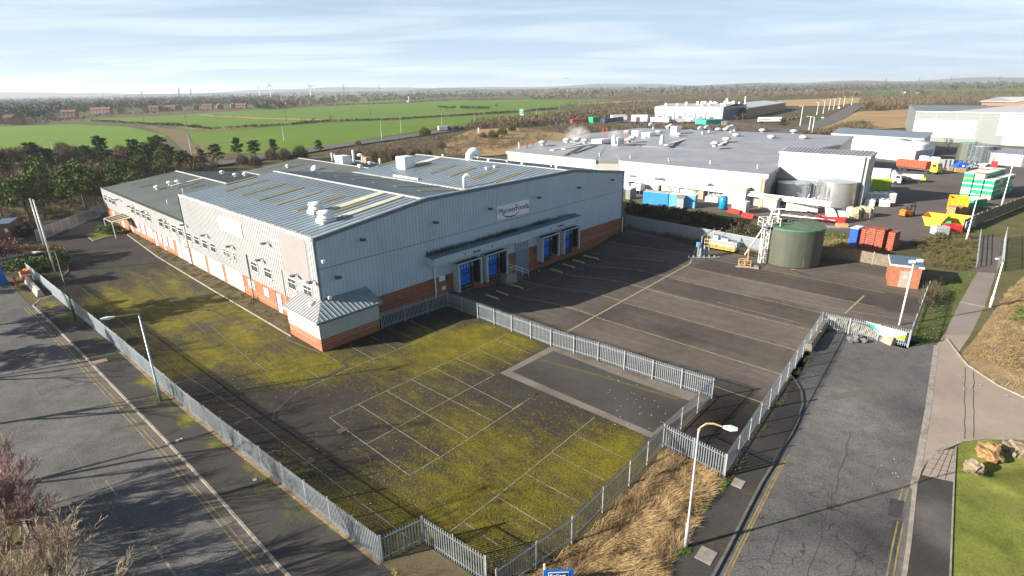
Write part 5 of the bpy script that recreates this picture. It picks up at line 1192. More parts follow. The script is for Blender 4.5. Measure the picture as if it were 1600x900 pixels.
crates('stack of bright green crates between the red and navy trailers', G(926, 195), R(35), 3, 2, 3, 2.2, 'green')
# estate of green signs
TS_ = thing('totem_sign', 'tall green and white totem sign standing by the left highway', 'sign', G(815, 184.5))
p = G(815, 184.5); F = lf(p, R(-10)); mb = MB(F); mb.box(-1.9, 1.9, -.3, .3, 0, 7.6); mb.build('sign_body', M['signw'], TS_); mb = MB(F); mb.box(-1.8, 1.8, -.36, -.3, 3.6, 7.4); mb.build('green_panel', M['green'], TS_)
mb = MB(F); mb.box(-1.2, 1.2, -.4, -.36, 5.9, 6.5); mb.box(-1.2, .6, -.4, -.36, 4.4, 4.8); mb.build('panel_marks', M['signw'], TS_)
p = G(748, 213); BBd = thing('billboard', 'small white roadside billboard turned towards the left highway', 'sign', p); F = lf(p, R(100)); mb = MB(F); mb.box(-1.6, 1.6, -.1, .1, 1.6, 4.6); mb.build('board', M['signw'], BBd)
mb = MB(F); mb.box(-1.4, -1.2, -.1, .1, 0, 1.6); mb.box(1.2, 1.4, -.1, .1, 0, 1.6); mb.build('leg', M['dgrey'], BBd)
mb = MB(F); mb.box(-1.3, 1.2, .1, .13, 1.8, 2.5); mb.box(-1.3, 1.2, -.13, -.1, 1.8, 2.5); mb.build('board_marks', M['cred'], BBd)
# ---------------------------------------------------------------- objects of the factory yard
def ax(px1, px2): a, b = G(*px1), G(*px2); return a, ang2(a, b), (b-a).length
def container(label, a, b, w, h, mt, name='shipping_container', door=True, rib=.35, roofm='metalw'):
    p, an, L = ax(a, b); root = thing(name, label, 'container', p); F = lf(p, an)
    mb = MB(F); mb.box(0, L, 0, w, .1, h); x = .1
    while x < L-.15: mb.box(x, x+.16, -.035, 0, .2, h-.12); x += rib
    mb.box(-.02, L+.02, -.045, .02, h-.12, h+.02); mb.box(-.02, L+.02, -.045, .02, .08, .2); mb.build('body', M[mt], root)
    mb = MB(F); mb.box(.02, L-.02, .03, w-.02, h+.005, h+.05); mb.build('roof', M[roofm], root)
    if door:
        mb = MB(F); mb.box(L, L+.04, .08, w/2-.03, .2, h-.15); mb.box(L, L+.04, w/2+.03, w-.08, .2, h-.15); mb.build('door', M[mt], root)
        mb = MB(F)
        for q in (.3, .42, .58, .7): mb.box(L+.04, L+.08, w*q, w*q+.04, .2, h-.15)
        mb.build('lock_bars', M['galv'], root)
    return root, F, L
container('deep blue shipping container, left one of the joined pair by the factory', (1004, 318), (1043, 322.5), 2.4, 2.75, 'bluec', door=False, roofm='cream')
r_, F_, L_ = container('light blue shipping container, right one of the joined pair by the factory', (1044.5, 322.6), (1085, 326), 2.4, 2.75, 'lblue')
r_, F_, L_ = hut('narrow grey timber store standing in front of the light blue container', (1057, 326.5), (1067, 327), 1.2, 2.5, 'shut', 'conc', door=False, name='timber_store')
container('pair of tall grey blue lockers behind the red barriers', (1142, 332), (1164, 335), 2.0, 2.4, 'shut', name='locker', door=False, rib=1.4)
r_, F_, L_ = hut('white plant cabin with a shaded side between the blue tank and the factory wall', (1128, 317), (1163, 322), 4.5, 3.7, 'metalw2', 'cream', door=False, name='plant_cabin')
hut('small white chamber with vents at the left end of the chiller', (1190, 329), (1212, 331.5), 2.2, 2.6, 'metalw2', 'cream', door=False, name='cold_chamber')
hut('cream pump house behind the light blue container', (1082, 309), (1098, 312), 3, 2.4, 'conc', 'cream', door=False, name='pump_house')
hut('pale grey shed at the far right corner of the main warehouse', (977, 311), (984, 312), 2.5, 2.4, 'wgrey', 'metalw', door=False, name='shed')
hut('narrow grey duct cabinet left of the white plant cabin', (1119, 312), (1127, 313), 1.5, 3.8, 'shut', 'shut', door=False, name='duct_cabinet')
# blue receiver
p = G(1129, 327.5); o = thing('pressure_vessel', 'upright blue cylinder tank left of the grey blue lockers', 'tank', p); mb = MB(); mb.lathe(p, [(.75, .25), (.85, .35), (.85, 2.5), (.6, 2.85), (0, 3.0)], 16); mb.build('vessel', mat('turquoise blue paint', (.01, .22, .38), .35), o, True)
mb = MB()
for k in range(4): a = k*pi/2; mb.tube([(p.x+.6*cos(a), p.y+.6*sin(a), 0), (p.x+.6*cos(a), p.y+.6*sin(a), .4)], .06, 5)
mb.build('support', M['dgrey'], o)
# water filled barriers
def barrier(label, a, b, mt='red', h=.95):
    p, an, L = ax(a, b); root = thing('water_barrier', label, 'barrier', p); F = lf(p, an)
    mb = MB(F); P = [(-.28, 0), (-.28, .22), (-.1, .4), (-.09, h), (.09, h), (.1, .4), (.28, .22), (.28, 0)]; n = len(P)
    mb.add([(0, y, z) for y, z in P]+[(L, y, z) for y, z in P], [tuple(range(n-1, -1, -1)), tuple(range(n, 2*n))]+[(i, (i+1) % n, n+(i+1) % n, n+i) for i in range(n)]); mb.build('shell', M[mt], root); return root
barrier('red plastic barrier on the grass, left one of two by the scrub bank', (1138, 331), (1156, 335), h=.9); barrier('red plastic barrier on the grass, right one of two by the scrub bank', (1159, 338), (1177, 342), h=.9)
# cylindrical process tanks
def big_tank(label, px, py, r, h, mt, topm, name='storage_tank', n=40, rings=True):
    p = G(px, py); root = thing(name, label, 'tank', p)
    mb = MB(); mb.lathe(p, [(r, .1), (r, h)], n); mb.build('tank_wall', M[mt], root, True)
    mb = MB(); mb.lathe(p, [(r+.06, h-.12), (r+.06, h+.05), (r-.1, h+.05)], n)
    if rings:
        bd_ = MB()
        for z in (h*.33, h*.66): bd_.lathe(p, [(r+.005, z), (r+.03, z), (r+.03, z+.06), (r+.005, z+.06)], n)
        bd_.build('hoop', M[mt], root)
    mb.build('rim', M['tankr' if mt == 'tankg' else 'galv'], root)
    mb = MB(); mb.lathe(p, [(r-.08, h+.04), (r*.5, h+.04+r*.06), (0, h+.04+r*.1)], n); mb.build('tank_roof', M[topm], root)
    return root, p
big_tank('shiny steel tank nearest the red compactor beside the factory', 1303, 320, 3.9, 5.2, 'steel', 'galv', n=48)
big_tank('dull steel tank behind the long grey chiller', 1236, 314, 3.3, 4.2, 'steel', 'galv', n=48)
def gantry(label, pts, h, name='ladder_tower', w=.9):
    root = thing(name, label, 'gantry', G(*pts[0])); 
    for q in pts:
        p = G(*q); mb = MB()
        for dx, dy in ((-w/2, -w/2), (w/2, -w/2), (w/2, w/2), (-w/2, w/2)): mb.tube([(p.x+dx, p.y+dy, 0), (p.x+dx, p.y+dy, h)], .05, 5)
        z = .5
        while z < h:
            mb.tube([(p.x-w/2, p.y-w/2, z), (p.x+w/2, p.y-w/2, z)], .035, 4); mb.tube([(p.x-w/2, p.y-w/2, z), (p.x-w/2, p.y+w/2, z)], .035, 4); mb.tube([(p.x+w/2, p.y-w/2, z), (p.x+w/2, p.y+w/2, z)], .035, 4); z += .6
        mb.tube([(p.x-w/2, p.y-w/2, .2), (p.x+w/2, p.y-w/2, h*.5), (p.x-w/2, p.y-w/2, h)], .035, 4)
        mb.build('lattice', M['galv'], root)
    return root
gantry('steel ladder gantry between the two steel tanks', ((1257, 322), (1272, 325)), 5.6)
# chillers
def chiller(label, a, b, w, h, lv=.6, name='chiller'):
    p, an, L = ax(a, b); root = thing(name, label, 'chiller', p); F = lf(p, an)
    mb = MB(F); mb.box(0, L, 0, w, lv, h); mb.build('casing', M['metalw'], root)
    mb = MB(F); n = max(3, int(L/.9))
    for i in range(n): mb.box(.08+i*L/n, (i+1)*L/n-.06, -.03, 0, lv+.15, h-.2)
    mb.build('coil', M['shut'], root)
    for i in range(max(2, int(L/1.6))): x = (i+.5)*L/max(2, int(L/1.6)); mb = MB(F); mb.lathe((x, w/2, h), [(.55, 0), (.55, .28), (.48, .28), (.45, .1), (0, .12)], 12); mb.build('fan', M['galv'], root)
    mb = MB(F)
    for x in (.15, L/2, L-.3): mb.box(x, x+.15, .1, w-.1, 0, lv)
    mb.build('support_legs', M['dgrey'], root); return root
chiller('long grey finned chiller along the yard road before the steel tanks', (1227, 331), (1277, 334), 2.2, 2.7, .3)
for i, (a, b, w_) in enumerate((((986, 302), (1000, 304), 'leftmost of the white roof height condensers behind the blue containers'), ((1003, 301), (1028, 303), 'second from the left of the white condensers behind the blue containers'), ((1033, 303), (1060, 306), 'third of the white condensers behind the blue containers'), ((1062, 306), (1082, 309), 'rightmost of the white condensers behind the blue containers'))):
    chiller(w_, a, b, 2.0, 2.4, .9)
chiller('pale condenser bank with frame at the right end of the factory wall', (1352, 318), (1398, 320), 2.4, 2.4, .4)
for i, (a, b) in enumerate((((1350, 322), (1366, 323)), ((1373, 323), (1390, 324)))): chiller(('left' if i == 0 else 'right')+' one of two small condensers in front of the pale condenser bank', a, b, 1.2, 1.4, .1)
chiller('low white and blue condenser between pump house and blue cylinder tank', (1101, 316), (1121, 318), 1.8, 1.3, .2)
pr = thing('pipe_run', 'white pipe bridge on trestles along the front of the chiller and tanks', 'pipes', G(1195, 330)); mb = MB()
P = [G(1205, 334, .8), G(1290, 343, .8), G(1305, 345, .5)]; mb.tube(P, .15, 8); mb.tube([G(1215, 326, 2.9), G(1260, 330, 2.9), G(1262, 330, .3)], .12, 6); mb.build('pipe', M['metalw'], pr)
for q in ((1212, 335), (1235, 338), (1260, 340.5), (1285, 343)): p = G(*q); mb = MB(); mb.box(p.x-.3, p.x+.3, p.y-.2, p.y+.2, 0, .55); mb.build('trestle', M['conc'], pr)
# compactor (red and white)
p = G(1300, 347); cpz = thing('compactor', 'red baler press with a white hopper beside the shiny steel tank', 'machine', p); F = lf(p, R(-20))
mb = MB(F); mb.bev(-1.9, 2.0, -.9, .9, .1, 1.1, .15); mb.bev(-3.0, -2.1, -.5, .5, .3, 1.2, .2); mb.build('press_body', M['red'], cpz)
mb = MB(F); mb.add([(-1.2, -.9, 1.2), (.6, -.9, 1.2), (.6, .9, 1.2), (-1.2, .9, 1.2), (-1.5, -1.0, 2.9), (.0, -.9, 2.4), (.0, .9, 2.4), (-1.5, 1.0, 2.9)], [(0, 1, 5, 4), (1, 2, 6, 5), (2, 3, 7, 6), (3, 0, 4, 7)]); mb.box(.7, 1.9, -.5, .6, 1.2, 2.2); mb.build('hopper', M['metalw'], cpz)
mb = MB(F); mb.box(1.5, 2.0, .3, .9, 1.2, 2.9); mb.build('chute', M['dgrey'], cpz)
M['bale'] = mat('baled cardboard', (.42, .30, .18), .95, var=.45, scale=4, c2=(.62, .52, .38))
for i, (q, r, lb) in enumerate((((1333, 340), 1.25, 'left heap of baled cardboard between the red press and the forklift'), ((1351, 338.5), 1.15, 'right heap of baled cardboard between the red press and the forklift'))):
    root = thing('cardboard_bale', lb, 'bale', G(*q), 0, 'bales beside the red press'); rr = random.Random(i)
    for k in range(3):
        for z in (0, 1.05):
            p = G(*q)+Vector((cos(k*2.1)*r*.6, sin(k*2.1)*r*.6, z)); mb = MB(lf(p, rr.uniform(0, 3))); mb.bev(-.7, .7, -.6, .6, 0, 1.0, .22); mb.build('bale', M['bale'], root)
# flat pallets with timber on the grass
p = G(1315, 356); o = thing('timber_pallet', 'flat pale pallets with a small stack of boards on the grass edge', 'pallet', p); F = lf(p, R(-15))
mb = MB(F)
for k in range(8): mb.box(-3.4+k*.85, -2.7+k*.85, -.7, .7, .12, .2)
mb.box(-3.4, 3.3, -.6, -.45, 0, .12); mb.box(-3.4, 3.3, .45, .6, 0, .12); mb.build('pallet_deck', M['kerb'], o)
mb = MB(F)
for k in range(3): mb.box(-.9, 1.0, -.2+k*.35, .1+k*.35, .2, .75)
mb.build('board_stack', M['wood'], o)
# forklift
p = G(1419, 338); o = thing('forklift', 'orange and black forklift truck driving in the factory yard', 'forklift', p); F = lf(p, R(15))
mb = MB(F); mb.bev(-1.5, .1, -.6, .6, .35, 1.25, .15); mb.bev(-1.7, -1.0, -.6, .6, .3, 1.45, .2); mb.build('body', M['orange'], o)
mb = MB(F)
for x, y in ((-.9, -.55), (-.9, .5), (.3, -.55), (.3, .5)): mb.tube([(x, y, 1.1), (x+.1, y, 2.3)], .05, 5)
mb.box(-1.0, .5, -.6, .6, 2.3, 2.4); mb.build('overhead_guard', M['dgrey'], o)
mb = MB(F)
for y in (-.4, .35): mb.box(.75, .9, y, y+.08, .1, 2.7)
mb.box(.7, .95, -.5, .5, 1.9, 2.0); mb.box(.7, .95, -.5, .5, .7, .8); mb.build('mast', M['dark'], o)
mb = MB(F)
for y in (-.35, .25): mb.box(.95, 2.1, y, y+.1, .1, .16)
mb.build('fork', M['dgrey'], o)
mb = MB(F); mb.box(-.6, -.1, -.25, .25, 1.2, 1.6); mb.box(-.75, -.6, -.25, .25, 1.2, 2.0); mb.build('seat', M['dark'], o)
for x, y in ((-1.1, -.55), (-1.1, .55), (.55, -.55), (.55, .55)): mb = MB(F); mb.tube([(x, y-.12, .35), (x, y+.12, .35)], .35, 10); mb.build('wheel', M['dark'], o)
# skips
def skip(label, a, b, w, h, mt, flare=.45, ribs=True, name='skip', fill=None, high=None):
    p, an, L = ax(a, b); root = thing(name, label, 'skip', p); F = lf(p, an); mb = MB(F); f = flare; t = .07; hb = high or h
    bot = [(f, 0), (L-f, 0), (L-f, w), (f, w)]; top = [(0, -.0), (L, -.0), (L, w), (0, w)]
    inn = [(t, t), (L-t, t), (L-t, w-t), (t, w-t)]; ib = [(f+t, t), (L-f-t, t), (L-f-t, w-t), (f+t, w-t)]; hz = [h, h, hb, hb]
    vs = [(x, y, .08) for x, y in bot]+[(x, y, hz[i]) for i, (x, y) in enumerate(top)]+[(x, y, hz[i]) for i, (x, y) in enumerate(inn)]+[(x, y, .2) for x, y in ib]
    fs = [(0, 3, 2, 1)]+[(i, (i+1) % 4, 4+(i+1) % 4, 4+i) for i in range(4)]+[(4+i, 4+(i+1) % 4, 8+(i+1) % 4, 8+i) for i in range(4)]+[(8+i, 8+(i+1) % 4, 12+(i+1) % 4, 12+i) for i in range(4)]+[(12, 13, 14, 15)]
    mb.add(vs, fs)
    if ribs:
        x = f+.5
        while x < L-f-.2: mb.box(x, x+.1, -.07, .01, .1, h-.02); x += .75
        mb.box(-.04, L+.04, -.08, .0, h-.12, h+.02)
    mb.build('tub', M[mt], root)
    mb = MB(F); mb.box(f+t, L-f-t, t, w-t, .22, .22+(h-.3)*.35); mb.build('load', M[fill or 'rust'], root)
    return root
skip('yellow open skip with curved ends, left of the lime yellow skip', (1438, 352), (1473, 357), 3.0, 1.7, 'yel', .7, fill='wood', high=2.1)
skip('long lime yellow open skip behind the red bin', (1470, 348), (1513, 354), 3.2, 1.2, 'yelg', .9, ribs=False, high=1.4)
skip('tall square yellow open container behind the pallet boards', (1482, 332), (1510, 334), 3.6, 2.9, 'yel', .05, high=3.1)
skip('lime green roll on container with white arrows beside the white lorry cab', (1362, 297), (1391, 298), 2.6, 2.6, 'lime', .1, ribs=False, name='roll_on_container')
skip('low red bin between the lime yellow skip and the banner fence', (1482, 366), (1502, 366), 2.0, 1.5, 'red', .1, ribs=False, name='waste_bin')
skip('small green bin tucked left of the red bin', (1474, 360), (1483, 361), 1.4, 1.5, 'green', .05, ribs=False, name='waste_bin')
skip('small red bin by the cream service building', (1548, 261), (1558, 261.5), 2.0, 1.6, 'red', .1, ribs=False, name='waste_bin')
o = thing('liquid_tote', 'pale grey lidded tote left of the red bin', 'tote', G(1461, 368)); F = lf(G(1461, 368), R(-5)); mb = MB(F); mb.bev(0, 2.2, 0, 1.6, .1, 1.5, .12)
for k in range(7): mb.box(.1+k*.3, .16+k*.3, -.04, 0, .1, 1.4)
mb.build('tote_body', M['shut'], o)
# red container on hook lift truck
p, an, L = ax((1399, 266), (1443, 271)); HT = thing('skip_lorry', 'hook lift lorry with lime cab carrying a long red open container', 'lorry', p); F = lf(p, an)
mb = MB(F); z0 = 1.3; L = 8.2; w = 2.4; h = 3.3; mb.add([(0, 0, z0), (L, 0, z0), (L, w, z0), (0, w, z0), (-.2, -.1, h), (L, -.1, h), (L, w+.1, h), (-.2, w+.1, h), (0, .05, h), (L-.1, .05, h), (L-.1, w-.05, h), (0, w-.05, h), (.1, .1, z0+.1), (L-.2, .1, z0+.1), (L-.2, w-.1, z0+.1), (.1, w-.1, z0+.1)],
  [(0, 3, 2, 1), (0, 1, 5, 4), (1, 2, 6, 5), (2, 3, 7, 6), (3, 0, 4, 7), (4, 5, 9, 8), (5, 6, 10, 9), (6, 7, 11, 10), (7, 4, 8, 11), (8, 9, 13, 12), (9, 10, 14, 13), (10, 11, 15, 14), (11, 8, 12, 15), (12, 13, 14, 15)])
x = .5
while x < L: mb.box(x, x+.09, -.14, -.02, z0+.1, h); x += .9
mb.build('open_container', M['redor'], HT)
mb = MB(F); mb.box(0, L+2, .7, 1.7, .8, 1.25); mb.build('chassis', M['dgrey'], HT)
mb = MB(F); mb.box(L+1.3, L+3.2, 0, 2.4, .7, 2.0); mb.add([(L+1.3, 0, 2.0), (L+3.2, 0, 2.0), (L+3.2, 2.4, 2.0), (L+1.3, 2.4, 2.0), (L+1.4, .1, 3.1), (L+2.9, .1, 3.1), (L+2.9, 2.3, 3.1), (L+1.4, 2.3, 3.1)], [(0, 1, 5, 4), (1, 2, 6, 5), (2, 3, 7, 6), (3, 0, 4, 7), (4, 5, 6, 7)]); cb_ = mb.build('cab', M['yelg'], HT)
mb = MB(F); mb.add([(L+3.19, .2, 2.05), (L+3.19, 2.2, 2.05), (L+2.97, 2.2, 2.95), (L+2.97, .2, 2.95)], [(0, 1, 2, 3)]); mb.box(L+1.7, L+2.7, -.01, .08, 2.05, 2.8); mb.build('windscreen', M['glass'], cb_)
for x in (1.2, 2.6, L+.3, L+2.3):
    for y in (.2, 2.2): mb = MB(F); mb.tube([(x, y-.15, .5), (x, y+.15, .5)], .5, 12); mb.build('wheel', M['dark'], HT)
mb = MB(F); mb.tube([(L+.9, 1.2, 1.2), (L+1.0, 1.2, 3.6), (L-.2, 1.2, 3.4)], .12, 6); mb.build('hook_arm', M['galvd'], HT)
# white artic at the corner behind the green container
lorry('white articulated lorry parked behind the lime green container', G(1375, 287)+Vector((0, 2, 0)), R(-40), 6, 'white1', 'white1', h=3.7)
p = G(1425, 284); o = thing('road_sweeper_trailer', 'white and yellow tanker trailer with hoses below the red container lorry', 'trailer', p); F = lf(p, R(-35))
mb = MB(F); mb.tube([(-2.6, 0, 1.3), (-2.4, 0, 1.3), (2.2, 0, 1.3), (2.5, 0, 1.3)], [.3, .7, .7, .3], 12); mb.build('drum', M['metalw'], o); mb = MB(F); mb.box(1.6, 2.8, -.9, .9, .7, 1.3); mb.build('pump', M['yelg'], o); mb = MB(F); mb.box(-4.5, -2.6, -.8, .8, .5, 1.4); mb.build('tool_box', M['bluec'], o)
for x in (-2, 1.4):
    for y in (-.9, .9): mb = MB(F); mb.tube([(x, y-.12, .42), (x, y+.12, .42)], .42, 10); mb.build('wheel', M['dark'], o)
# scaffold pallets, tarp etc at the far side of the yard
o = thing('blue_tarpaulin_pile', 'pile under a crumpled blue tarpaulin on the far side of the factory yard', 'pile', G(1497, 264)); mb = MB(); mb.blob(G(1497, 262), 2.9, 3, .5, .55, 3); mb.build('tarpaulin', M['bpla'], o)
for i, (px, py) in enumerate(((1481, 266.5), (1492, 269), (1501, 269.5))): crates(('left', 'middle', 'right')[i]+' stack of wooden pallets in front of the blue tarpaulin pile', G(px, py), R(-20), 1, 1, 4, 1.2, 'wood', h=.3, name='pallet_stack', group='pallets by the blue tarpaulin')
for i, px in enumerate((1467, 1474, 1480)):
    g = G(px, 262); o = thing('steel_cage', ('first', 'second', 'third')[i]+' grey steel cage left of the blue tarpaulin pile', 'cage', g, 0, 'steel cages in the far yard'); mb = MB(lf(g, R(-30))); mb.box(0, 1.3, 0, .06, .1, 2.5); mb.box(0, .06, 0, 1.2, .1, 2.5); mb.box(0, 1.3, 1.14, 1.2, .1, 2.5); mb.box(1.24, 1.3, 0, 1.2, .1, 2.5); mb.box(0, 1.3, 0, 1.2, 0, .1); mb.build('mesh_panels', M['galvd'], o)
for i, (px, py) in enumerate(((1443, 254), (1460, 256))):
    g = G(px, py); o = thing('bulk_bag', ('left', 'right')[i]+' white bulk bag behind the red container lorry', 'bag', g, 0, 'bulk bags'); mb = MB(lf(g, 0)); mb.bev(-1, 1, -1, 1, 0, 2.2, .3); mb.build('bag', M['white1'], o)
gantry('tall lattice of steel stairs and platforms round the dark silos', ((1505, 258), (1512, 259), (1520, 257), (1530, 256)), 6.5, w=1.6)
big_tank('dark olive silo behind the lattice stairs, left one', 1507, 250, 2.6, 5.6, 'tankg', 'galvd', n=20); big_tank('dark grey silo behind the lattice stairs, right one', 1533, 252, 3.2, 5.0, 'dgrey', 'galvd', n=20)
p = G(1515, 263); o = thing('scrap_metal_heap', 'heap of pale scrap metal and pipes at the foot of the lattice stairs', 'heap', p); mb = MB(); rr = random.Random(9)
for k in range(30): a = p+Vector((rr.uniform(-3, 3), rr.uniform(-2, 2), rr.uniform(.1, 1.2))); b = a+Vector((rr.uniform(-1.5, 1.5), rr.uniform(-1.5, 1.5), rr.uniform(-.3, 1.2))); mb.tube([a, b], rr.uniform(.05, .25), 5)
mb.build('metal_pieces', M['galv'], o)
hut('small pale generator box in front of the cream service building', (1528, 265.5), (1538, 266.5), 2, 1.6, 'conc', 'metalw', door=False, name='generator')
# green bottle crates: stacks with white sheets
M['film'] = mat('white stretch film', (.62, .68, .68), .35, var=.12, scale=2)
base = G(1547, 313); an = ang2(G(1547, 313), G(1612, 291)); F = lf(base, an); k_ = 0
for j in range(3):
    for i in range(7):
        p = Vector(F(i*2.0, j*2.0, 0)); nz_ = 5 if j else 4
        root = thing('crate_stack', f'tall stack of green crates in white film, {ORD[i]} along and {["nearest", "middle", "farthest"][j]} row of the block', 'crate stack', p, 0, 'green crate stacks at the yard corner'); F2_ = lf(p, an)
        for k in range(nz_):
            mb = MB(F2_); z = k*1.12; mb.bev(.08, 1.8, .08, 1.8, z+.06, z+1.0, .08); mb.build('crate', M['green'] if (i*3+k*5+j) % 7 else M['film'], root)
            mb = MB(F2_); mb.box(.05, 1.84, .05, 1.84, z+.84, z+1.10); mb.build('film_sheet', M['film'] if (i+k+j) % 5 else M['wood'], root)
p = G(1519, 325); crates('low stacks of green and silver bottles left of the tall green crate block', p, R(20), 3, 2, 1, 1.4, 'green', 'film', h=1.6)
crates('orange crate stack left of the tall green crate block', G(1541, 303), R(20), 1, 1, 3, 1.2, 'yel', h=1.2)
crates('long stack of raw wooden pallets behind the board fence', G(1498, 338), an, 4, 1, 6, 1.3, 'wood', h=.28, name='pallet_stack')
crates('second raw wooden pallet stack between the yellow skips and the board fence', G(1490, 340), an+.2, 2, 1, 7, 1.3, 'wood', h=.28, name='pallet_stack')
crates('tall stack of blue plastic pallets behind the timber fence', G(1336, 386), R(38), 2, 1, 9, 1.15, 'bpla', 'film', h=.33, name='pallet_stack')
crates('dark blue grey pallet stack right of the blue plastic pallets', G(1352, 387), R(38), 1, 1, 8, 1.0, 'trim', h=.33, name='pallet_stack')
for i, (px, py, nx, nz_) in enumerate(((1361, 389, 2, 9), (1376, 392, 2, 10), (1393, 393, 2, 9))): crates(f'brown red crate stack behind the timber fence, {["left", "middle", "right"][i]} of three', G(px, py), R(38), nx, 2, nz_, 1.15, 'rust', h=.33, name='crate_stack', group='brown red crates behind the timber fence')
# timber fences
def board_fence(label, pts, h=1.8, mt='wfence', bay=2.6):
    root = thing('timber_fence', label, 'fence', pts[0])
    for a, b in zip(pts[:-1], pts[1:]):
        d = b-a; n = max(1, round(d.length/bay)); an = math.atan2(d.y, d.x)
        for i in range(n):
            p = a.lerp(b, i/n); L = d.length/n; F = lf(p, an); mb = MB(F); x = 0
            while x < L-.1: mb.box(x+.01, x+.15, -.02, .02, .08, h-random.uniform(0, .06)); x += .165
            mb.box(0, L, .02, .06, .4, .5); mb.box(0, L, .02, .06, h-.4, h-.3); mb.build('board_panel', M[mt], root)
            mb = MB(F); mb.box(-.07, .07, -.07, .07, 0, h+.15); mb.build('post', M['conc'] if i % 2 else M[mt], root)
    return root
board_fence('weathered timber fence between the green tank and the brick substation', GP([(1272, 400), (1300, 404), (1334, 408), (1392, 419)]))
board_fence('grey weathered timber fence at the edge of the raised factory yard on the right', GP([(1503, 362), (1530, 350), (1600, 322), (1660, 300)]), 2.2)
# ---------------------------------------------------------------- green tank with mast and pumps
root, p = big_tank('large olive green storage tank with bright green rim in the truck yard', 1234, 408, 3.95, 5.5, 'tankg', 'tankt', n=56)
mb = MB()
for k in range(28): a = k*2*pi/28; mb.tube([(p.x+3.96*cos(a), p.y+3.96*sin(a), .1), (p.x+3.96*cos(a), p.y+3.96*sin(a), 5.45)], .012, 3)
for k in range(13): y = -3.7+k*.61; c = math.sqrt(max(.1, 3.85**2-y*y)); mb.box(p.x-c, p.x+c, p.y+y-.03, p.y+y+.03, 5.55, 5.64+.3*(1-abs(y)/4.15)*.9)
mb.build('seams', M['tankt'], root)
mb = MB(); rr = random.Random(1)
for k in range(60): a = p+Vector((rr.uniform(-2.6, .2), rr.uniform(1.2, 2.6), 5.9)); mb.blob(a, rr.uniform(.12, .32), 1, .3, .7, k)
mb.build('roof_moss', M['oliveb'], root)
q = G(1247, 419); mb = MB(lf(q, R(-15))); mb.box(-.5, .5, -.35, .1, .3, 1.3); mb.build('control_panel', M['metalw'], root); mb = MB(); mb.tube([G(1237, 422), G(1237, 421, 1.3), G(1243, 421, 1.4)], .05, 5); mb.build('hose', M['rust'], root)
mast = thing('access_tower', 'white lattice access ladder standing against the left side of the green tank', 'tower', G(1191, 409))
b = G(1190, 411)
def lattice(mb, b, w, h, r=.045, st=.75):
    c = [(-w/2, -w/2), (w/2, -w/2), (w/2, w/2), (-w/2, w/2)]
    for dx, dy in c: mb.tube([(b.x+dx, b.y+dy, b.z), (b.x+dx, b.y+dy, b.z+h)], r, 5)
    z = 0; k = 0
    while z+st <= h:
        for i in range(4):
            (x0, y0), (x1, y1) = c[i], c[(i+1) % 4]; mb.tube([(b.x+x0, b.y+y0, b.z+z), (b.x+x1, b.y+y1, b.z+z)], r*.6, 4); mb.tube([(b.x+(x0 if k % 2 else x1), b.y+(y0 if k % 2 else y1), b.z+z), (b.x+(x1 if k % 2 else x0), b.y+(y1 if k % 2 else y0), b.z+z+st)], r*.6, 4)
        z += st; k += 1
mb = MB(); lattice(mb, b, .8, 6.2); mb.build('ladder_cage', M['metalw'], mast)
mb = MB(); mb.box(b.x-.9, b.x+1.6, b.y-.7, b.y+.9, 5.6, 5.68); mb.build('platform', M['galv'], mast)
mb = MB()
for x, y in ((-.9, -.7), (.4, -.7), (1.6, -.7), (1.6, .9), (.4, .9), (-.9, .9)): mb.tube([(b.x+x, b.y+y, 5.6), (b.x+x, b.y+y, 6.8)], .045, 5)
for z in (6.2, 6.8): mb.tube([(b.x-.9, b.y-.7, z), (b.x+1.6, b.y-.7, z), (b.x+1.6, b.y+.9, z), (b.x-.9, b.y+.9, z), (b.x-.9, b.y-.7, z)], .045, 5)
mb.build('guard_rail', M['metalw'], mast)
mb = MB(); mb.tube([G(1164, 398), (b.x-.5, b.y, 5.3)], .12, 6); mb.tube([(b.x+.2, b.y, 6.2), (b.x+1.4, b.y+1.8, 7.4), (b.x+2.2, b.y+2, 7.6)], .16, 8); mb.tube([(b.x+1.9, b.y+.8, 5.8), (b.x+1.9, b.y+.8, 7.8)], .13, 8); mb.tube([(b.x+1.0, b.y+.8, 6.6), (b.x+2.6, b.y+1.0, 7.2)], .07, 6); mb.build('feed_pipe', M['metalw'], mast)
# yellow valve stand
p = G(1163, 416); o = thing('valve_stand', 'small yellow tubular stand with an upright wooden post before the green tank', 'stand', p); F = lf(p, R(-20)); mb = MB(F)
for x in (-.8, 0, .8):
    for y in (-.45, .45): mb.tube([(x, y, .1), (x, y, 1.0)], .05, 5)
for z in (.15, 1.0): mb.tube([(-.8, -.45, z), (.8, -.45, z), (.8, .45, z), (-.8, .45, z), (-.8, -.45, z)], .06, 5)
mb.tube([(-.8, -.45, .15), (0, -.45, 1)], .04, 4); mb.tube([(0, .45, .15), (.8, .45, 1)], .04, 4); mb.build('frame', M['wood'], o)
mb = MB(F); mb.box(.25, .42, .1, .27, .5, 3.5); mb.build('post', M['wood'], o)
mb = MB(F); mb.box(-1.2, 1.9, -.75, -.55, 0, .15); mb.box(1.3, 1.9, -.9, .5, 0, .18); mb.build('sleeper', M['kerb'], o)
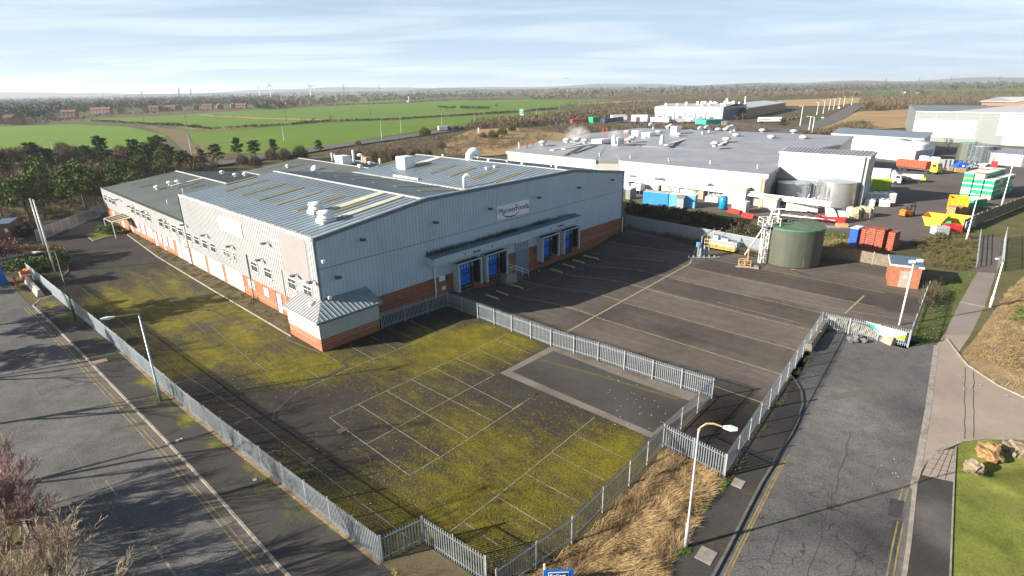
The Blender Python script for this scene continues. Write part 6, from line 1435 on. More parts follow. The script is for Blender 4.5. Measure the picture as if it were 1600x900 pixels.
# skid with yellow rails
p = G(1104, 388); o = thing('pump_skid', 'long grey equipment skid with yellow handrails beside the back fence', 'machine', p); F = lf(p, ang2(G(1104, 388), G(1141, 395)))
mb = MB(F); mb.bev(0, 4.6, .6, 2.0, .5, 1.5, .08); mb.build('tank_box', M['shut'], o); mb = MB(F); mb.box(.5, 1.4, .8, 1.6, 1.5, 2.2); mb.box(1.8, 3.0, .9, 1.5, 1.5, 1.9); mb.build('pump_unit', M['galv'], o)
mb = MB(F); mb.box(-.3, 4.7, -.3, .6, .35, .5); mb.build('walkway', M['yel'], o)
mb = MB(F)
for x in (-.3, .9, 2.1, 3.3, 4.6): mb.tube([(x, -.3, .4), (x, -.3, 1.6)], .045, 5)
for z in (1.0, 1.6): mb.tube([(-.3, .6, z), (-.3, -.3, z), (4.6, -.3, z)], .045, 5)
mb.tube([(-.3, .6, .4), (-.3, .6, 2.3), (1.2, 1.8, 2.9)], .045, 5); mb.build('guard_rail', mat('pale yellow rail', (.62, .48, .14), .5), o)
# pump manifold
p = G(1097, 401); o = thing('pump_manifold', 'cluster of upright steel pump cylinders with valves and a bent pipe in the yard', 'machine', p)
rr = random.Random(12); mb = MB()
for dx, dy in ((-.7, -.1), (-.25, .25), (.2, -.2), (.55, .3), (-.45, -.5), (.9, -.1)): mb.tube([(p.x+dx, p.y+dy, .15), (p.x+dx, p.y+dy, 1.5+rr.uniform(0, .6))], .16, 10)
mb.build('cylinder', M['galv'], o)
mb = MB()
for k in range(6): a = p+Vector((-2.4+k*.8, -.9+rr.uniform(-.2, .2), .1)); mb.tube([a, a+Vector((.9, .1, 0))], .12, 6); mb.tube([a+Vector((0, 0, 0)), a+Vector((0, 0, .35))], .09, 6)
mb.tube([(p.x-.6, p.y-.4, .5), (p.x+.9, p.y+.2, .5)], .1, 6); mb.build('valves', M['galvd'], o)
mb = MB(); mb.tube([(p.x-.3, p.y, 1.8), (p.x-.3, p.y, 3.2), (p.x+2.2, p.y+1.9, 3.9), (p.x+2.2, p.y+1.9, 2.9)], .09, 8); mb.build('bent_pipe', M['galv'], o)
mb = MB(); mb.bev(p.x-1.0, p.x-.5, p.y-.2, p.y+.2, 1.6, 2.3, .05); mb.build('header_box', M['lblue'], o)
o = thing('sheet_offcut', 'pale plastic sheet lying under the slanting pipe beside the green tank', 'sheet', G(1160, 391)); mb = MB(); a = G(1160, 391); mb.obox((a.x, a.y), (.9, -.4), (.4, .9), 1.2, .7, .15, .25); mb.build('sheet', M['metalw'], o)
# brick substation
p2_, p1_ = G(1386.5, 446), G(1434, 452); an = ang2(p2_, p1_); Ls = (p1_-p2_).length; o = thing('substation', 'small brick substation with blue grey flat roof at the yard corner', 'building', p2_); F = lf(p2_, an)
dps = 4.6; mb = MB(F); mb.box(0, Ls, 0, dps, 0, 2.75); mb.build('wall', M['brick'], o)
mb = MB(F); mb.box(-.2, Ls+.2, -.2, dps+.2, 2.75, 2.95); mb.build('roof_edge', M['metalw'], o); mb = MB(F); mb.box(-.12, Ls+.12, -.12, dps+.12, 2.951, 3.0); mb.build('roof', M['rooffelt'], o)
mb = MB(F); mb.box(Ls*.33, Ls*.68, -.07, -.01, 0, 2.2); dr = mb.build('door', mat('brown grey door', (.30, .25, .20), .6), o); mb = MB(F); mb.box(Ls*.47, Ls*.55, -.09, -.07, 1.3, 1.6); mb.build('warning_notice', M['signw'], dr)
# concrete blocks and banner
for i, (a, b) in enumerate((((1326, 513), (1362, 525)), ((1363, 525.5), (1396, 540)), ((1292, 505), (1324, 512)))):
    pa, pb = G(*a, .0), G(*b, .0); d = (pb-pa); an = math.atan2(d.y, d.x); nn = Vector((-sin(an), cos(an), 0)); F = lf(pa-nn*.0, an); o = thing('concrete_block', ('middle', 'right hand', 'left hand')[i]+' long concrete block at the foot of the banner fence', 'barrier', pa, 0, 'concrete blocks at the yard corner')
    mb = MB(F); mb.add([(0, -.35, 0), (d.length-.05, -.35, 0), (d.length-.05, .3, 0), (0, .3, 0), (0, -.12, .85), (d.length-.05, -.12, .85), (d.length-.05, .15, .85), (0, .15, .85)], [(0, 3, 2, 1), (4, 5, 6, 7), (0, 1, 5, 4), (1, 2, 6, 5), (2, 3, 7, 6), (3, 0, 4, 7)]); mb.build('block', M['conc'], o)
for i, (a, b) in enumerate((((1262, 550), (1276, 528)), ((1277, 527), (1290, 508)))):
    pa, pb = G(*a), G(*b); d = pb-pa; F = lf(pa, math.atan2(d.y, d.x)); o = thing('concrete_block', ('near', 'far')[i]+' concrete block beside the leaning corner fence run', 'barrier', pa, 0, 'concrete blocks at the yard corner'); mb = MB(F); mb.bev(0, d.length-.05, -.3, .3, 0, .85, .12); mb.build('block', M['conc'], o)
a, b = G(1347, 527), G(1412, 541.5); d = b-a; nn = Vector((d.y, -d.x, 0)).normalized()*.12; up = Vector((0, 0, 1)); a += nn; b += nn
BN = thing('banner', 'torn white and turquoise banner with an orange corner hanging on the palisade fence', 'banner', a)
F = lf(a, math.atan2(d.y, d.x)); Lb = d.length
mb = MB(F); mb.add([(0, 0, 1.85), (Lb, 0, 1.55), (Lb*.99, .0, .55), (Lb*.62, -.02, .62), (Lb*.4, -.02, .75), (Lb*.25, 0, 1.2), (0, 0.03, 1.85), (Lb*.6, .03, .62)], [(0, 5, 4, 3, 2, 1)]); mb.build('cloth', M['signw'], BN)
mb = MB(F); mb.add([(Lb*.70, -.03, .64), (Lb*.985, -.03, .58), (Lb*.99, -.03, 1.4)], [(0, 1, 2)]); mb.build('orange_corner', M['yel'], BN)
mb = MB(F); mb.add([(0, -.03, 1.83), (Lb*.2, -.03, 1.72), (Lb*.42, -.03, .9), (Lb*.3, -.03, 1.1)], [(0, 3, 2, 1)]); mb.add([(Lb*.6, -.035, .66), (Lb*.98, -.035, .56), (Lb*.98, -.035, .72), (Lb*.8, -.035, .72)], [(0, 1, 2, 3)]); mb.box(Lb*.38, Lb*.75, -.04, -.03, 1.35, 1.42); mb.box(Lb*.42, Lb*.68, -.04, -.03, 1.1, 1.15); mb.build('turquoise_print', M['teal'], BN)
o = thing('junk_pile', 'dark heap of dumped bags and rubbish against the concrete blocks', 'rubbish', G(1340, 528)); mb = MB(); rr = random.Random(2)
for k in range(9): mb.blob(G(1328+rr.uniform(0, 22), 524+rr.uniform(0, 9), .2), rr.uniform(.25, .45), 1, .6, .8, k)
mb.build('rubbish_bags', mat('grey black bags', (.06, .06, .065), .4, c2=(.22, .22, .22), scale=3), o)
# estate agent board
p = G(862, 918); o = thing('agent_board', 'blue estate agent board at the bottom edge of the photo', 'sign', p); F = lf(G(874, 925), R(2)); mb = MB(F); mb.box(-.85, .72, -.04, .04, 0.5, 1.5); bd = mb.build('board', mat('agent blue', (.01, .12, .45), .4), o)
mb = MB(F); mb.box(-.6, .47, -.06, -.04, 1.0, 1.4); mb.build('white_frame', M['signw'], bd); mb = MB(F); mb.box(-.57, .44, -.07, -.06, 1.03, 1.37); mb.build('inner_panel', M['ink'], bd)
text('Colliers', .27, F(-.53, -.08, 1.1), (cos(R(2)), sin(R(2)), 0), UZ, M['signw'], bd)
mb = MB(F); mb.box(-.85, -.75, .05, .12, 0, 1.85); mb.build('post', M['metalw'], o)
# wheel guides and bollards
for i, (a, b) in enumerate((((760, 462.5), (778, 469)), ((776, 456.5), (793, 463)), ((799, 447), (817, 452)), ((860, 421.5), (878, 427.5)), ((880, 414), (897, 419.5)), ((895, 407.5), (912, 412)), ((912, 401), (935, 406)))):
    pa, pb = G(*a), G(*b); o = thing('wheel_guide', f'yellow steel wheel guide on the dock apron, {ORD[i]} from the left', 'wheel guide', pa, 0, 'yellow wheel guides before the docks'); mb = MB(); mb.tube([pa+Vector((0, 0, .18)), pb+Vector((0, 0, .18))], .13, 8); mb.build('bar', mat('faded yellow bar', (.52, .43, .14), .6, var=.2) if i == 0 else bpy.data.materials['faded yellow bar'], o)
    mb = MB()
    for q in (pa, pb): mb.box(q.x-.1, q.x+.1, q.y-.1, q.y+.1, q.z-.02, q.z+.15)
    mb.build('foot', M['galvd'], o)
for i, (px, py, h) in enumerate(((818, 426, 3.6), (842.5, 427, 1.1))):
    g = G(px, py); o = thing('bollard', ('tall striped post in front of the grey roller door', 'short striped post beside the third dock')[i], 'bollard', g)
    n = int(h/.3)
    for c in (0, 1):
        mb = MB()
        for k in range(n):
            if k % 2 == c: mb.cyl(g, .1, g.z+k*.3, g.z+(k+1)*.3, 10)
        mb.build('stripe', M['yel'] if c else M['dark'], o)
# ---------------------------------------------------------------- lamps, poles
def lamp(label, base, top, h, mt='galv', armdir=None, armlen=1.6, head=.75, rise=.25, curve=0, armmt=None, low=None, r0=.11, heads=1, name='street_lamp', group=None, headm='metalw'):
    b = G(*base) if isinstance(base[0], (int, float)) and len(base) == 2 else Vector(base); root = thing(name, label, 'street lamp', b, 0, group)
    mb = MB(); mb.tube([b, b+Vector((0, 0, h*.22)), b+Vector((0, 0, h*.23)), b+Vector((0, 0, h))], [r0*1.35, r0*1.3, r0*.8, r0*.6], 10); mb.build('column', M[mt], root, True)
    for k in range(heads):
        d = Vector((cos(armdir), sin(armdir), 0))*(1 if k == 0 else -1); t = b+Vector((0, 0, h))
        P = [t, t+d*armlen+Vector((0, 0, rise))] if not curve else [t+Vector((0, 0, -.3)), t+d*.08+Vector((0, 0, .1)), t+d*.35+Vector((0, 0, .38)), t+d*.7+Vector((0, 0, .45)), t+d*armlen+Vector((0, 0, rise))]
        mb = MB(); mb.tube(P, .05, 6); mb.build('bracket_arm', M[armmt or mt], root)
        e = P[-1]; n = Vector((-d.y, d.x, 0)); mb = MB(); mb.add([tuple(e+d*a+n*w+Vector((0, 0, z))) for a, w, z in ((-.05, -.06, .05), (-.05, .06, .05), (head*.5, .16, .1), (head, .10, .06), (head, -.10, .06), (head*.5, -.16, .1), (-.05, -.05, -.06), (-.05, .05, -.06), (head*.5, .15, -.1), (head, .08, -.04), (head, -.08, -.04), (head*.5, -.15, -.1))],
            [(0, 1, 2, 5), (5, 2, 3, 4), (6, 11, 8, 7), (11, 10, 9, 8), (0, 6, 7, 1), (1, 7, 8, 2), (2, 8, 9, 3), (3, 9, 10, 4), (4, 10, 11, 5), (5, 11, 6, 0)]); mb.build('lantern', M[headm], root)
    return root
def adir(base, h, tip):
    b = G(*base); t = G(tip[0], tip[1], h); return math.atan2(t.y-b.y, t.x-b.x), (Vector((t.x, t.y))-Vector((b.x, b.y))).length
a_, l_ = adir((252, 628), 8.3, (157, 499)); lamp('grey street lamp with a brown upper arm standing at the long roadside palisade fence', (252, 628), None, 8.2, 'galv', a_, l_-.9, .9, .1, armmt='wood')
M['brownarm'] = mat('brown bracket', (.40, .25, .14), .6)
a_, l_ = adir((1071, 857), 8.2, (1152, 675)); lamp('tall white street lamp with a curved brown arm beside the strip of dry grass', (1071, 857), None, 8.0, 'lampg', a_, l_-.65, .65, .35, curve=1, armmt='brownarm', r0=.082)
M['dgreen'] = mat('dark green paint', (.05, .085, .055), .5)
a_, l_ = adir((118.7, 502), 8.5, (51, 395)); lamp('dark green street lamp at the site entrance with a white lantern', (118.7, 502), None, 8.5, 'dgreen', a_, l_-.8, .8, .05, armmt='dgrey', r0=.10)
for i, (px, py, tx, ty) in enumerate(((86, 425, 49, 317), (77, 396, 52, 320), (72, 394, 57, 324))):
    g = G(px, py); o = thing('flagpole', ('tallest nearest', 'middle', 'shortest')[i]+' of three white bare flagpoles leaning together by the hedge', 'flagpole', g, 0, 'flagpoles at the entrance'); mb = MB(); h = (10.6, 9.0, 9.0)[i]; mb.tube([g, g+Vector((0, 0, h))], [.13, .09], 10); mb.build('pole', M['white1'], o, True); mb = MB(); mb.lathe(g+Vector((0, 0, h)), [(.12, 0), (.14, .1), (0, .2)], 8); mb.build('finial', M['white1'], o)
g = G(1405, 508); o = thing('floodlight_mast', 'white mast with two floodlights standing just inside the banner fence', 'floodlight mast', g); mb = MB(); mb.tube([g, g+Vector((0, 0, 7.2))], [.11, .07], 10); mb.build('column', M['metalw'], o, True)
for k, (dx, dz) in enumerate(((-.35, .1), (.4, .2), (.1, -.5))): c = g+Vector((dx, -.2, 7.2+dz)); mb = MB(); mb.box(c.x-.28, c.x+.28, c.y-.2, c.y+.1, c.z-.12, c.z+.16); mb.build('floodlight', M['metalw'] if k < 2 else M['galvd'], o)
mb = MB(); mb.box(g.x-.6, g.x+.6, g.y-.05, g.y+.05, g.z+7.05, g.z+7.12); mb.build('cross_bar', M['galv'], o)
lamp('pale street lamp beside the footpath on the right bank', (1547, 480), None, 5.9, 'metalw', R(195), .7, .55, .1)
lamp('slim pale lamp rising from the edge of the raised factory yard by the banner sign', (1510, 374), None, 7.6, 'metalw', R(200), .5, .5, .05)
lamp('pale lamp in front of the tall green crate block', (1564, 324), None, 9.5, 'metalw', R(160), .4, .4, .05)
tw = [((107, 262), 10.0), ((312, 252), 10.5), ((447, 216), 10.5), ((604, 222), 11.2), ((630, 213), 11.5), ((693, 200), 11.5), ((743, 188), 11), ((817, 184), 11), ((551, 214), 10)]
tips = [(95, 218), (308, 203), (447, 192.5), (599, 184), (628, 178), (690, 173), (741, 169), (817, 165), (549, 190)]
HL = [(95, 218, 262), (305, 202, 252), (446, 192, 224), (598, 184, 222), (628, 178, 211), (691, 173, 198), (741, 169, 188.5), (854, 160.5, 174), (874, 160, 172), (1005, 159, 175), (944, 158, 172), (905, 157, 168), (925, 155.5, 166), (965, 156, 168), (985, 155, 166), (838, 165, 180)]
for i, (px, ty, by) in enumerate(HL):
    g = G(px+ (by-ty)*.12*(800-px)/800*(-1) if px < 700 else px, by); hh_ = H*(1-0)-0
    # height from the two pixels
    best = min((abs((Vector((g.x, g.y, z/10.))-Vector((0, 0, H))).dot(UP)/(Vector((g.x, g.y, z/10.))-Vector((0, 0, H))).dot(FW)*-FPX+450-ty), z/10.) for z in range(30, 160))[1]
    lamp(f'twin headed highway lamp beyond the warehouse, {ORD[i]} in order of nearness', (g.x, g.y, 0), None, best, 'galvd', R(20), 1.6, 1.3, .15, heads=2, r0=.12, group='twin headed highway lamps')
RL_ = [(1250, 166, 197), (1263, 182, 209) , (1276, 160, 180), (1286, 157.5, 178), (1295, 155.5, 172.5), (1302, 154, 172), (1310, 152, 169), (1318, 150.5, 166.5), (1330, 151, 165), (1268, 183, 213)]
for i, (px, ty, by) in enumerate(RL_):
    g = G(px, by); best = min((abs((Vector((g.x, g.y, z/10.))-Vector((0, 0, H))).dot(UP)/(Vector((g.x, g.y, z/10.))-Vector((0, 0, H))).dot(FW)*-FPX+450-ty), z/10.) for z in range(30, 160))[1]
    lamp(f'pale lamp column lining the right highway, {ORD[i]} from the near end', (g.x, g.y, 0), None, best, 'metalw', R(140), 1.2, .9, .1, r0=.24, group='lamp columns along the right highway')
for i, (px, ty, by, k) in enumerate(((292, 182, 197, 1), (225, 183, 191, 1), (448, 180, 192, 0), (580, 177, 190, 0), (699, 175, 188, 0))):
    g = G(px, by); o = thing('telegraph_pole', f'wooden power pole with crossarm in the green fields, {ORD[[1, 0, 2, 3, 4][i]]} from the left', 'pole', g, 0, 'power poles in the fields'); h = 10; mb = MB(); mb.tube([g, g+Vector((0, 0, h))], .16, 6); mb.build('pole', M['bark'], o); mb = MB(); mb.box(g.x-1.4, g.x+1.4, g.y-.1, g.y+.1, h-.6, h-.35); mb.build('crossarm', M['dgrey'], o)
# far things: turbines, pylons, mast, bird
for i, (px, ty, s_) in enumerate(((421, 133, 1.0), (484, 134.5, .95), (404, 136, .6), (491, 134.5, .5))):
    d = FW*FPX + RT*(px-800) - UP*(ty-450); dist = 3400/s_; k = dist/math.hypot(d.x, d.y); hub = Vector((d.x*k, d.y*k, H+d.z*k)); 
    hb = max(hub.z, 45); o = thing('wind_turbine', ('larger white wind turbine right of the left pair on the horizon', 'second large white wind turbine further right on the horizon', 'small wind turbine just left of the larger white turbine', 'faint small wind turbine right of the second large turbine')[i], 'wind turbine', (hub.x, hub.y, 0), 0, 'wind turbines on the horizon')
    mb = MB(); mb.tube([(hub.x, hub.y, 0), (hub.x, hub.y, hb)], [3.2, 2.0], 8); mb.build('tower', M['white1'], o); mb = MB(); mb.bev(hub.x-2, hub.x+2, hub.y-5, hub.y+3, hb-1.5, hb+2, .4); mb.build('nacelle', M['white1'], o)
    for q in range(3):
        a = R(100+i*25+q*120); e = Vector((cos(a), 0, sin(a))); n = Vector((-sin(a), 0, cos(a))); c = Vector((hub.x, hub.y-5.5, hb)); mb = MB(); L = 26
        mb.slab([tuple(c+n*1.0), tuple(c+e*6+n*2.0), tuple(c+e*L), tuple(c+e*6-n*.8)], .5); vs = mb.v; mb.build('blade', M['white1'], o)
for i, (px, ty, dist) in enumerate(((278, 136, 2600), (297, 138, 3000), (536, 131, 3400), (592, 133, 3600), (220, 142, 3200), (1385, 121, 3600), (1340, 124, 3800), (1437, 120, 3600), (1487, 119, 3800), (1563, 118, 3700))):
    d = FW*FPX + RT*(px-800) - UP*(ty-450); k = dist/math.hypot(d.x, d.y); t = Vector((d.x*k, d.y*k, max(40, H+d.z*k))); b = Vector((t.x, t.y, 0)); h = t.z
    o = thing('pylon', f'faint lattice electricity pylon on the horizon, {ORD[sorted([278, 297, 536, 592, 220, 1385, 1340, 1437, 1487, 1563]).index(px)]} from the left', 'pylon', b, 0, 'pylons on the horizon'); mb = MB(); w = h*.12
    for sx in (-1, 1):
        for sy in (-1, 1): mb.tube([(b.x+sx*w, b.y+sy*w, 0), (b.x+sx*.8, b.y+sy*.8, h*.7), (b.x, b.y, h)], .45, 4)
    z = 4
    while z < h*.7: q = w*(1-z/h*1.2)+.5; mb.tube([(b.x-q, b.y-q, z), (b.x+q*.9, b.y-q*.9, z+h*.1)], .3, 3); mb.tube([(b.x+q, b.y-q, z), (b.x-q*.9, b.y-q*.9, z+h*.1)], .3, 3); z += h*.1
    mb.build('lattice', M['dgrey'], o)
    for z in (.66, .8, .92): mb = MB(); mb.box(b.x-h*.14, b.x+h*.14, b.y-.4, b.y+.4, h*z, h*z+.9); mb.build('crossarm', M['dgrey'], o)
g = G(639, 160); o = thing('water_tower_mast', 'slim white mast with a small cabin in the far green field', 'mast', g); mb = MB(); mb.tube([g, g+Vector((0, 0, 13))], .8, 8); mb.build('mast', M['white1'], o); mb = MB(); mb.box(g.x-5, g.x-1, g.y-2, g.y+2, 0, 3.5); mb.build('cabin', M['white1'], o)
d = FW*FPX + RT*(885-800) - UP*(123-450); c = Vector((0, 0, H))+d*(100/d.length)
o = thing('gull', 'dark winged gull gliding above the horizon', 'bird', c); mb = MB(); mb.tube([c+Vector((-.05, -.2, 0)), c+Vector((0, 0, .02)), c+Vector((.03, .22, 0))], [.02, .07, .02], 8)
bd = mb.build('body', mat('grey feathers', (.12, .12, .12), .8), o, True)
for s_ in (-1, 1): mb = MB(); mb.slab([tuple(c+Vector((s_*.03, .07, .06))), tuple(c+Vector((s_*.28, .1, .16))), tuple(c+Vector((s_*.62, -.02, -.12))), tuple(c+Vector((s_*.28, -.07, .14))), tuple(c+Vector((s_*.03, -.08, .05)))], .015); mb.build('wing', M['dark'], o)
# entrance: barriers, totem, bollard, hut
M['jersey'] = mat('pale concrete barrier', (.44, .41, .37), .85, var=.15, dirt=(.25, .22, .18))
p, an, L = ax((44, 441), (64, 463)); o = thing('concrete_barrier', 'long pale concrete barrier blocking the entrance footway', 'barrier', p); F = lf(p, an); mb = MB(F)
for k in range(4): a0, a1 = k*L/4+.03, (k+1)*L/4-.03; mb.add([(a0, -.4, 0), (a1, -.4, 0), (a1, .4, 0), (a0, .4, 0), (a0, -.15, .9), (a1, -.15, .9), (a1, .15, .9), (a0, .15, .9)], [(0, 3, 2, 1), (4, 5, 6, 7), (0, 1, 5, 4), (1, 2, 6, 5), (2, 3, 7, 6), (3, 0, 4, 7)])
mb.build('barrier_block', M['jersey'], o)
for i, (px, py) in enumerate(((38, 437), (44, 434), (48, 435))):
    g = G(px, py); o = thing('traffic_cone_barrel', ('left', 'middle', 'right')[i]+' of three orange plastic barrier units behind the pale concrete barrier', 'traffic barrel', g, 0, 'orange units at the entrance'); mb = MB(); mb.lathe(g, [(.42, 0), (.38, .3), (.36, 1.25), (.2, 1.4), (0, 1.4)], 12); mb.build('barrel', M['orange'], o, True); mb = MB(); mb.lathe(g, [(.40, .55), (.385, .8)], 12); mb.build('white_band', M['white1'], o)
g = G(26, 446.5); o = thing('bollard', 'red post on the kerb left of the orange barrels', 'bollard', g); mb = MB(); mb.tube([g, g+Vector((0, 0, 1.1))], .09, 8); mb.build('post', M['red'], o); mb = MB(); mb.lathe(g+Vector((0, 0, 1.05)), [(.2, 0), (.2, .2), (0, .26)], 10); mb.build('cap', M['red'], o)
g = G(5, 443); o = thing('entrance_totem', 'bright blue tapered entrance totem at the left edge', 'sign', g); mb = MB(lf(g, R(50))); mb.add([(-.6, -.15, 0), (.6, -.15, 0), (.6, .15, 0), (-.6, .15, 0), (-.35, -.12, 3.0), (.15, -.12, 3.0), (.15, .12, 3.0), (-.35, .12, 3.0)], [(0, 3, 2, 1), (4, 5, 6, 7), (0, 1, 5, 4), (1, 2, 6, 5), (2, 3, 7, 6), (3, 0, 4, 7)]); mb.build('totem_body', M['blue'], o); mb = MB(lf(g, R(50))); mb.box(-.65, .65, -.2, .2, 0, .1); mb.build('plinth', M['blue'], o)
r_, F_, L_ = hut('small brick hut with a shallow roof at the back left corner of the site', (-2, 374), (20, 372), 4.5, 2.7, 'hbrick', 'rooffelt', door=False, name='brick_hut')
mb = MB(F_); mb.box(L_*.6, L_*.85, -.06, -.01, 1.2, 1.9); mb.build('panel', M['signw'], r_)
# planting island by the flagpoles, island near the canopy
sheet('entrance_island', pl(GP([(22, 424), (60, 428), (76, 434), (98, 431), (107, 424), (104, 414), (85, 402), (30, 400), (0, 405), (0, 420)])), .08, M['bank'], 2, lambda x, y: (1, .6, 0))
kerb('island_kerb', GP([(76, 434), (98, 431), (107, 424), (106, 415), (90, 404)]), .14, .12)
sheet('canopy_island', pl(GP([(137, 370), (146, 377), (166, 371), (195, 364), (192, 358), (160, 360)])), .06, M['pave'], 1, lambda x, y: (1, 1., 0))
kerb('canopy_island_kerb', GP([(137, 370), (146, 377), (166, 371), (195, 366)]), .14, .12)
# boulders
M['rock2'] = mat('grey sandstone boulder', (.23, .18, .125), .9, var=.3, scale=2.5, bump=.8, dirt=(.17, .14, .10))
for i, (px, py, r_, s_, m2, lb) in enumerate(((1543, 716, .68, 1.0, 'rock', 'warm tan squarish boulder, middle of the three on the lawn corner'), (1520, 738, .54, .9, 'rock2', 'smallest lower boulder on the lawn corner'), (1585, 708, .82, .6, 'rock2', 'long grey boulder at the right edge of the lawn corner'))):
    g = G(px, py); o = thing('boulder', lb, 'boulder', g, 0, 'boulders on the lawn'); mb = MB(); mb.blob(g+Vector((0, 0, r_*s_*.72)), r_, 3, .7, s_, i*3+1); rock = mb
    for v in mb.v: v.x = g.x+round((v.x-g.x)/.3)*.08+(v.x-g.x)*.72
    mb.build('stone', M[m2], o)
# footway covers, drains, litter
mb = MB()
for (px, py, a, w, h) in ((1103, 870, 50, .55, .45), (1153, 757, 50, .45, .35), (155, 567, 45, .7, .5)): g = G(px, py); mb.obox((g.x, g.y), (cos(R(a)), sin(R(a))), (-sin(R(a)), cos(R(a))), w, h, .10, .135)
tag(mb.build('footway_covers', M['kerb']), kind='structure')
mb = MB(); g = G(157, 568)
for k in range(7): c = g+Vector((cos(R(45)), sin(R(45)), 0))*(-.6+k*.2); mb.obox((c.x, c.y), (cos(R(45)), sin(R(45))), (-sin(R(45)), cos(R(45))), .04, .45, .13, .14)
tag(mb.build('cover_bars', M['rust']), kind='structure')
mb = MB(); rr = random.Random(21)
spots = [(rr.uniform(950, 1040), rr.uniform(580, 670), .02, .05) for _ in range(38)]+[(1075+rr.uniform(-6, 6)+i*3.2, 800-i*5.5, .15, .1) for i in range(14)]+[(rr.uniform(1360, 1405), rr.uniform(715, 765), .02, .045) for _ in range(8)]+[(rr.uniform(1440, 1475), rr.uniform(470, 530), .1, .07) for _ in range(30)]+[(rr.uniform(1500, 1600), rr.uniform(560, 620), .1, .08) for _ in range(14)]+[(rr.uniform(200, 800), rr.uniform(450, 800), .02, .04) for _ in range(30)]+[(277, 689, .12, .22), (283, 686, .12, .2), (398, 750, .12, .15)]
for px, py, z, r in spots: g = G(px, py, z); a = rr.uniform(0, 3); mb.obox((g.x, g.y), (cos(a), sin(a)), (-sin(a), cos(a)), r*rr.uniform(.5, 1.1), r*rr.uniform(.3, .8), g.z, g.z+.03)
tag(mb.build('litter', M['litter']), 'small scraps of pale litter strewn over yards, verges and paths', 'litter', kind='stuff')
# barrier by the top of the footpath: gate, rails
a, b, c = G(1525, 418), G(1531, 368), G(1566, 372); o = thing('path_railing', 'galvanised railing down the left side of the upper footpath', 'railing', a); mb = MB()
for k in range(7): q = a.lerp(b, k/6); mb.tube([q, q+Vector((0, 0, 1.2))], .05, 5)
for z in (.4, .8, 1.2): mb.tube([a+Vector((0, 0, z)), b+Vector((0, 0, z))], .045, 5)
mb.build('rails', M['galv'], o)
fence('pale mesh fence along the right side of the upper footpath', GP([(1564, 425), (1570, 372)]), h=1.9, step=.2)
sheet('upper_footpath', pl(GP([(1527, 425), (1556, 427), (1567, 372), (1534, 370)])), .02, M['nyard'], 2)
# yard edge banner at the fence end
a, b = G(1505, 362), G(1523, 352); o = thing('printed_banner', 'small blue and white printed banner tied at the end of the grey timber fence', 'banner', a); F = lf(a, ang2(a, b)); mb = MB(F); mb.box(0, (b-a).length, -.15, -.08, .5, 1.8); mb.build('cloth', M['signw'], o); mb = MB(F); mb.box(.2, (b-a).length-.2, -.17, -.15, 1.2, 1.6); mb.box(.4, (b-a).length-.6, -.17, -.15, .75, .95); mb.build('print', M['ink'], o)
# ---------------------------------------------------------------- vegetation
def leafq(mb, c, s, rr, up=0):
    """one small leaf quad / sliver with random attitude"""
    a = rr.uniform(0, 2*pi); b = rr.uniform(-1, 1); d = Vector((cos(a)*math.sqrt(1-b*b), sin(a)*math.sqrt(1-b*b), b*(1-up)+up)); e = Vector((rr.uniform(-1, 1), rr.uniform(-1, 1), rr.uniform(-1, 1))).cross(d).normalized()
    c = Vector(c); mb.v += [c-d*s-e*s*.45, c+d*s*.2-e*s*.6, c+d*s, c+d*s*.1+e*s*.6]; n = len(mb.v)-4; mb.f.append((n, n+1, n+2, n+3)); mb.mi.append(0)
def clump(mb, c, r, n, s, rr, flat=.7):
    for _ in range(n):
        v = Vector((rr.gauss(0, 1), rr.gauss(0, 1), rr.gauss(0, 1))).normalized()*r*rr.uniform(.45, 1.05)
        leafq(mb, (c[0]+v.x, c[1]+v.y, c[2]+v.z*flat), s*rr.uniform(.6, 1.3), rr)
def sliver(mb, a, d, L, w, rr):
    """thin bare twig"""
    a = Vector(a); d = d.normalized(); e = d.cross(Vector((rr.uniform(-1, 1), rr.uniform(-1, 1), rr.uniform(-1, 1)))).normalized()*w
    mb.v += [a-e, a+e, a+d*L]; n = len(mb.v)-3; mb.f.append((n, n+1, n+2)); mb.mi.append(0)
def pine(seed, h, mt, spread=.34):
    rr = random.Random(seed); root = thing('pine_tree', '', 'tree'); lean = (rr.uniform(-.05, .05), rr.uniform(-.05, .05))
    mb = MB(); top = Vector((lean[0]*h, lean[1]*h, h*.93)); mb.tube([(0, 0, -.2), (lean[0]*h*.4, lean[1]*h*.4, h*.4), top], [h*.022, h*.016, .03], 7)
    fo = MB(); nl = 22
    for i in range(nl):
        f = .34+.62*i/nl; a = i*2.4+rr.uniform(-.4, .4); L = h*spread*(1.12-f)**.55*rr.uniform(.6, 1.15); z = h*f; b = Vector((lean[0]*z, lean[1]*z, z)); e = b+Vector((cos(a)*L, sin(a)*L, L*rr.uniform(.0, .35)))
        mb.tube([b, b.lerp(e, .5)+Vector((0, 0, -.1)), e], [.07*(1.2-f)+.02, .04, .015], 4)
        for q in range(3):
            c = b.lerp(e, .5+.25*q)+Vector((rr.uniform(-.3, .3), rr.uniform(-.3, .3), rr.uniform(0, .4))); clump(fo, c, h*.09*rr.uniform(.7, 1.25), 34, h*.024, rr, .6)
    clump(fo, top, h*.08, 50, h*.022, rr, 1.1)
    mb.build('trunk', M['bark'], root); fo.build('crown', M[mt], root); return root
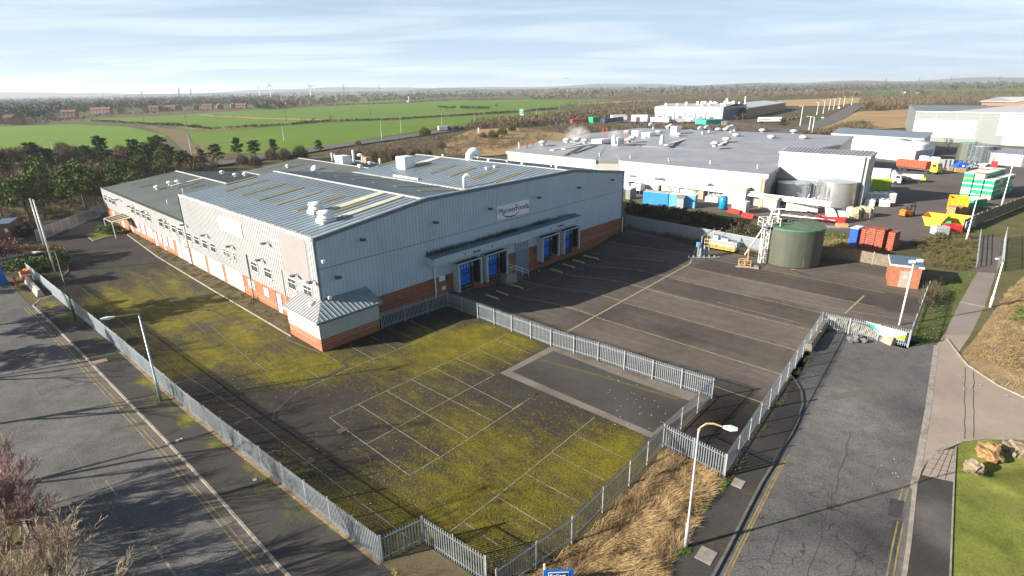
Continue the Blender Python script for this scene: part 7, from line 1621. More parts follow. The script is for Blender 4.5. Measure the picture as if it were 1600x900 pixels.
def branches(mb, p, d, L, r, depth, rr, nsub=3, spread=.55, minr=.008):
    q = p; dd = d.normalized(); segs = 3; P = [q]; 
    for s in range(segs):
        dd = (dd+Vector((rr.uniform(-1, 1), rr.uniform(-1, 1), rr.uniform(-.4, .8)))*.16).normalized(); q = q+dd*L/segs; P.append(q)
    mb.tube(P, [max(minr, r*(1-.5*i/segs)) for i in range(segs+1)], 5 if depth > 2 else 3, cap=False)
    if depth == 0: return
    for i in range(nsub+(1 if depth > 1 else 0)):
        f = rr.uniform(.35, 1); k = min(segs-1, int(f*segs)); b = P[k].lerp(P[k+1], f*segs-k); a = rr.uniform(0, 2*pi); side = dd.orthogonal().normalized(); side.rotate(Matrix.Rotation(a, 3, dd))
        branches(mb, b, (dd+side*spread*rr.uniform(.7, 1.5)+Vector((0, 0, .12))).normalized(), L*rr.uniform(.5, .72), r*.5, depth-1, rr, nsub, spread, minr)
def bare_tree(seed, h, mt='twig', depth=4, nsub=3, name='bare_tree', minr=.02, multi=1):
    rr = random.Random(seed); root = thing(name, '', 'tree'); mb = MB(); 
    if multi == 1: branches(mb, Vector((0, 0, -.1)), Vector((0, 0, 1)), h*.5, h*.02, depth, rr, nsub, .6, minr)
    else:
        for k in range(multi): a = rr.uniform(0, 2*pi); branches(mb, Vector((cos(a)*.3, sin(a)*.3, -.1)), Vector((cos(a)*.5, sin(a)*.5, 1)), h*.45, h*.014, depth, rr, nsub, .5, minr)
    mb.build('branches', M[mt], root); return root
def bush(seed, h, w, mt, n=900, name='bare_bush'):
    """rounded thicket of upright bare twigs"""
    rr = random.Random(seed); root = thing(name, '', 'bush'); mb = MB()
    for _ in range(n):
        a = rr.uniform(0, 2*pi); q = rr.random()**.6; x, y = cos(a)*q*w, sin(a)*q*w; z = h*math.sqrt(max(0, 1-q*q*.85))*rr.uniform(.15, .95)
        sliver(mb, (x*.85, y*.85, z), Vector((x/w*.7+rr.uniform(-.5, .5), y/w*.7+rr.uniform(-.5, .5), 1)), h*rr.uniform(.12, .30), h*.012*rr.uniform(.6, 1.6), rr)
    mb.build('twigs', M[mt], root)
    t = MB()
    for _ in range(7): a = rr.uniform(0, 2*pi); t.tube([(cos(a)*.2, sin(a)*.2, -.1), (cos(a)*w*.5, sin(a)*w*.5, h*.6)], [h*.018, .02], 4)
    t.build('stems', M['twig'], root); return root
def ins(poly, rr):
    xs = [p[0] for p in poly]; ys = [p[1] for p in poly]
    while True:
        x, y = rr.uniform(min(xs), max(xs)), rr.uniform(min(ys), max(ys))
        if pip(x, y, poly): return x, y
def wood(name, label, poly, n, hr, mt, seed=0, q=12, ls=.30, cat='woodland', thr=-9, bare=False, flat=.75):
    rr = random.Random(seed); mb = MB()
    for _ in range(n):
        x, y = ins(poly, rr); g = G(x, y)
        if noise.noise(Vector((g.x*.006, g.y*.006, seed))) < thr: continue
        h = rr.uniform(*hr)*(1+.35*noise.noise(Vector((g.x*.02, g.y*.02, seed)))); r = h*.48
        if bare:
            for _ in range(q): a = rr.uniform(0, 6.3); w = rr.random()**.5*r; sliver(mb, (g.x+cos(a)*w, g.y+sin(a)*w, h*rr.uniform(.05, .75)), Vector((cos(a)*.5, sin(a)*.5, 1)), h*rr.uniform(.2, .42), h*ls*.16, rr)
        else:
            clump(mb, (g.x, g.y, h*.55), r, q, r*ls*1.6, rr, flat)
    o = mb.build(name, M[mt]); tag(o, label, cat, kind='stuff'); return o
def line_poly(pts, w):
    return [(x, y-w) for x, y in pts]+[(x, y+w*.3) for x, y in reversed(pts)]
# far woods
wood('woodland', 'dark evergreen woodland along the left edge of the green fields', [(-40, 188), (60, 188), (75, 184), (110, 179), (200, 172), (270, 169), (400, 165), (400, 161), (200, 163), (-40, 168)], 600, (8, 13), 'pined', 1, 22, .26)
wood('woodland', 'mixed grey brown woodland behind the dark evergreens on the left', [(-40, 184), (60, 181), (110, 176), (270, 167), (400, 164), (420, 157), (200, 157), (-40, 162)], 1000, (8, 14), 'farw', 2, 20, .26)
wood('woodland', 'brown bare wood around the red roofed houses on the left', [(-40, 193), (8, 196), (110, 190), (160, 183), (270, 176), (420, 169), (420, 168), (200, 176), (60, 190), (-40, 190)], 260, (2, 4), 'brownd', 3, 18, .26)
wood('woodland', 'belt of mixed trees on the skyline left of the turbines', [(-40, 163), (420, 160), (440, 151), (-40, 155)], 900, (10, 16), 'farw', 4, 12, .3, thr=-.3)
wood('woodland', 'distant belts of trees below the skyline in the centre', [(380, 158), (1640, 140), (1640, 136), (1000, 139), (380, 147)], 2600, (8, 16), 'farw', 5, 8, .34, thr=-.08)
wood('woodland', 'farthest hazy wooded ridges across the whole horizon', [(-40, 156), (1640, 134.5), (1640, 131.5), (800, 141.5), (-40, 151)], 2400, (14, 24), 'farw', 6, 7, .4, thr=-.25)
wood('woodland', 'wood and tall hedges between the upper field and the skyline', [(400, 170), (430, 172), (470, 167), (520, 162), (640, 158), (700, 154), (900, 152), (900, 149), (640, 151), (500, 158), (400, 158)], 800, (6, 11), 'brownd', 7, 14, .3)
wood('woodland', 'dark copse at the left end of the upper field', [(400, 172), (440, 170), (455, 163), (400, 163)], 130, (8, 12), 'hedge', 8, 18, .3)
wood('woodland', 'brown scrubby wood behind the far white works', [(830, 156), (960, 153), (1110, 150), (1210, 152), (1345, 150), (1345, 146), (1000, 146), (830, 150)], 900, (6, 10), 'brownd', 9, 12, .3)
wood('woodland', 'long bare brown plantation left of the far white works', [(900, 178), (1020, 170), (1024, 178), (940, 186), (860, 196), (800, 200), (730, 204), (740, 196), (830, 186)], 560, (3.5, 7), 'brownb', 10, 26, .26, bare=True)
wood('woodland', 'bare brown thicket behind the far white works and beyond', [(900, 172), (1010, 166), (1100, 160), (1220, 156), (1220, 151), (1100, 150), (960, 158), (880, 164)], 420, (3.5, 7), 'brownb', 11, 22, .28, bare=True)
wood('woodland', 'bare brown wood along the far edge of the stubble field', [(1190, 157), (1340, 153), (1420, 150), (1640, 148), (1640, 144), (1340, 146), (1190, 151)], 560, (5, 8), 'farw', 12, 16, .3, bare=True)
wood('woodland', 'tall bare coppice beside the huge distribution warehouse', [(1345, 172), (1420, 172), (1440, 166), (1620, 160), (1620, 150), (1400, 150), (1345, 157)], 600, (5, 9), 'brownb', 13, 24, .28, bare=True)
wood('woodland', 'dark mixed trees beyond the right green strip', [(1240, 143), (1400, 139), (1640, 135), (1640, 132), (1240, 139)], 800, (8, 14), 'farw', 14, 10, .34)
# hedge lines
def hedge(label, pts, h, n, mt='hedge', w=2.0, seed=1, q=10, gaps=0):
    rr = random.Random(seed); W_ = GP(pts); mb = MB(); Ls = [(b-a).length for a, b in zip(W_[:-1], W_[1:])]; T = sum(Ls)
    for _ in range(n):
        t = rr.random()*T; k = 0
        while t > Ls[k]: t -= Ls[k]; k += 1
        p = W_[k].lerp(W_[k+1], t/Ls[k]); 
        if gaps and noise.noise(Vector((p.x*.02, p.y*.02, seed))) < gaps-.5: continue
        hh2 = h*(1+.45*noise.noise(Vector((p.x*.04, p.y*.04, seed+3)))); clump(mb, (p.x+rr.uniform(-w, w)*.4, p.y+rr.uniform(-w, w)*.4, hh2*.5), hh2*.55, q, hh2*.16, rr)
    o = mb.build('field_hedge', M[mt]); tag(o, label, 'hedge'); return o
hedge('clipped hedge crossing the left field from the wood to the power pole', [(142, 190), (222, 194), (235, 195.5), (278, 197), (330, 203), (400, 199)], 2.6, 420, seed=2)
hedge('hedge between the middle and upper green fields', [(400, 199), (450, 196), (512, 190.5), (612, 188), (707, 182), (740, 180.5)], 2.4, 520, seed=3)
hedge('dark hedge at the right end between the two green fields', [(705, 181.5), (750, 179.5), (800, 176.5), (870, 171)], 3, 300, seed=4)
hedge('hedge along the top of the upper green field', [(510, 166), (640, 161), (700, 157.5), (840, 155)], 3.5, 420, seed=5)
hedge('short dark hedge floating in the upper green field', [(685, 169), (712, 169.5)], 4, 70, seed=6); hedge('longer dark hedge right of the short one in the upper field', [(720, 170), (765, 171)], 4, 110, seed=7)
hedge('low hedge beside the tan strip in the upper left field', [(318, 180), (352, 182), (372, 183.5), (400, 185)], 2, 80, seed=8, gaps=.55)
hedge('scrubby hedge on the heath left of the vehicle park', [(700, 205), (745, 200), (800, 194), (860, 188)], 3, 420, 'brownb', seed=9)
wood('scrub', 'brown scrub between the heath and the neighbouring factory', [(700, 262), (760, 240), (860, 218), (870, 205), (800, 210), (740, 215), (690, 235)], 420, (1.0, 2.2), 'brownb', 15, 40, .2, 'scrub', thr=-.05, bare=True)
wood('scrub', 'brown hedge of bushes in front of the far vehicle park', [(800, 208), (870, 199), (880, 196), (1010, 198), (1110, 200), (1200, 203), (1196, 208), (1010, 204), (880, 208)], 520, (2.0, 3.6), 'brownb', 16, 40, .2, 'scrub', bare=True)
wood('scrub', 'brown scrub beyond the factory roof beside the right highway', [(1235, 216), (1300, 207), (1340, 195), (1360, 200), (1350, 212), (1300, 216)], 260, (2.5, 4.5), 'brownb', 17, 60, .2, 'scrub', bare=True)
wood('scrub', 'scrub along the left highway behind the warehouse', [(520, 236), (620, 222), (690, 212), (740, 205), (760, 212), (700, 228), (640, 240), (560, 262), (520, 262)], 420, (1.2, 2.6), 'brownb', 18, 40, .2, 'scrub', bare=True)
wood('thicket', 'dense brown bare thicket beyond the back fence on the left', [(-60, 300), (-60, 236), (40, 240), (120, 242), (215, 246), (300, 255), (345, 268), (250, 280), (170, 292), (100, 300)], 700, (2.0, 4.5), 'brownd', 19, 70, .15, 'thicket', bare=True)
wood('thicket', 'tangled brown undergrowth just behind the back fence', [(-40, 372), (-40, 300), (60, 300), (165, 292), (165, 330), (60, 350), (40, 352), (30, 372)], 420, (.8, 2.0), 'brownb', 20, 90, .12, 'thicket', bare=True)
wood('thicket', 'dark scrub strip on the bank above the pale back fence of the truck yard', [(980, 322), (1050, 330), (1120, 343), (1180, 362), (1185, 380), (1100, 372), (1040, 360), (978, 345)], 420, (.8, 1.9), 'hedge', 21, 34, .17, 'thicket')
wood('thicket', 'dead brown stems along the foot of the pale back fence', [(978, 354), (1075, 375), (1180, 397), (1180, 401), (1070, 380), (985, 358)], 160, (.4, 1.0), 'brownb', 22, 40, .12, 'weeds', bare=True)
wood('thicket', 'rough grass and bramble on the bank beside the timber fence', [(1272, 395), (1285, 370), (1330, 372), (1338, 395), (1335, 405), (1300, 402)], 220, (.4, .9), 'grassb', 23, 50, .1, 'grass', bare=True)
wood('thicket', 'dark brambles on the slope right of the brown red crates', [(1400, 388), (1450, 372), (1500, 360), (1520, 372), (1518, 415), (1505, 425), (1452, 418), (1445, 395)], 300, (.5, 1.1), 'oliveb', 24, 50, .12, 'brambles')
wood('thicket', 'leggy twigs of a bare shrub beside the corner palisade fence', [(1440, 465), (1452, 440), (1462, 440), (1462, 475), (1445, 480)], 60, (.8, 1.8), 'brownb', 25, 40, .08, 'bush', bare=True)
# grass as blades on mounds
def mound(name, poly_px, mt, h, cell, seed, tone=1., kind='structure', base=.0):
    poly = pl(GP(poly_px)); o = sheet(name, poly, .02, mt, cell, lambda x, y: (tone*(1+.4*noise.noise(Vector((x*.6, y*.6, seed)))), .2, 0))
    def hz(x, y):
        dm = 9
        for (ax, ay), (bx, by) in zip(poly, poly[1:]+poly[:1]):
            vx, vy = bx-ax, by-ay; t = max(0, min(1, ((x-ax)*vx+(y-ay)*vy)/(vx*vx+vy*vy+1e-9))); dm = min(dm, math.hypot(x-ax-t*vx, y-ay-t*vy))
        return base+h*min(1, dm/1.6)*(1+.5*noise.noise(Vector((x*.5, y*.5, seed))))
    for v in o.data.vertices: v.co.z = .02+hz(v.co.x, v.co.y)
    return o, poly, hz
def blades(name, label, poly, hz, n, L, mt, seed, lean=.8, w=.02, cat='dry grass', thr=-9):
    rr = random.Random(seed); mb = MB(); xs = [p[0] for p in poly]; ys = [p[1] for p in poly]; k = 0
    while k < n:
        x, y = rr.uniform(min(xs), max(xs)), rr.uniform(min(ys), max(ys))
        if not pip(x, y, poly): continue
        k += 1
        q = noise.noise(Vector((x*.9, y*.9, seed)))
        if q < thr: continue
        a = 2.5*noise.noise(Vector((x*.5, y*.5, seed+4)))+rr.uniform(-.9, .9); l = L*rr.uniform(.5, 1.2)*(1+.7*q); up = rr.uniform(.35, 1.2)*(1-.6*lean+max(0, q))
        sliver(mb, (x, y, hz(x, y)-.02), Vector((cos(a)*lean, sin(a)*lean, max(.08, up))), l, w*rr.uniform(.6, 1.4), rr)
    o = mb.build(name, M[mt]); tag(o, label, cat, kind='stuff'); return o
V1 = [(1037, 703), (1070, 722), (1128, 752), (1108, 776), (1085, 815), (1066, 852), (1050, 880), (1036, 920), (850, 930), (800, 918), (896, 853), (984, 762)]
o_, poly_, hz_ = mound('dry_verge', V1, M['dry'], .22, .7, 3, base=.05)
blades('dry_grass', 'long flattened dry grass between the palisade fence and the right footway', poly_, hz_, 30000, .62, 'grassd', 5, .9, .014)
blades('green_tufts', 'low green weeds along the footway edge of the dry verge', pl(GP([(1128, 752), (1108, 776), (1085, 815), (1066, 852), (1050, 880), (1040, 905), (1056, 905), (1075, 868), (1095, 815), (1125, 775), (1140, 752)])), lambda x, y: .11, 3000, .16, 'weed', 6, .6, .02, 'weeds', thr=.05)
DVP = [(1501, 553), (1514, 570), (1560, 601), (1610, 624), (1700, 640), (1740, 470), (1600, 432), (1574, 455), (1550, 490), (1522, 530)]
o_, poly_, hz_ = mound('dry_bank', DVP, M['dry'], .6, .9, 9)
blades('dry_grass', 'rough tan grass covering the bank at the right edge', poly_, hz_, 26000, .42, 'grassb', 7, .8, .016)
wood('thicket', 'green bramble bush in the tan grass at the right edge', [(1572, 500), (1600, 485), (1640, 500), (1640, 530), (1600, 528)], 40, (.8, 1.2), 'weed', 26, 60, .12, 'brambles')
blades('verge_grass', 'scruffy grass on the strip between substation and footpath', pl(GP([(1420, 545), (1448, 462), (1500, 428), (1525, 425), (1498, 472), (1473, 523), (1460, 538)])), lambda x, y: .0, 9000, .22, 'weed', 8, .7, .018, 'grass', thr=-.05)
blades('lawn_grass', 'short mown grass blades on the corner lawn', pl(GP([(1494, 700), (1540, 689), (1610, 690), (1700, 700), (1640, 905), (1486, 905), (1491, 755)])), lambda x, y: .06, 14000, .07, 'weed', 9, .7, .014, 'grass')
blades('moss_fringe', 'dead weeds growing along the foot of the long roadside fence', pl([p for p in GP([(190, 552), (300, 650), (480, 792), (600, 885), (640, 930)])]+[p for p in GP([(655, 930), (604, 880), (484, 788), (304, 646), (194, 548)])]), lambda x, y: .12, 4200, .22, 'grassb', 10, .6, .012, 'weeds', thr=-.1)
blades('joint_weeds', 'weeds and moss growing along the foot of the main yard fence', pl(GP([(1106, 627), (1019, 598), (934, 570), (861, 548), (800, 524), (700, 485), (700, 480), (800, 519), (861, 543), (934, 565), (1019, 593), (1110, 621)])), lambda x, y: zf(x, y)+.01, 2200, .15, 'oliveb', 11, .6, .014, 'weeds', thr=.0)
blades('kerb_weeds', 'weeds and rubble along the foot of the fence beside the right road', pl(GP([(1131, 752), (1200, 646), (1284, 516), (1294, 518), (1212, 650), (1142, 756)])), lambda x, y: .1, 2600, .18, 'oliveb', 15, .6, .016, 'weeds', thr=-.05)
blades('bed_plants', 'thin withered plants in the bed along the long brick wall', pl([W(-.1, 4), W(-.1, 72), W(-1.2, 71), W(-2.2, 50), W(-2.3, 25), W(-2.3, 4)]), lambda x, y: .07, 9000, .28, 'oliveb', 12, .7, .016, 'weeds', thr=-.02)
blades('dock_weeds', 'moss and weeds along the wall foot beside the docks', pl([W(34, -.2), W(60, -.2), W(60, -1.3), W(52, -1.1), (W(44, -2).x, W(44, -2).y, 0), W(36, -1.6)]), lambda x, y: zf(x, y)+.01, 3500, .2, 'weed', 13, .6, .016, 'weeds', thr=.0)
# moss cushions in the car park (raised tufts that catch the low sun)
def cushions():
    rr = random.Random(77); mb = MB(); poly = pl(CP); k = 0
    while k < 15000:
        s_ = rr.random()
        px, py = rr.uniform(150, 1000), rr.uniform(400, 900); g = G(px, py)
        if not pip(g.x, g.y, poly): continue
        k += 1; t, s = TS(g.x, g.y)
        if s > 60 or (t > -.2 and s > -.2): continue
        if pip(px, py, [(783, 582), (862, 541), (1110, 620), (1018, 684)]): continue
        w = paint_cp(g.x, g.y)[1]+.35*noise.noise(Vector((g.x*.5, g.y*.5, 3)))+.3*noise.noise(Vector((t*1.1, s*.3, 8)))
        if rr.random() > max(0, w-.25)*1.3: continue
        r = rr.uniform(.03, .10); h = rr.uniform(.01, .04); n = 5; a0 = rr.uniform(0, 6)
        vs = [(g.x+r*cos(a0+q*2*pi/n)*rr.uniform(.7, 1.3), g.y+r*sin(a0+q*2*pi/n)*rr.uniform(.7, 1.3), .004) for q in range(n)]+[(g.x, g.y, h)]
        mb.add(vs, [(q, (q+1) % n, n) for q in range(n)])
    o = mb.build('moss_cushions', mat('moss cushion', (.06, .05, .006), .95, var=0, c2=(.17, .13, .006), scale=.6)); tag(o, 'yellow green moss cushions scattered over the car park', 'moss', kind='stuff')
cushions()
# trees: prototypes, then copies
def setup(protos_, spots, group, cat='tree'):
    seen = set()
    for px, py, sc_, k, lb in spots:
        o = protos_[k] if k not in seen else copy_tree(protos_[k]); seen.add(k)
        q_ = random.uniform(.88, 1.15); place(o, G(px, py), random.uniform(0, 6.28), lb, (sc_*q_, sc_*q_, sc_*random.uniform(.88, 1.1)), group); o['category'] = cat
    for k, p in (protos_.items() if isinstance(protos_, dict) else enumerate(protos_)):
        if k not in seen:
            for c in list(p.children): bpy.data.objects.remove(c)
            bpy.data.objects.remove(p)
PN = {i: pine(40+i, 10, 'pine', .38) for i in range(4)}
light = [(48, 350, 1.12), (72, 342, 1.2), (6, 345, 1.0), (137, 330, 1.22), (192, 300, 1.0), (230, 296, 1.08), (262, 285, .9), (286, 270, .75), (112, 322, .7), (210, 308, .7)]
light = sorted(light)
setup(PN, [(x, y, s*.98, i % 4, f'light green pine beyond the back fence, {ORD[i]} from the left') for i, (x, y, s) in enumerate(light)], 'light green pines behind the back fence')
PD = {i: pine(60+i, 11, 'pined', .36) for i in range(4)}
dark = sorted([(58, 272, .95), (82, 270, .8), (140, 264, .85), (165, 266, 1.0), (215, 262, 1.0), (250, 256, 1.0), (268, 264, .8), (340, 258, .78), (374, 251, .72), (400, 249, .7), (10, 285, .8), (500, 243, .55), (290, 270, .7), (430, 246, .6), (232, 270, .85), (320, 266, .6)])
setup(PD, [(x, y, s, i % 4, f'dark pine in the belt behind the site, {ORD[i]} from the left') for i, (x, y, s) in enumerate(dark)], 'dark pines between the site and the fields')
BB = {i: bush(80+i, 5.5, 3.6, ('brownb', 'twig', 'oliveb')[i], 1500) for i in range(3)}
bs = sorted([(445, 252, .95, 0), (470, 250, 1.0, 2), (425, 250, .8, 1), (560, 252, .7, 0), (585, 254, .9, 0), (605, 256, 1.05, 0), (625, 252, .9, 1), (650, 250, .8, 2), (540, 256, .7, 2), (668, 246, .6, 0), (664, 213, .9, 2), (690, 232, .6, 1), (770, 218, .8, 2), (785, 212, .9, 2), (755, 216, .6, 1), (800, 206, .8, 2), (1358, 172, 1.5, 2), (1368, 174, 1.3, 0), (1345, 204, 1.0, 2), (1320, 208, .9, 0), (1300, 212, .8, 1), (560, 228, .5, 1), (400, 262, .7, 0), (380, 258, .7, 1)])
bs = sorted(bs+[(20, 262, 1.25, 0), (45, 258, 1.1, 2), (70, 290, 1.0, 0), (92, 262, 1.2, 1), (115, 285, 1.0, 0), (122, 258, 1.2, 0), (150, 262, 1.2, 1), (160, 290, 1.0, 2), (178, 280, 1.1, 0), (200, 262, 1.15, 0), (222, 278, 1.0, 1), (240, 262, 1.0, 0), (275, 262, .9, 0), (300, 262, .8, 1), (305, 280, .7, 2), (20, 310, .9, 2), (90, 318, .8, 0), (150, 312, .7, 2), (100, 242, 1.0, 2), (190, 245, .9, 0), (60, 246, 1.0, 0)])
setup(BB, [(x, y, s, k, f'rounded leafless bush in the scrub beyond the buildings, {ORD[i]} from the left') for i, (x, y, s, k) in enumerate(bs)], 'leafless bushes beyond the buildings', 'bush')
BT = {i: bare_tree(20+i, 7.5, 'twig', 4, 3, minr=.03) for i in range(2)}
bt = sorted([(613, 262, 1.25), (520, 190, .9), (490, 194, .9), (475, 193, .7), (776, 172.5, 1.3), (1480, 236, .9), (1530, 238, .7), (1565, 226, .8), (310, 240, .5), (252, 200, .5), (765, 205, .7), (1160, 190, 1.0), (1150, 191, .8), (95, 245, .9), (150, 285, .8), (1246, 186, 1.)])
setup(BT, [(x, y, s, i % 2, f'leafless single tree standing apart in fields or scrub, {ORD[i]} from the left') for i, (x, y, s) in enumerate(bt)], 'leafless single trees')
o = pine(99, 6.5, 'pined', .5); place(o, G(1222, 203), .4, 'round dark pine in front of the lettered white trailer at the right highway'); o['category'] = 'tree'
o = pine(98, 4, 'pine', .5); place(o, G(1292, 214), .4, 'small green conifer just beyond the far edge of the factory roof'); o['category'] = 'tree'
# planted shrubs at the entrance
def shrub(label, pts, h, mt, n, ls=.12, name='shrub', seed=1, w=1.2, cat='shrub'):
    rr = random.Random(seed); W_ = GP(pts); root = thing(name, label, cat, W_[0]); mb = MB(); st = MB()
    for _ in range(n):
        k = rr.randrange(len(W_)-1); p = W_[k].lerp(W_[k+1], rr.random()); c = (p.x+rr.uniform(-w, w), p.y+rr.uniform(-w, w), h*rr.uniform(.3, .8)*(1+.15*noise.noise(Vector((p.x*.5, p.y*.5, seed))))); clump(mb, c, h*.3, 26, ls, rr, .8)
    for _ in range(14): k = rr.randrange(len(W_)-1); p = W_[k].lerp(W_[k+1], rr.random()); st.tube([p, p+Vector((rr.uniform(-.3, .3), rr.uniform(-.3, .3), h*.7))], [.05, .02], 4)
    mb.build('foliage', M[mt], root); st.build('stems', M['bark'], root); return root
shrub('large dark evergreen hedge around the foot of the flagpoles', [(28, 427), (50, 424), (75, 422), (100, 414)], 2.4, 'shrubg', 150, .16, 'hedge', 3, 1.5)
shrub('golden brown shrub behind the evergreen hedge', [(18, 404), (45, 398), (75, 396), (92, 402)], 1.8, 'shrubo', 70, .14, 'shrub', 4, 1.2)
shrub('pink leafless bush at the left edge', [(-25, 410), (0, 408), (14, 402)], 3.2, 'shrubp', 70, .16, 'shrub', 5, 1.6)
shrub('clipped green shrub under the entrance canopy', [(157, 365), (172, 367), (186, 362)], 1.9, 'shrubg', 80, .13, 'shrub', 6, .8)
shrub('dark bush right of the small brick hut', [(38, 371), (46, 368), (52, 364)], 2.2, 'hedge', 60, .16, 'shrub', 7, 1.2)
shrub('green bramble patch nearest the green tank on the grass bank', [(1292, 372), (1300, 374)], 1.0, 'weed', 14, .12, 'shrub', 8, .6); shrub('second green bramble patch on the grass bank', [(1311, 372), (1317, 374)], .9, 'weed', 10, .12, 'shrub', 9, .5); shrub('third lower green bramble patch on the grass bank', [(1308, 382), (1314, 384)], .8, 'weed', 8, .12, 'shrub', 10, .5)
shrub('low ivy clump behind the corner of the substation', [(1458, 378), (1475, 372)], 1.0, 'oliveb', 20, .12, 'shrub', 11, .8)
# bare shrubs at the lower left, close to the camera
def near_shrub(label, p, h, mt, seed, stems, depth, nsub, group=None, minr=.011, ls=.40):
    rr = random.Random(seed); root = thing('bare_shrub', label, 'bush', p, 0, group); mb = MB()
    for k in range(stems):
        a = rr.uniform(0, 2*pi); r = rr.uniform(.05, .5); branches(mb, Vector((p.x+cos(a)*r, p.y+sin(a)*r, -.1)), Vector((cos(a)*rr.uniform(.15, .75), sin(a)*rr.uniform(.15, .75), 1)), h*ls*rr.uniform(.8, 1.1), h*.011, depth, rr, nsub, .42, minr)
    mb.build('branches', M[mt], root); return root
VP = lambda perp, al: kl[1]+nrm*perp+rd*al+Vector((0, 0, .1))
near_shrub('pale yellowish bare shrub with upright branches in the bottom left corner', VP(9.4, -5), 6.8, 'twigp', 11, 9, 4, 3, minr=.010)
near_shrub('second pale bare shrub right of the corner one, cut by the bottom edge', VP(9.2, -1), 6.8, 'twigp', 12, 9, 4, 3, minr=.010)
near_shrub('pale bare shrub behind the corner one at the left edge', VP(9.9, -9), 6.6, 'twigp', 16, 9, 4, 3, minr=.010)
near_shrub('purple brown dense bare shrub above the pale one at the left edge', VP(9.5, -13.5), 6.0, 'twigr', 13, 8, 4, 4, minr=.010)
near_shrub('small curly tan bare shrub at the bottom edge', VP(8.2, -1.5), 3.6, 'grassd', 14, 7, 3, 3)
near_shrub('purple brown bare shrub half outside the left edge', VP(9.8, -17), 5.6, 'twigr', 15, 7, 4, 4)
# roadside trees left of the picture, whose shadows fall across the road and car park
BX = {i: bare_tree(120+i, 12, 'twig', 5, 2, 'roadside_tree', minr=.02) for i in range(2)}
seen = set()
for i, (d_, off, s_) in enumerate(((12, 4, .9), (5, 6, 1.05), (-2, 5, .95), (-9, 7, 1.1), (-17, 6, 1.0), (-26, 7.5, 1.1), (-36, 7, 1.1), (-47, 7, 1.0))):
    p = kl[1]+rd*d_+nrm*(lw+off); k = i % 2; o = BX[k] if k not in seen else copy_tree(BX[k]); seen.add(k)
    place(o, (p.x, p.y, .1), i*1.7, f'tall bare roadside tree left of the left road, {ORD[i]} from the near end', s_, 'roadside trees left of the left road')
sh_ = Vector((cos(R(SUN_DIR)), sin(R(SUN_DIR)), 0))
OP = pine(71, 12, 'pined', .42); first = True
for i, (px, py, back, s_) in enumerate(((70, 500, 13, 1.0), (20, 560, 14, .8), (110, 440, 24, .95), (120, 405, 27, 1.1), (60, 375, 20, .9), (20, 520, 9, .8))):
    p = G(px, py)-sh_*back; o = OP if first else copy_tree(OP); first = False
    place(o, (p.x, p.y, 0), i*1.3, f'evergreen tree standing left of the site entrance, {ORD[i]} of six', s_, 'evergreens left of the entrance'); o['category'] = 'tree'
# houses on the left
def house(label, px, py, w, h, a, mt='hbrick', rmt='tile', dist=1.):
    p = G(px, py); o = thing('brick_house', label, 'house', p, 0, 'houses along the wood edge'); F = lf(p, a); d_ = 8
    mb = MB(F); mb.box(-w/2, w/2, -d_/2, d_/2, 0, h); mb.add([(-w/2, -d_/2, h), (-w/2, d_/2, h), (-w/2, 0, h+2.6)], [(0, 1, 2)]); mb.add([(w/2, -d_/2, h), (w/2, d_/2, h), (w/2, 0, h+2.6)], [(0, 1, 2)]); mb.build('wall', M[mt], o)
    mb = MB(F); mb.add([(-w/2-.4, -d_/2-.5, h-.1), (w/2+.4, -d_/2-.5, h-.1), (w/2+.4, 0, h+2.9), (-w/2-.4, 0, h+2.9), (w/2+.4, d_/2+.5, h-.1), (-w/2-.4, d_/2+.5, h-.1)], [(0, 1, 2, 3), (3, 2, 4, 5)]); rf = mb.build('roof', M[rmt], o)
    mb = MB(F); mb.box(w*.2, w*.2+1, -.5, .5, h+2, h+4); mb.build('chimney', M[mt], rf)
    for q in range(max(2, int(w/4))):
        x = -w/2+1.5+q*(w-3)/max(1, int(w/4)-1) if w > 8 else -w/2+1.5+q*3
        for z in (1.0, 3.4): mb = MB(F); mb.box(x-.6, x+.6, -d_/2-.06, -d_/2-.01, z, z+1.3); mb.build('window', M['wwhite'], o)
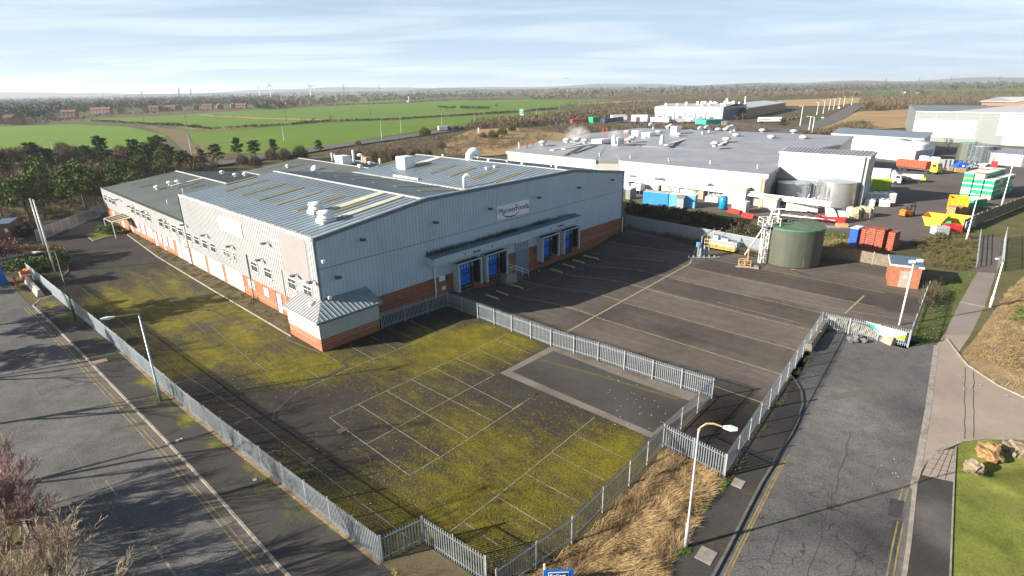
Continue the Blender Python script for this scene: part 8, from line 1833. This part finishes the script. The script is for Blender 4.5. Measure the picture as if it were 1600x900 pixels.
HS = sorted([(12, 193, 12, -60), (22, 194, 10, 20), (31, 195, 9, -70), (80, 187, 10, -60), (110, 183, 14, 10), (160, 178, 22, 5), (190, 177.5, 9, -60), (229, 174.5, 9, -60), (242, 174.5, 12, 10), (252, 174, 9, -60), (268, 173.5, 14, 5), (281, 172, 9, -60), (307, 172, 9, -60), (325, 171, 14, 5), (344, 170.5, 9, -50), (365, 170, 12, -60), (378, 170, 14, 5), (412, 168, 10, 5)])
for i, (px, py, w, a) in enumerate(HS): house(f'red brick house with tiled roof at the wood edge, {ORD[i]} from the left', px, py, w*1.15, 6.0, R(a), rmt='tile' if i % 3 else 'trim')
for i, (px, py) in enumerate(((863, 147.5), (868, 147.2), (874, 147.6), (880, 147.3), (780, 141.5), (786, 141.3), (1246, 147), (1262, 143), (1270, 142.5), (1415, 147), (1436, 147.5), (1285, 141))): 
    p = G(px, py); o = thing('distant_house', f'tiny pale house in the distant countryside, {ORD[sorted([863, 868, 874, 880, 780, 786, 1246, 1262, 1270, 1415, 1436, 1285]).index(px)]} from the left', 'house', p, 0, 'tiny distant houses'); F = lf(p, R(20)); mb = MB(F); w = 14; mb.box(-w/2, w/2, -5, 5, 0, 5.5); mb.build('wall', M['wwhite'] if i % 2 else M['hbrick'], o); mb = MB(F); mb.add([(-w/2-.5, -5.5, 5.4), (w/2+.5, -5.5, 5.4), (w/2+.5, 0, 9), (-w/2-.5, 0, 9), (w/2+.5, 5.5, 5.4), (-w/2-.5, 5.5, 5.4)], [(0, 1, 2, 3), (3, 2, 4, 5)]); mb.build('roof', M['tile'] if i % 2 else M['dgrey'], o)
# ---------------------------------------------------------------- haze
hm = bpy.data.materials.new('haze'); hm.use_nodes = True; nt = hm.node_tree; nt.nodes.clear()
vol = nt.nodes.new('ShaderNodeVolumePrincipled'); out = nt.nodes.new('ShaderNodeOutputMaterial'); vol.inputs['Color'].default_value = (.80, .89, 1, 1); vol.inputs['Density'].default_value = HAZE = .00010; vol.inputs['Anisotropy'].default_value = .2
nt.links.new(vol.outputs[0], out.inputs['Volume'])
mb = MB(); mb.box(-15500, 15500, -4000, 15500, -4, 180); o = mb.build('haze', hm); tag(o, kind='stuff')
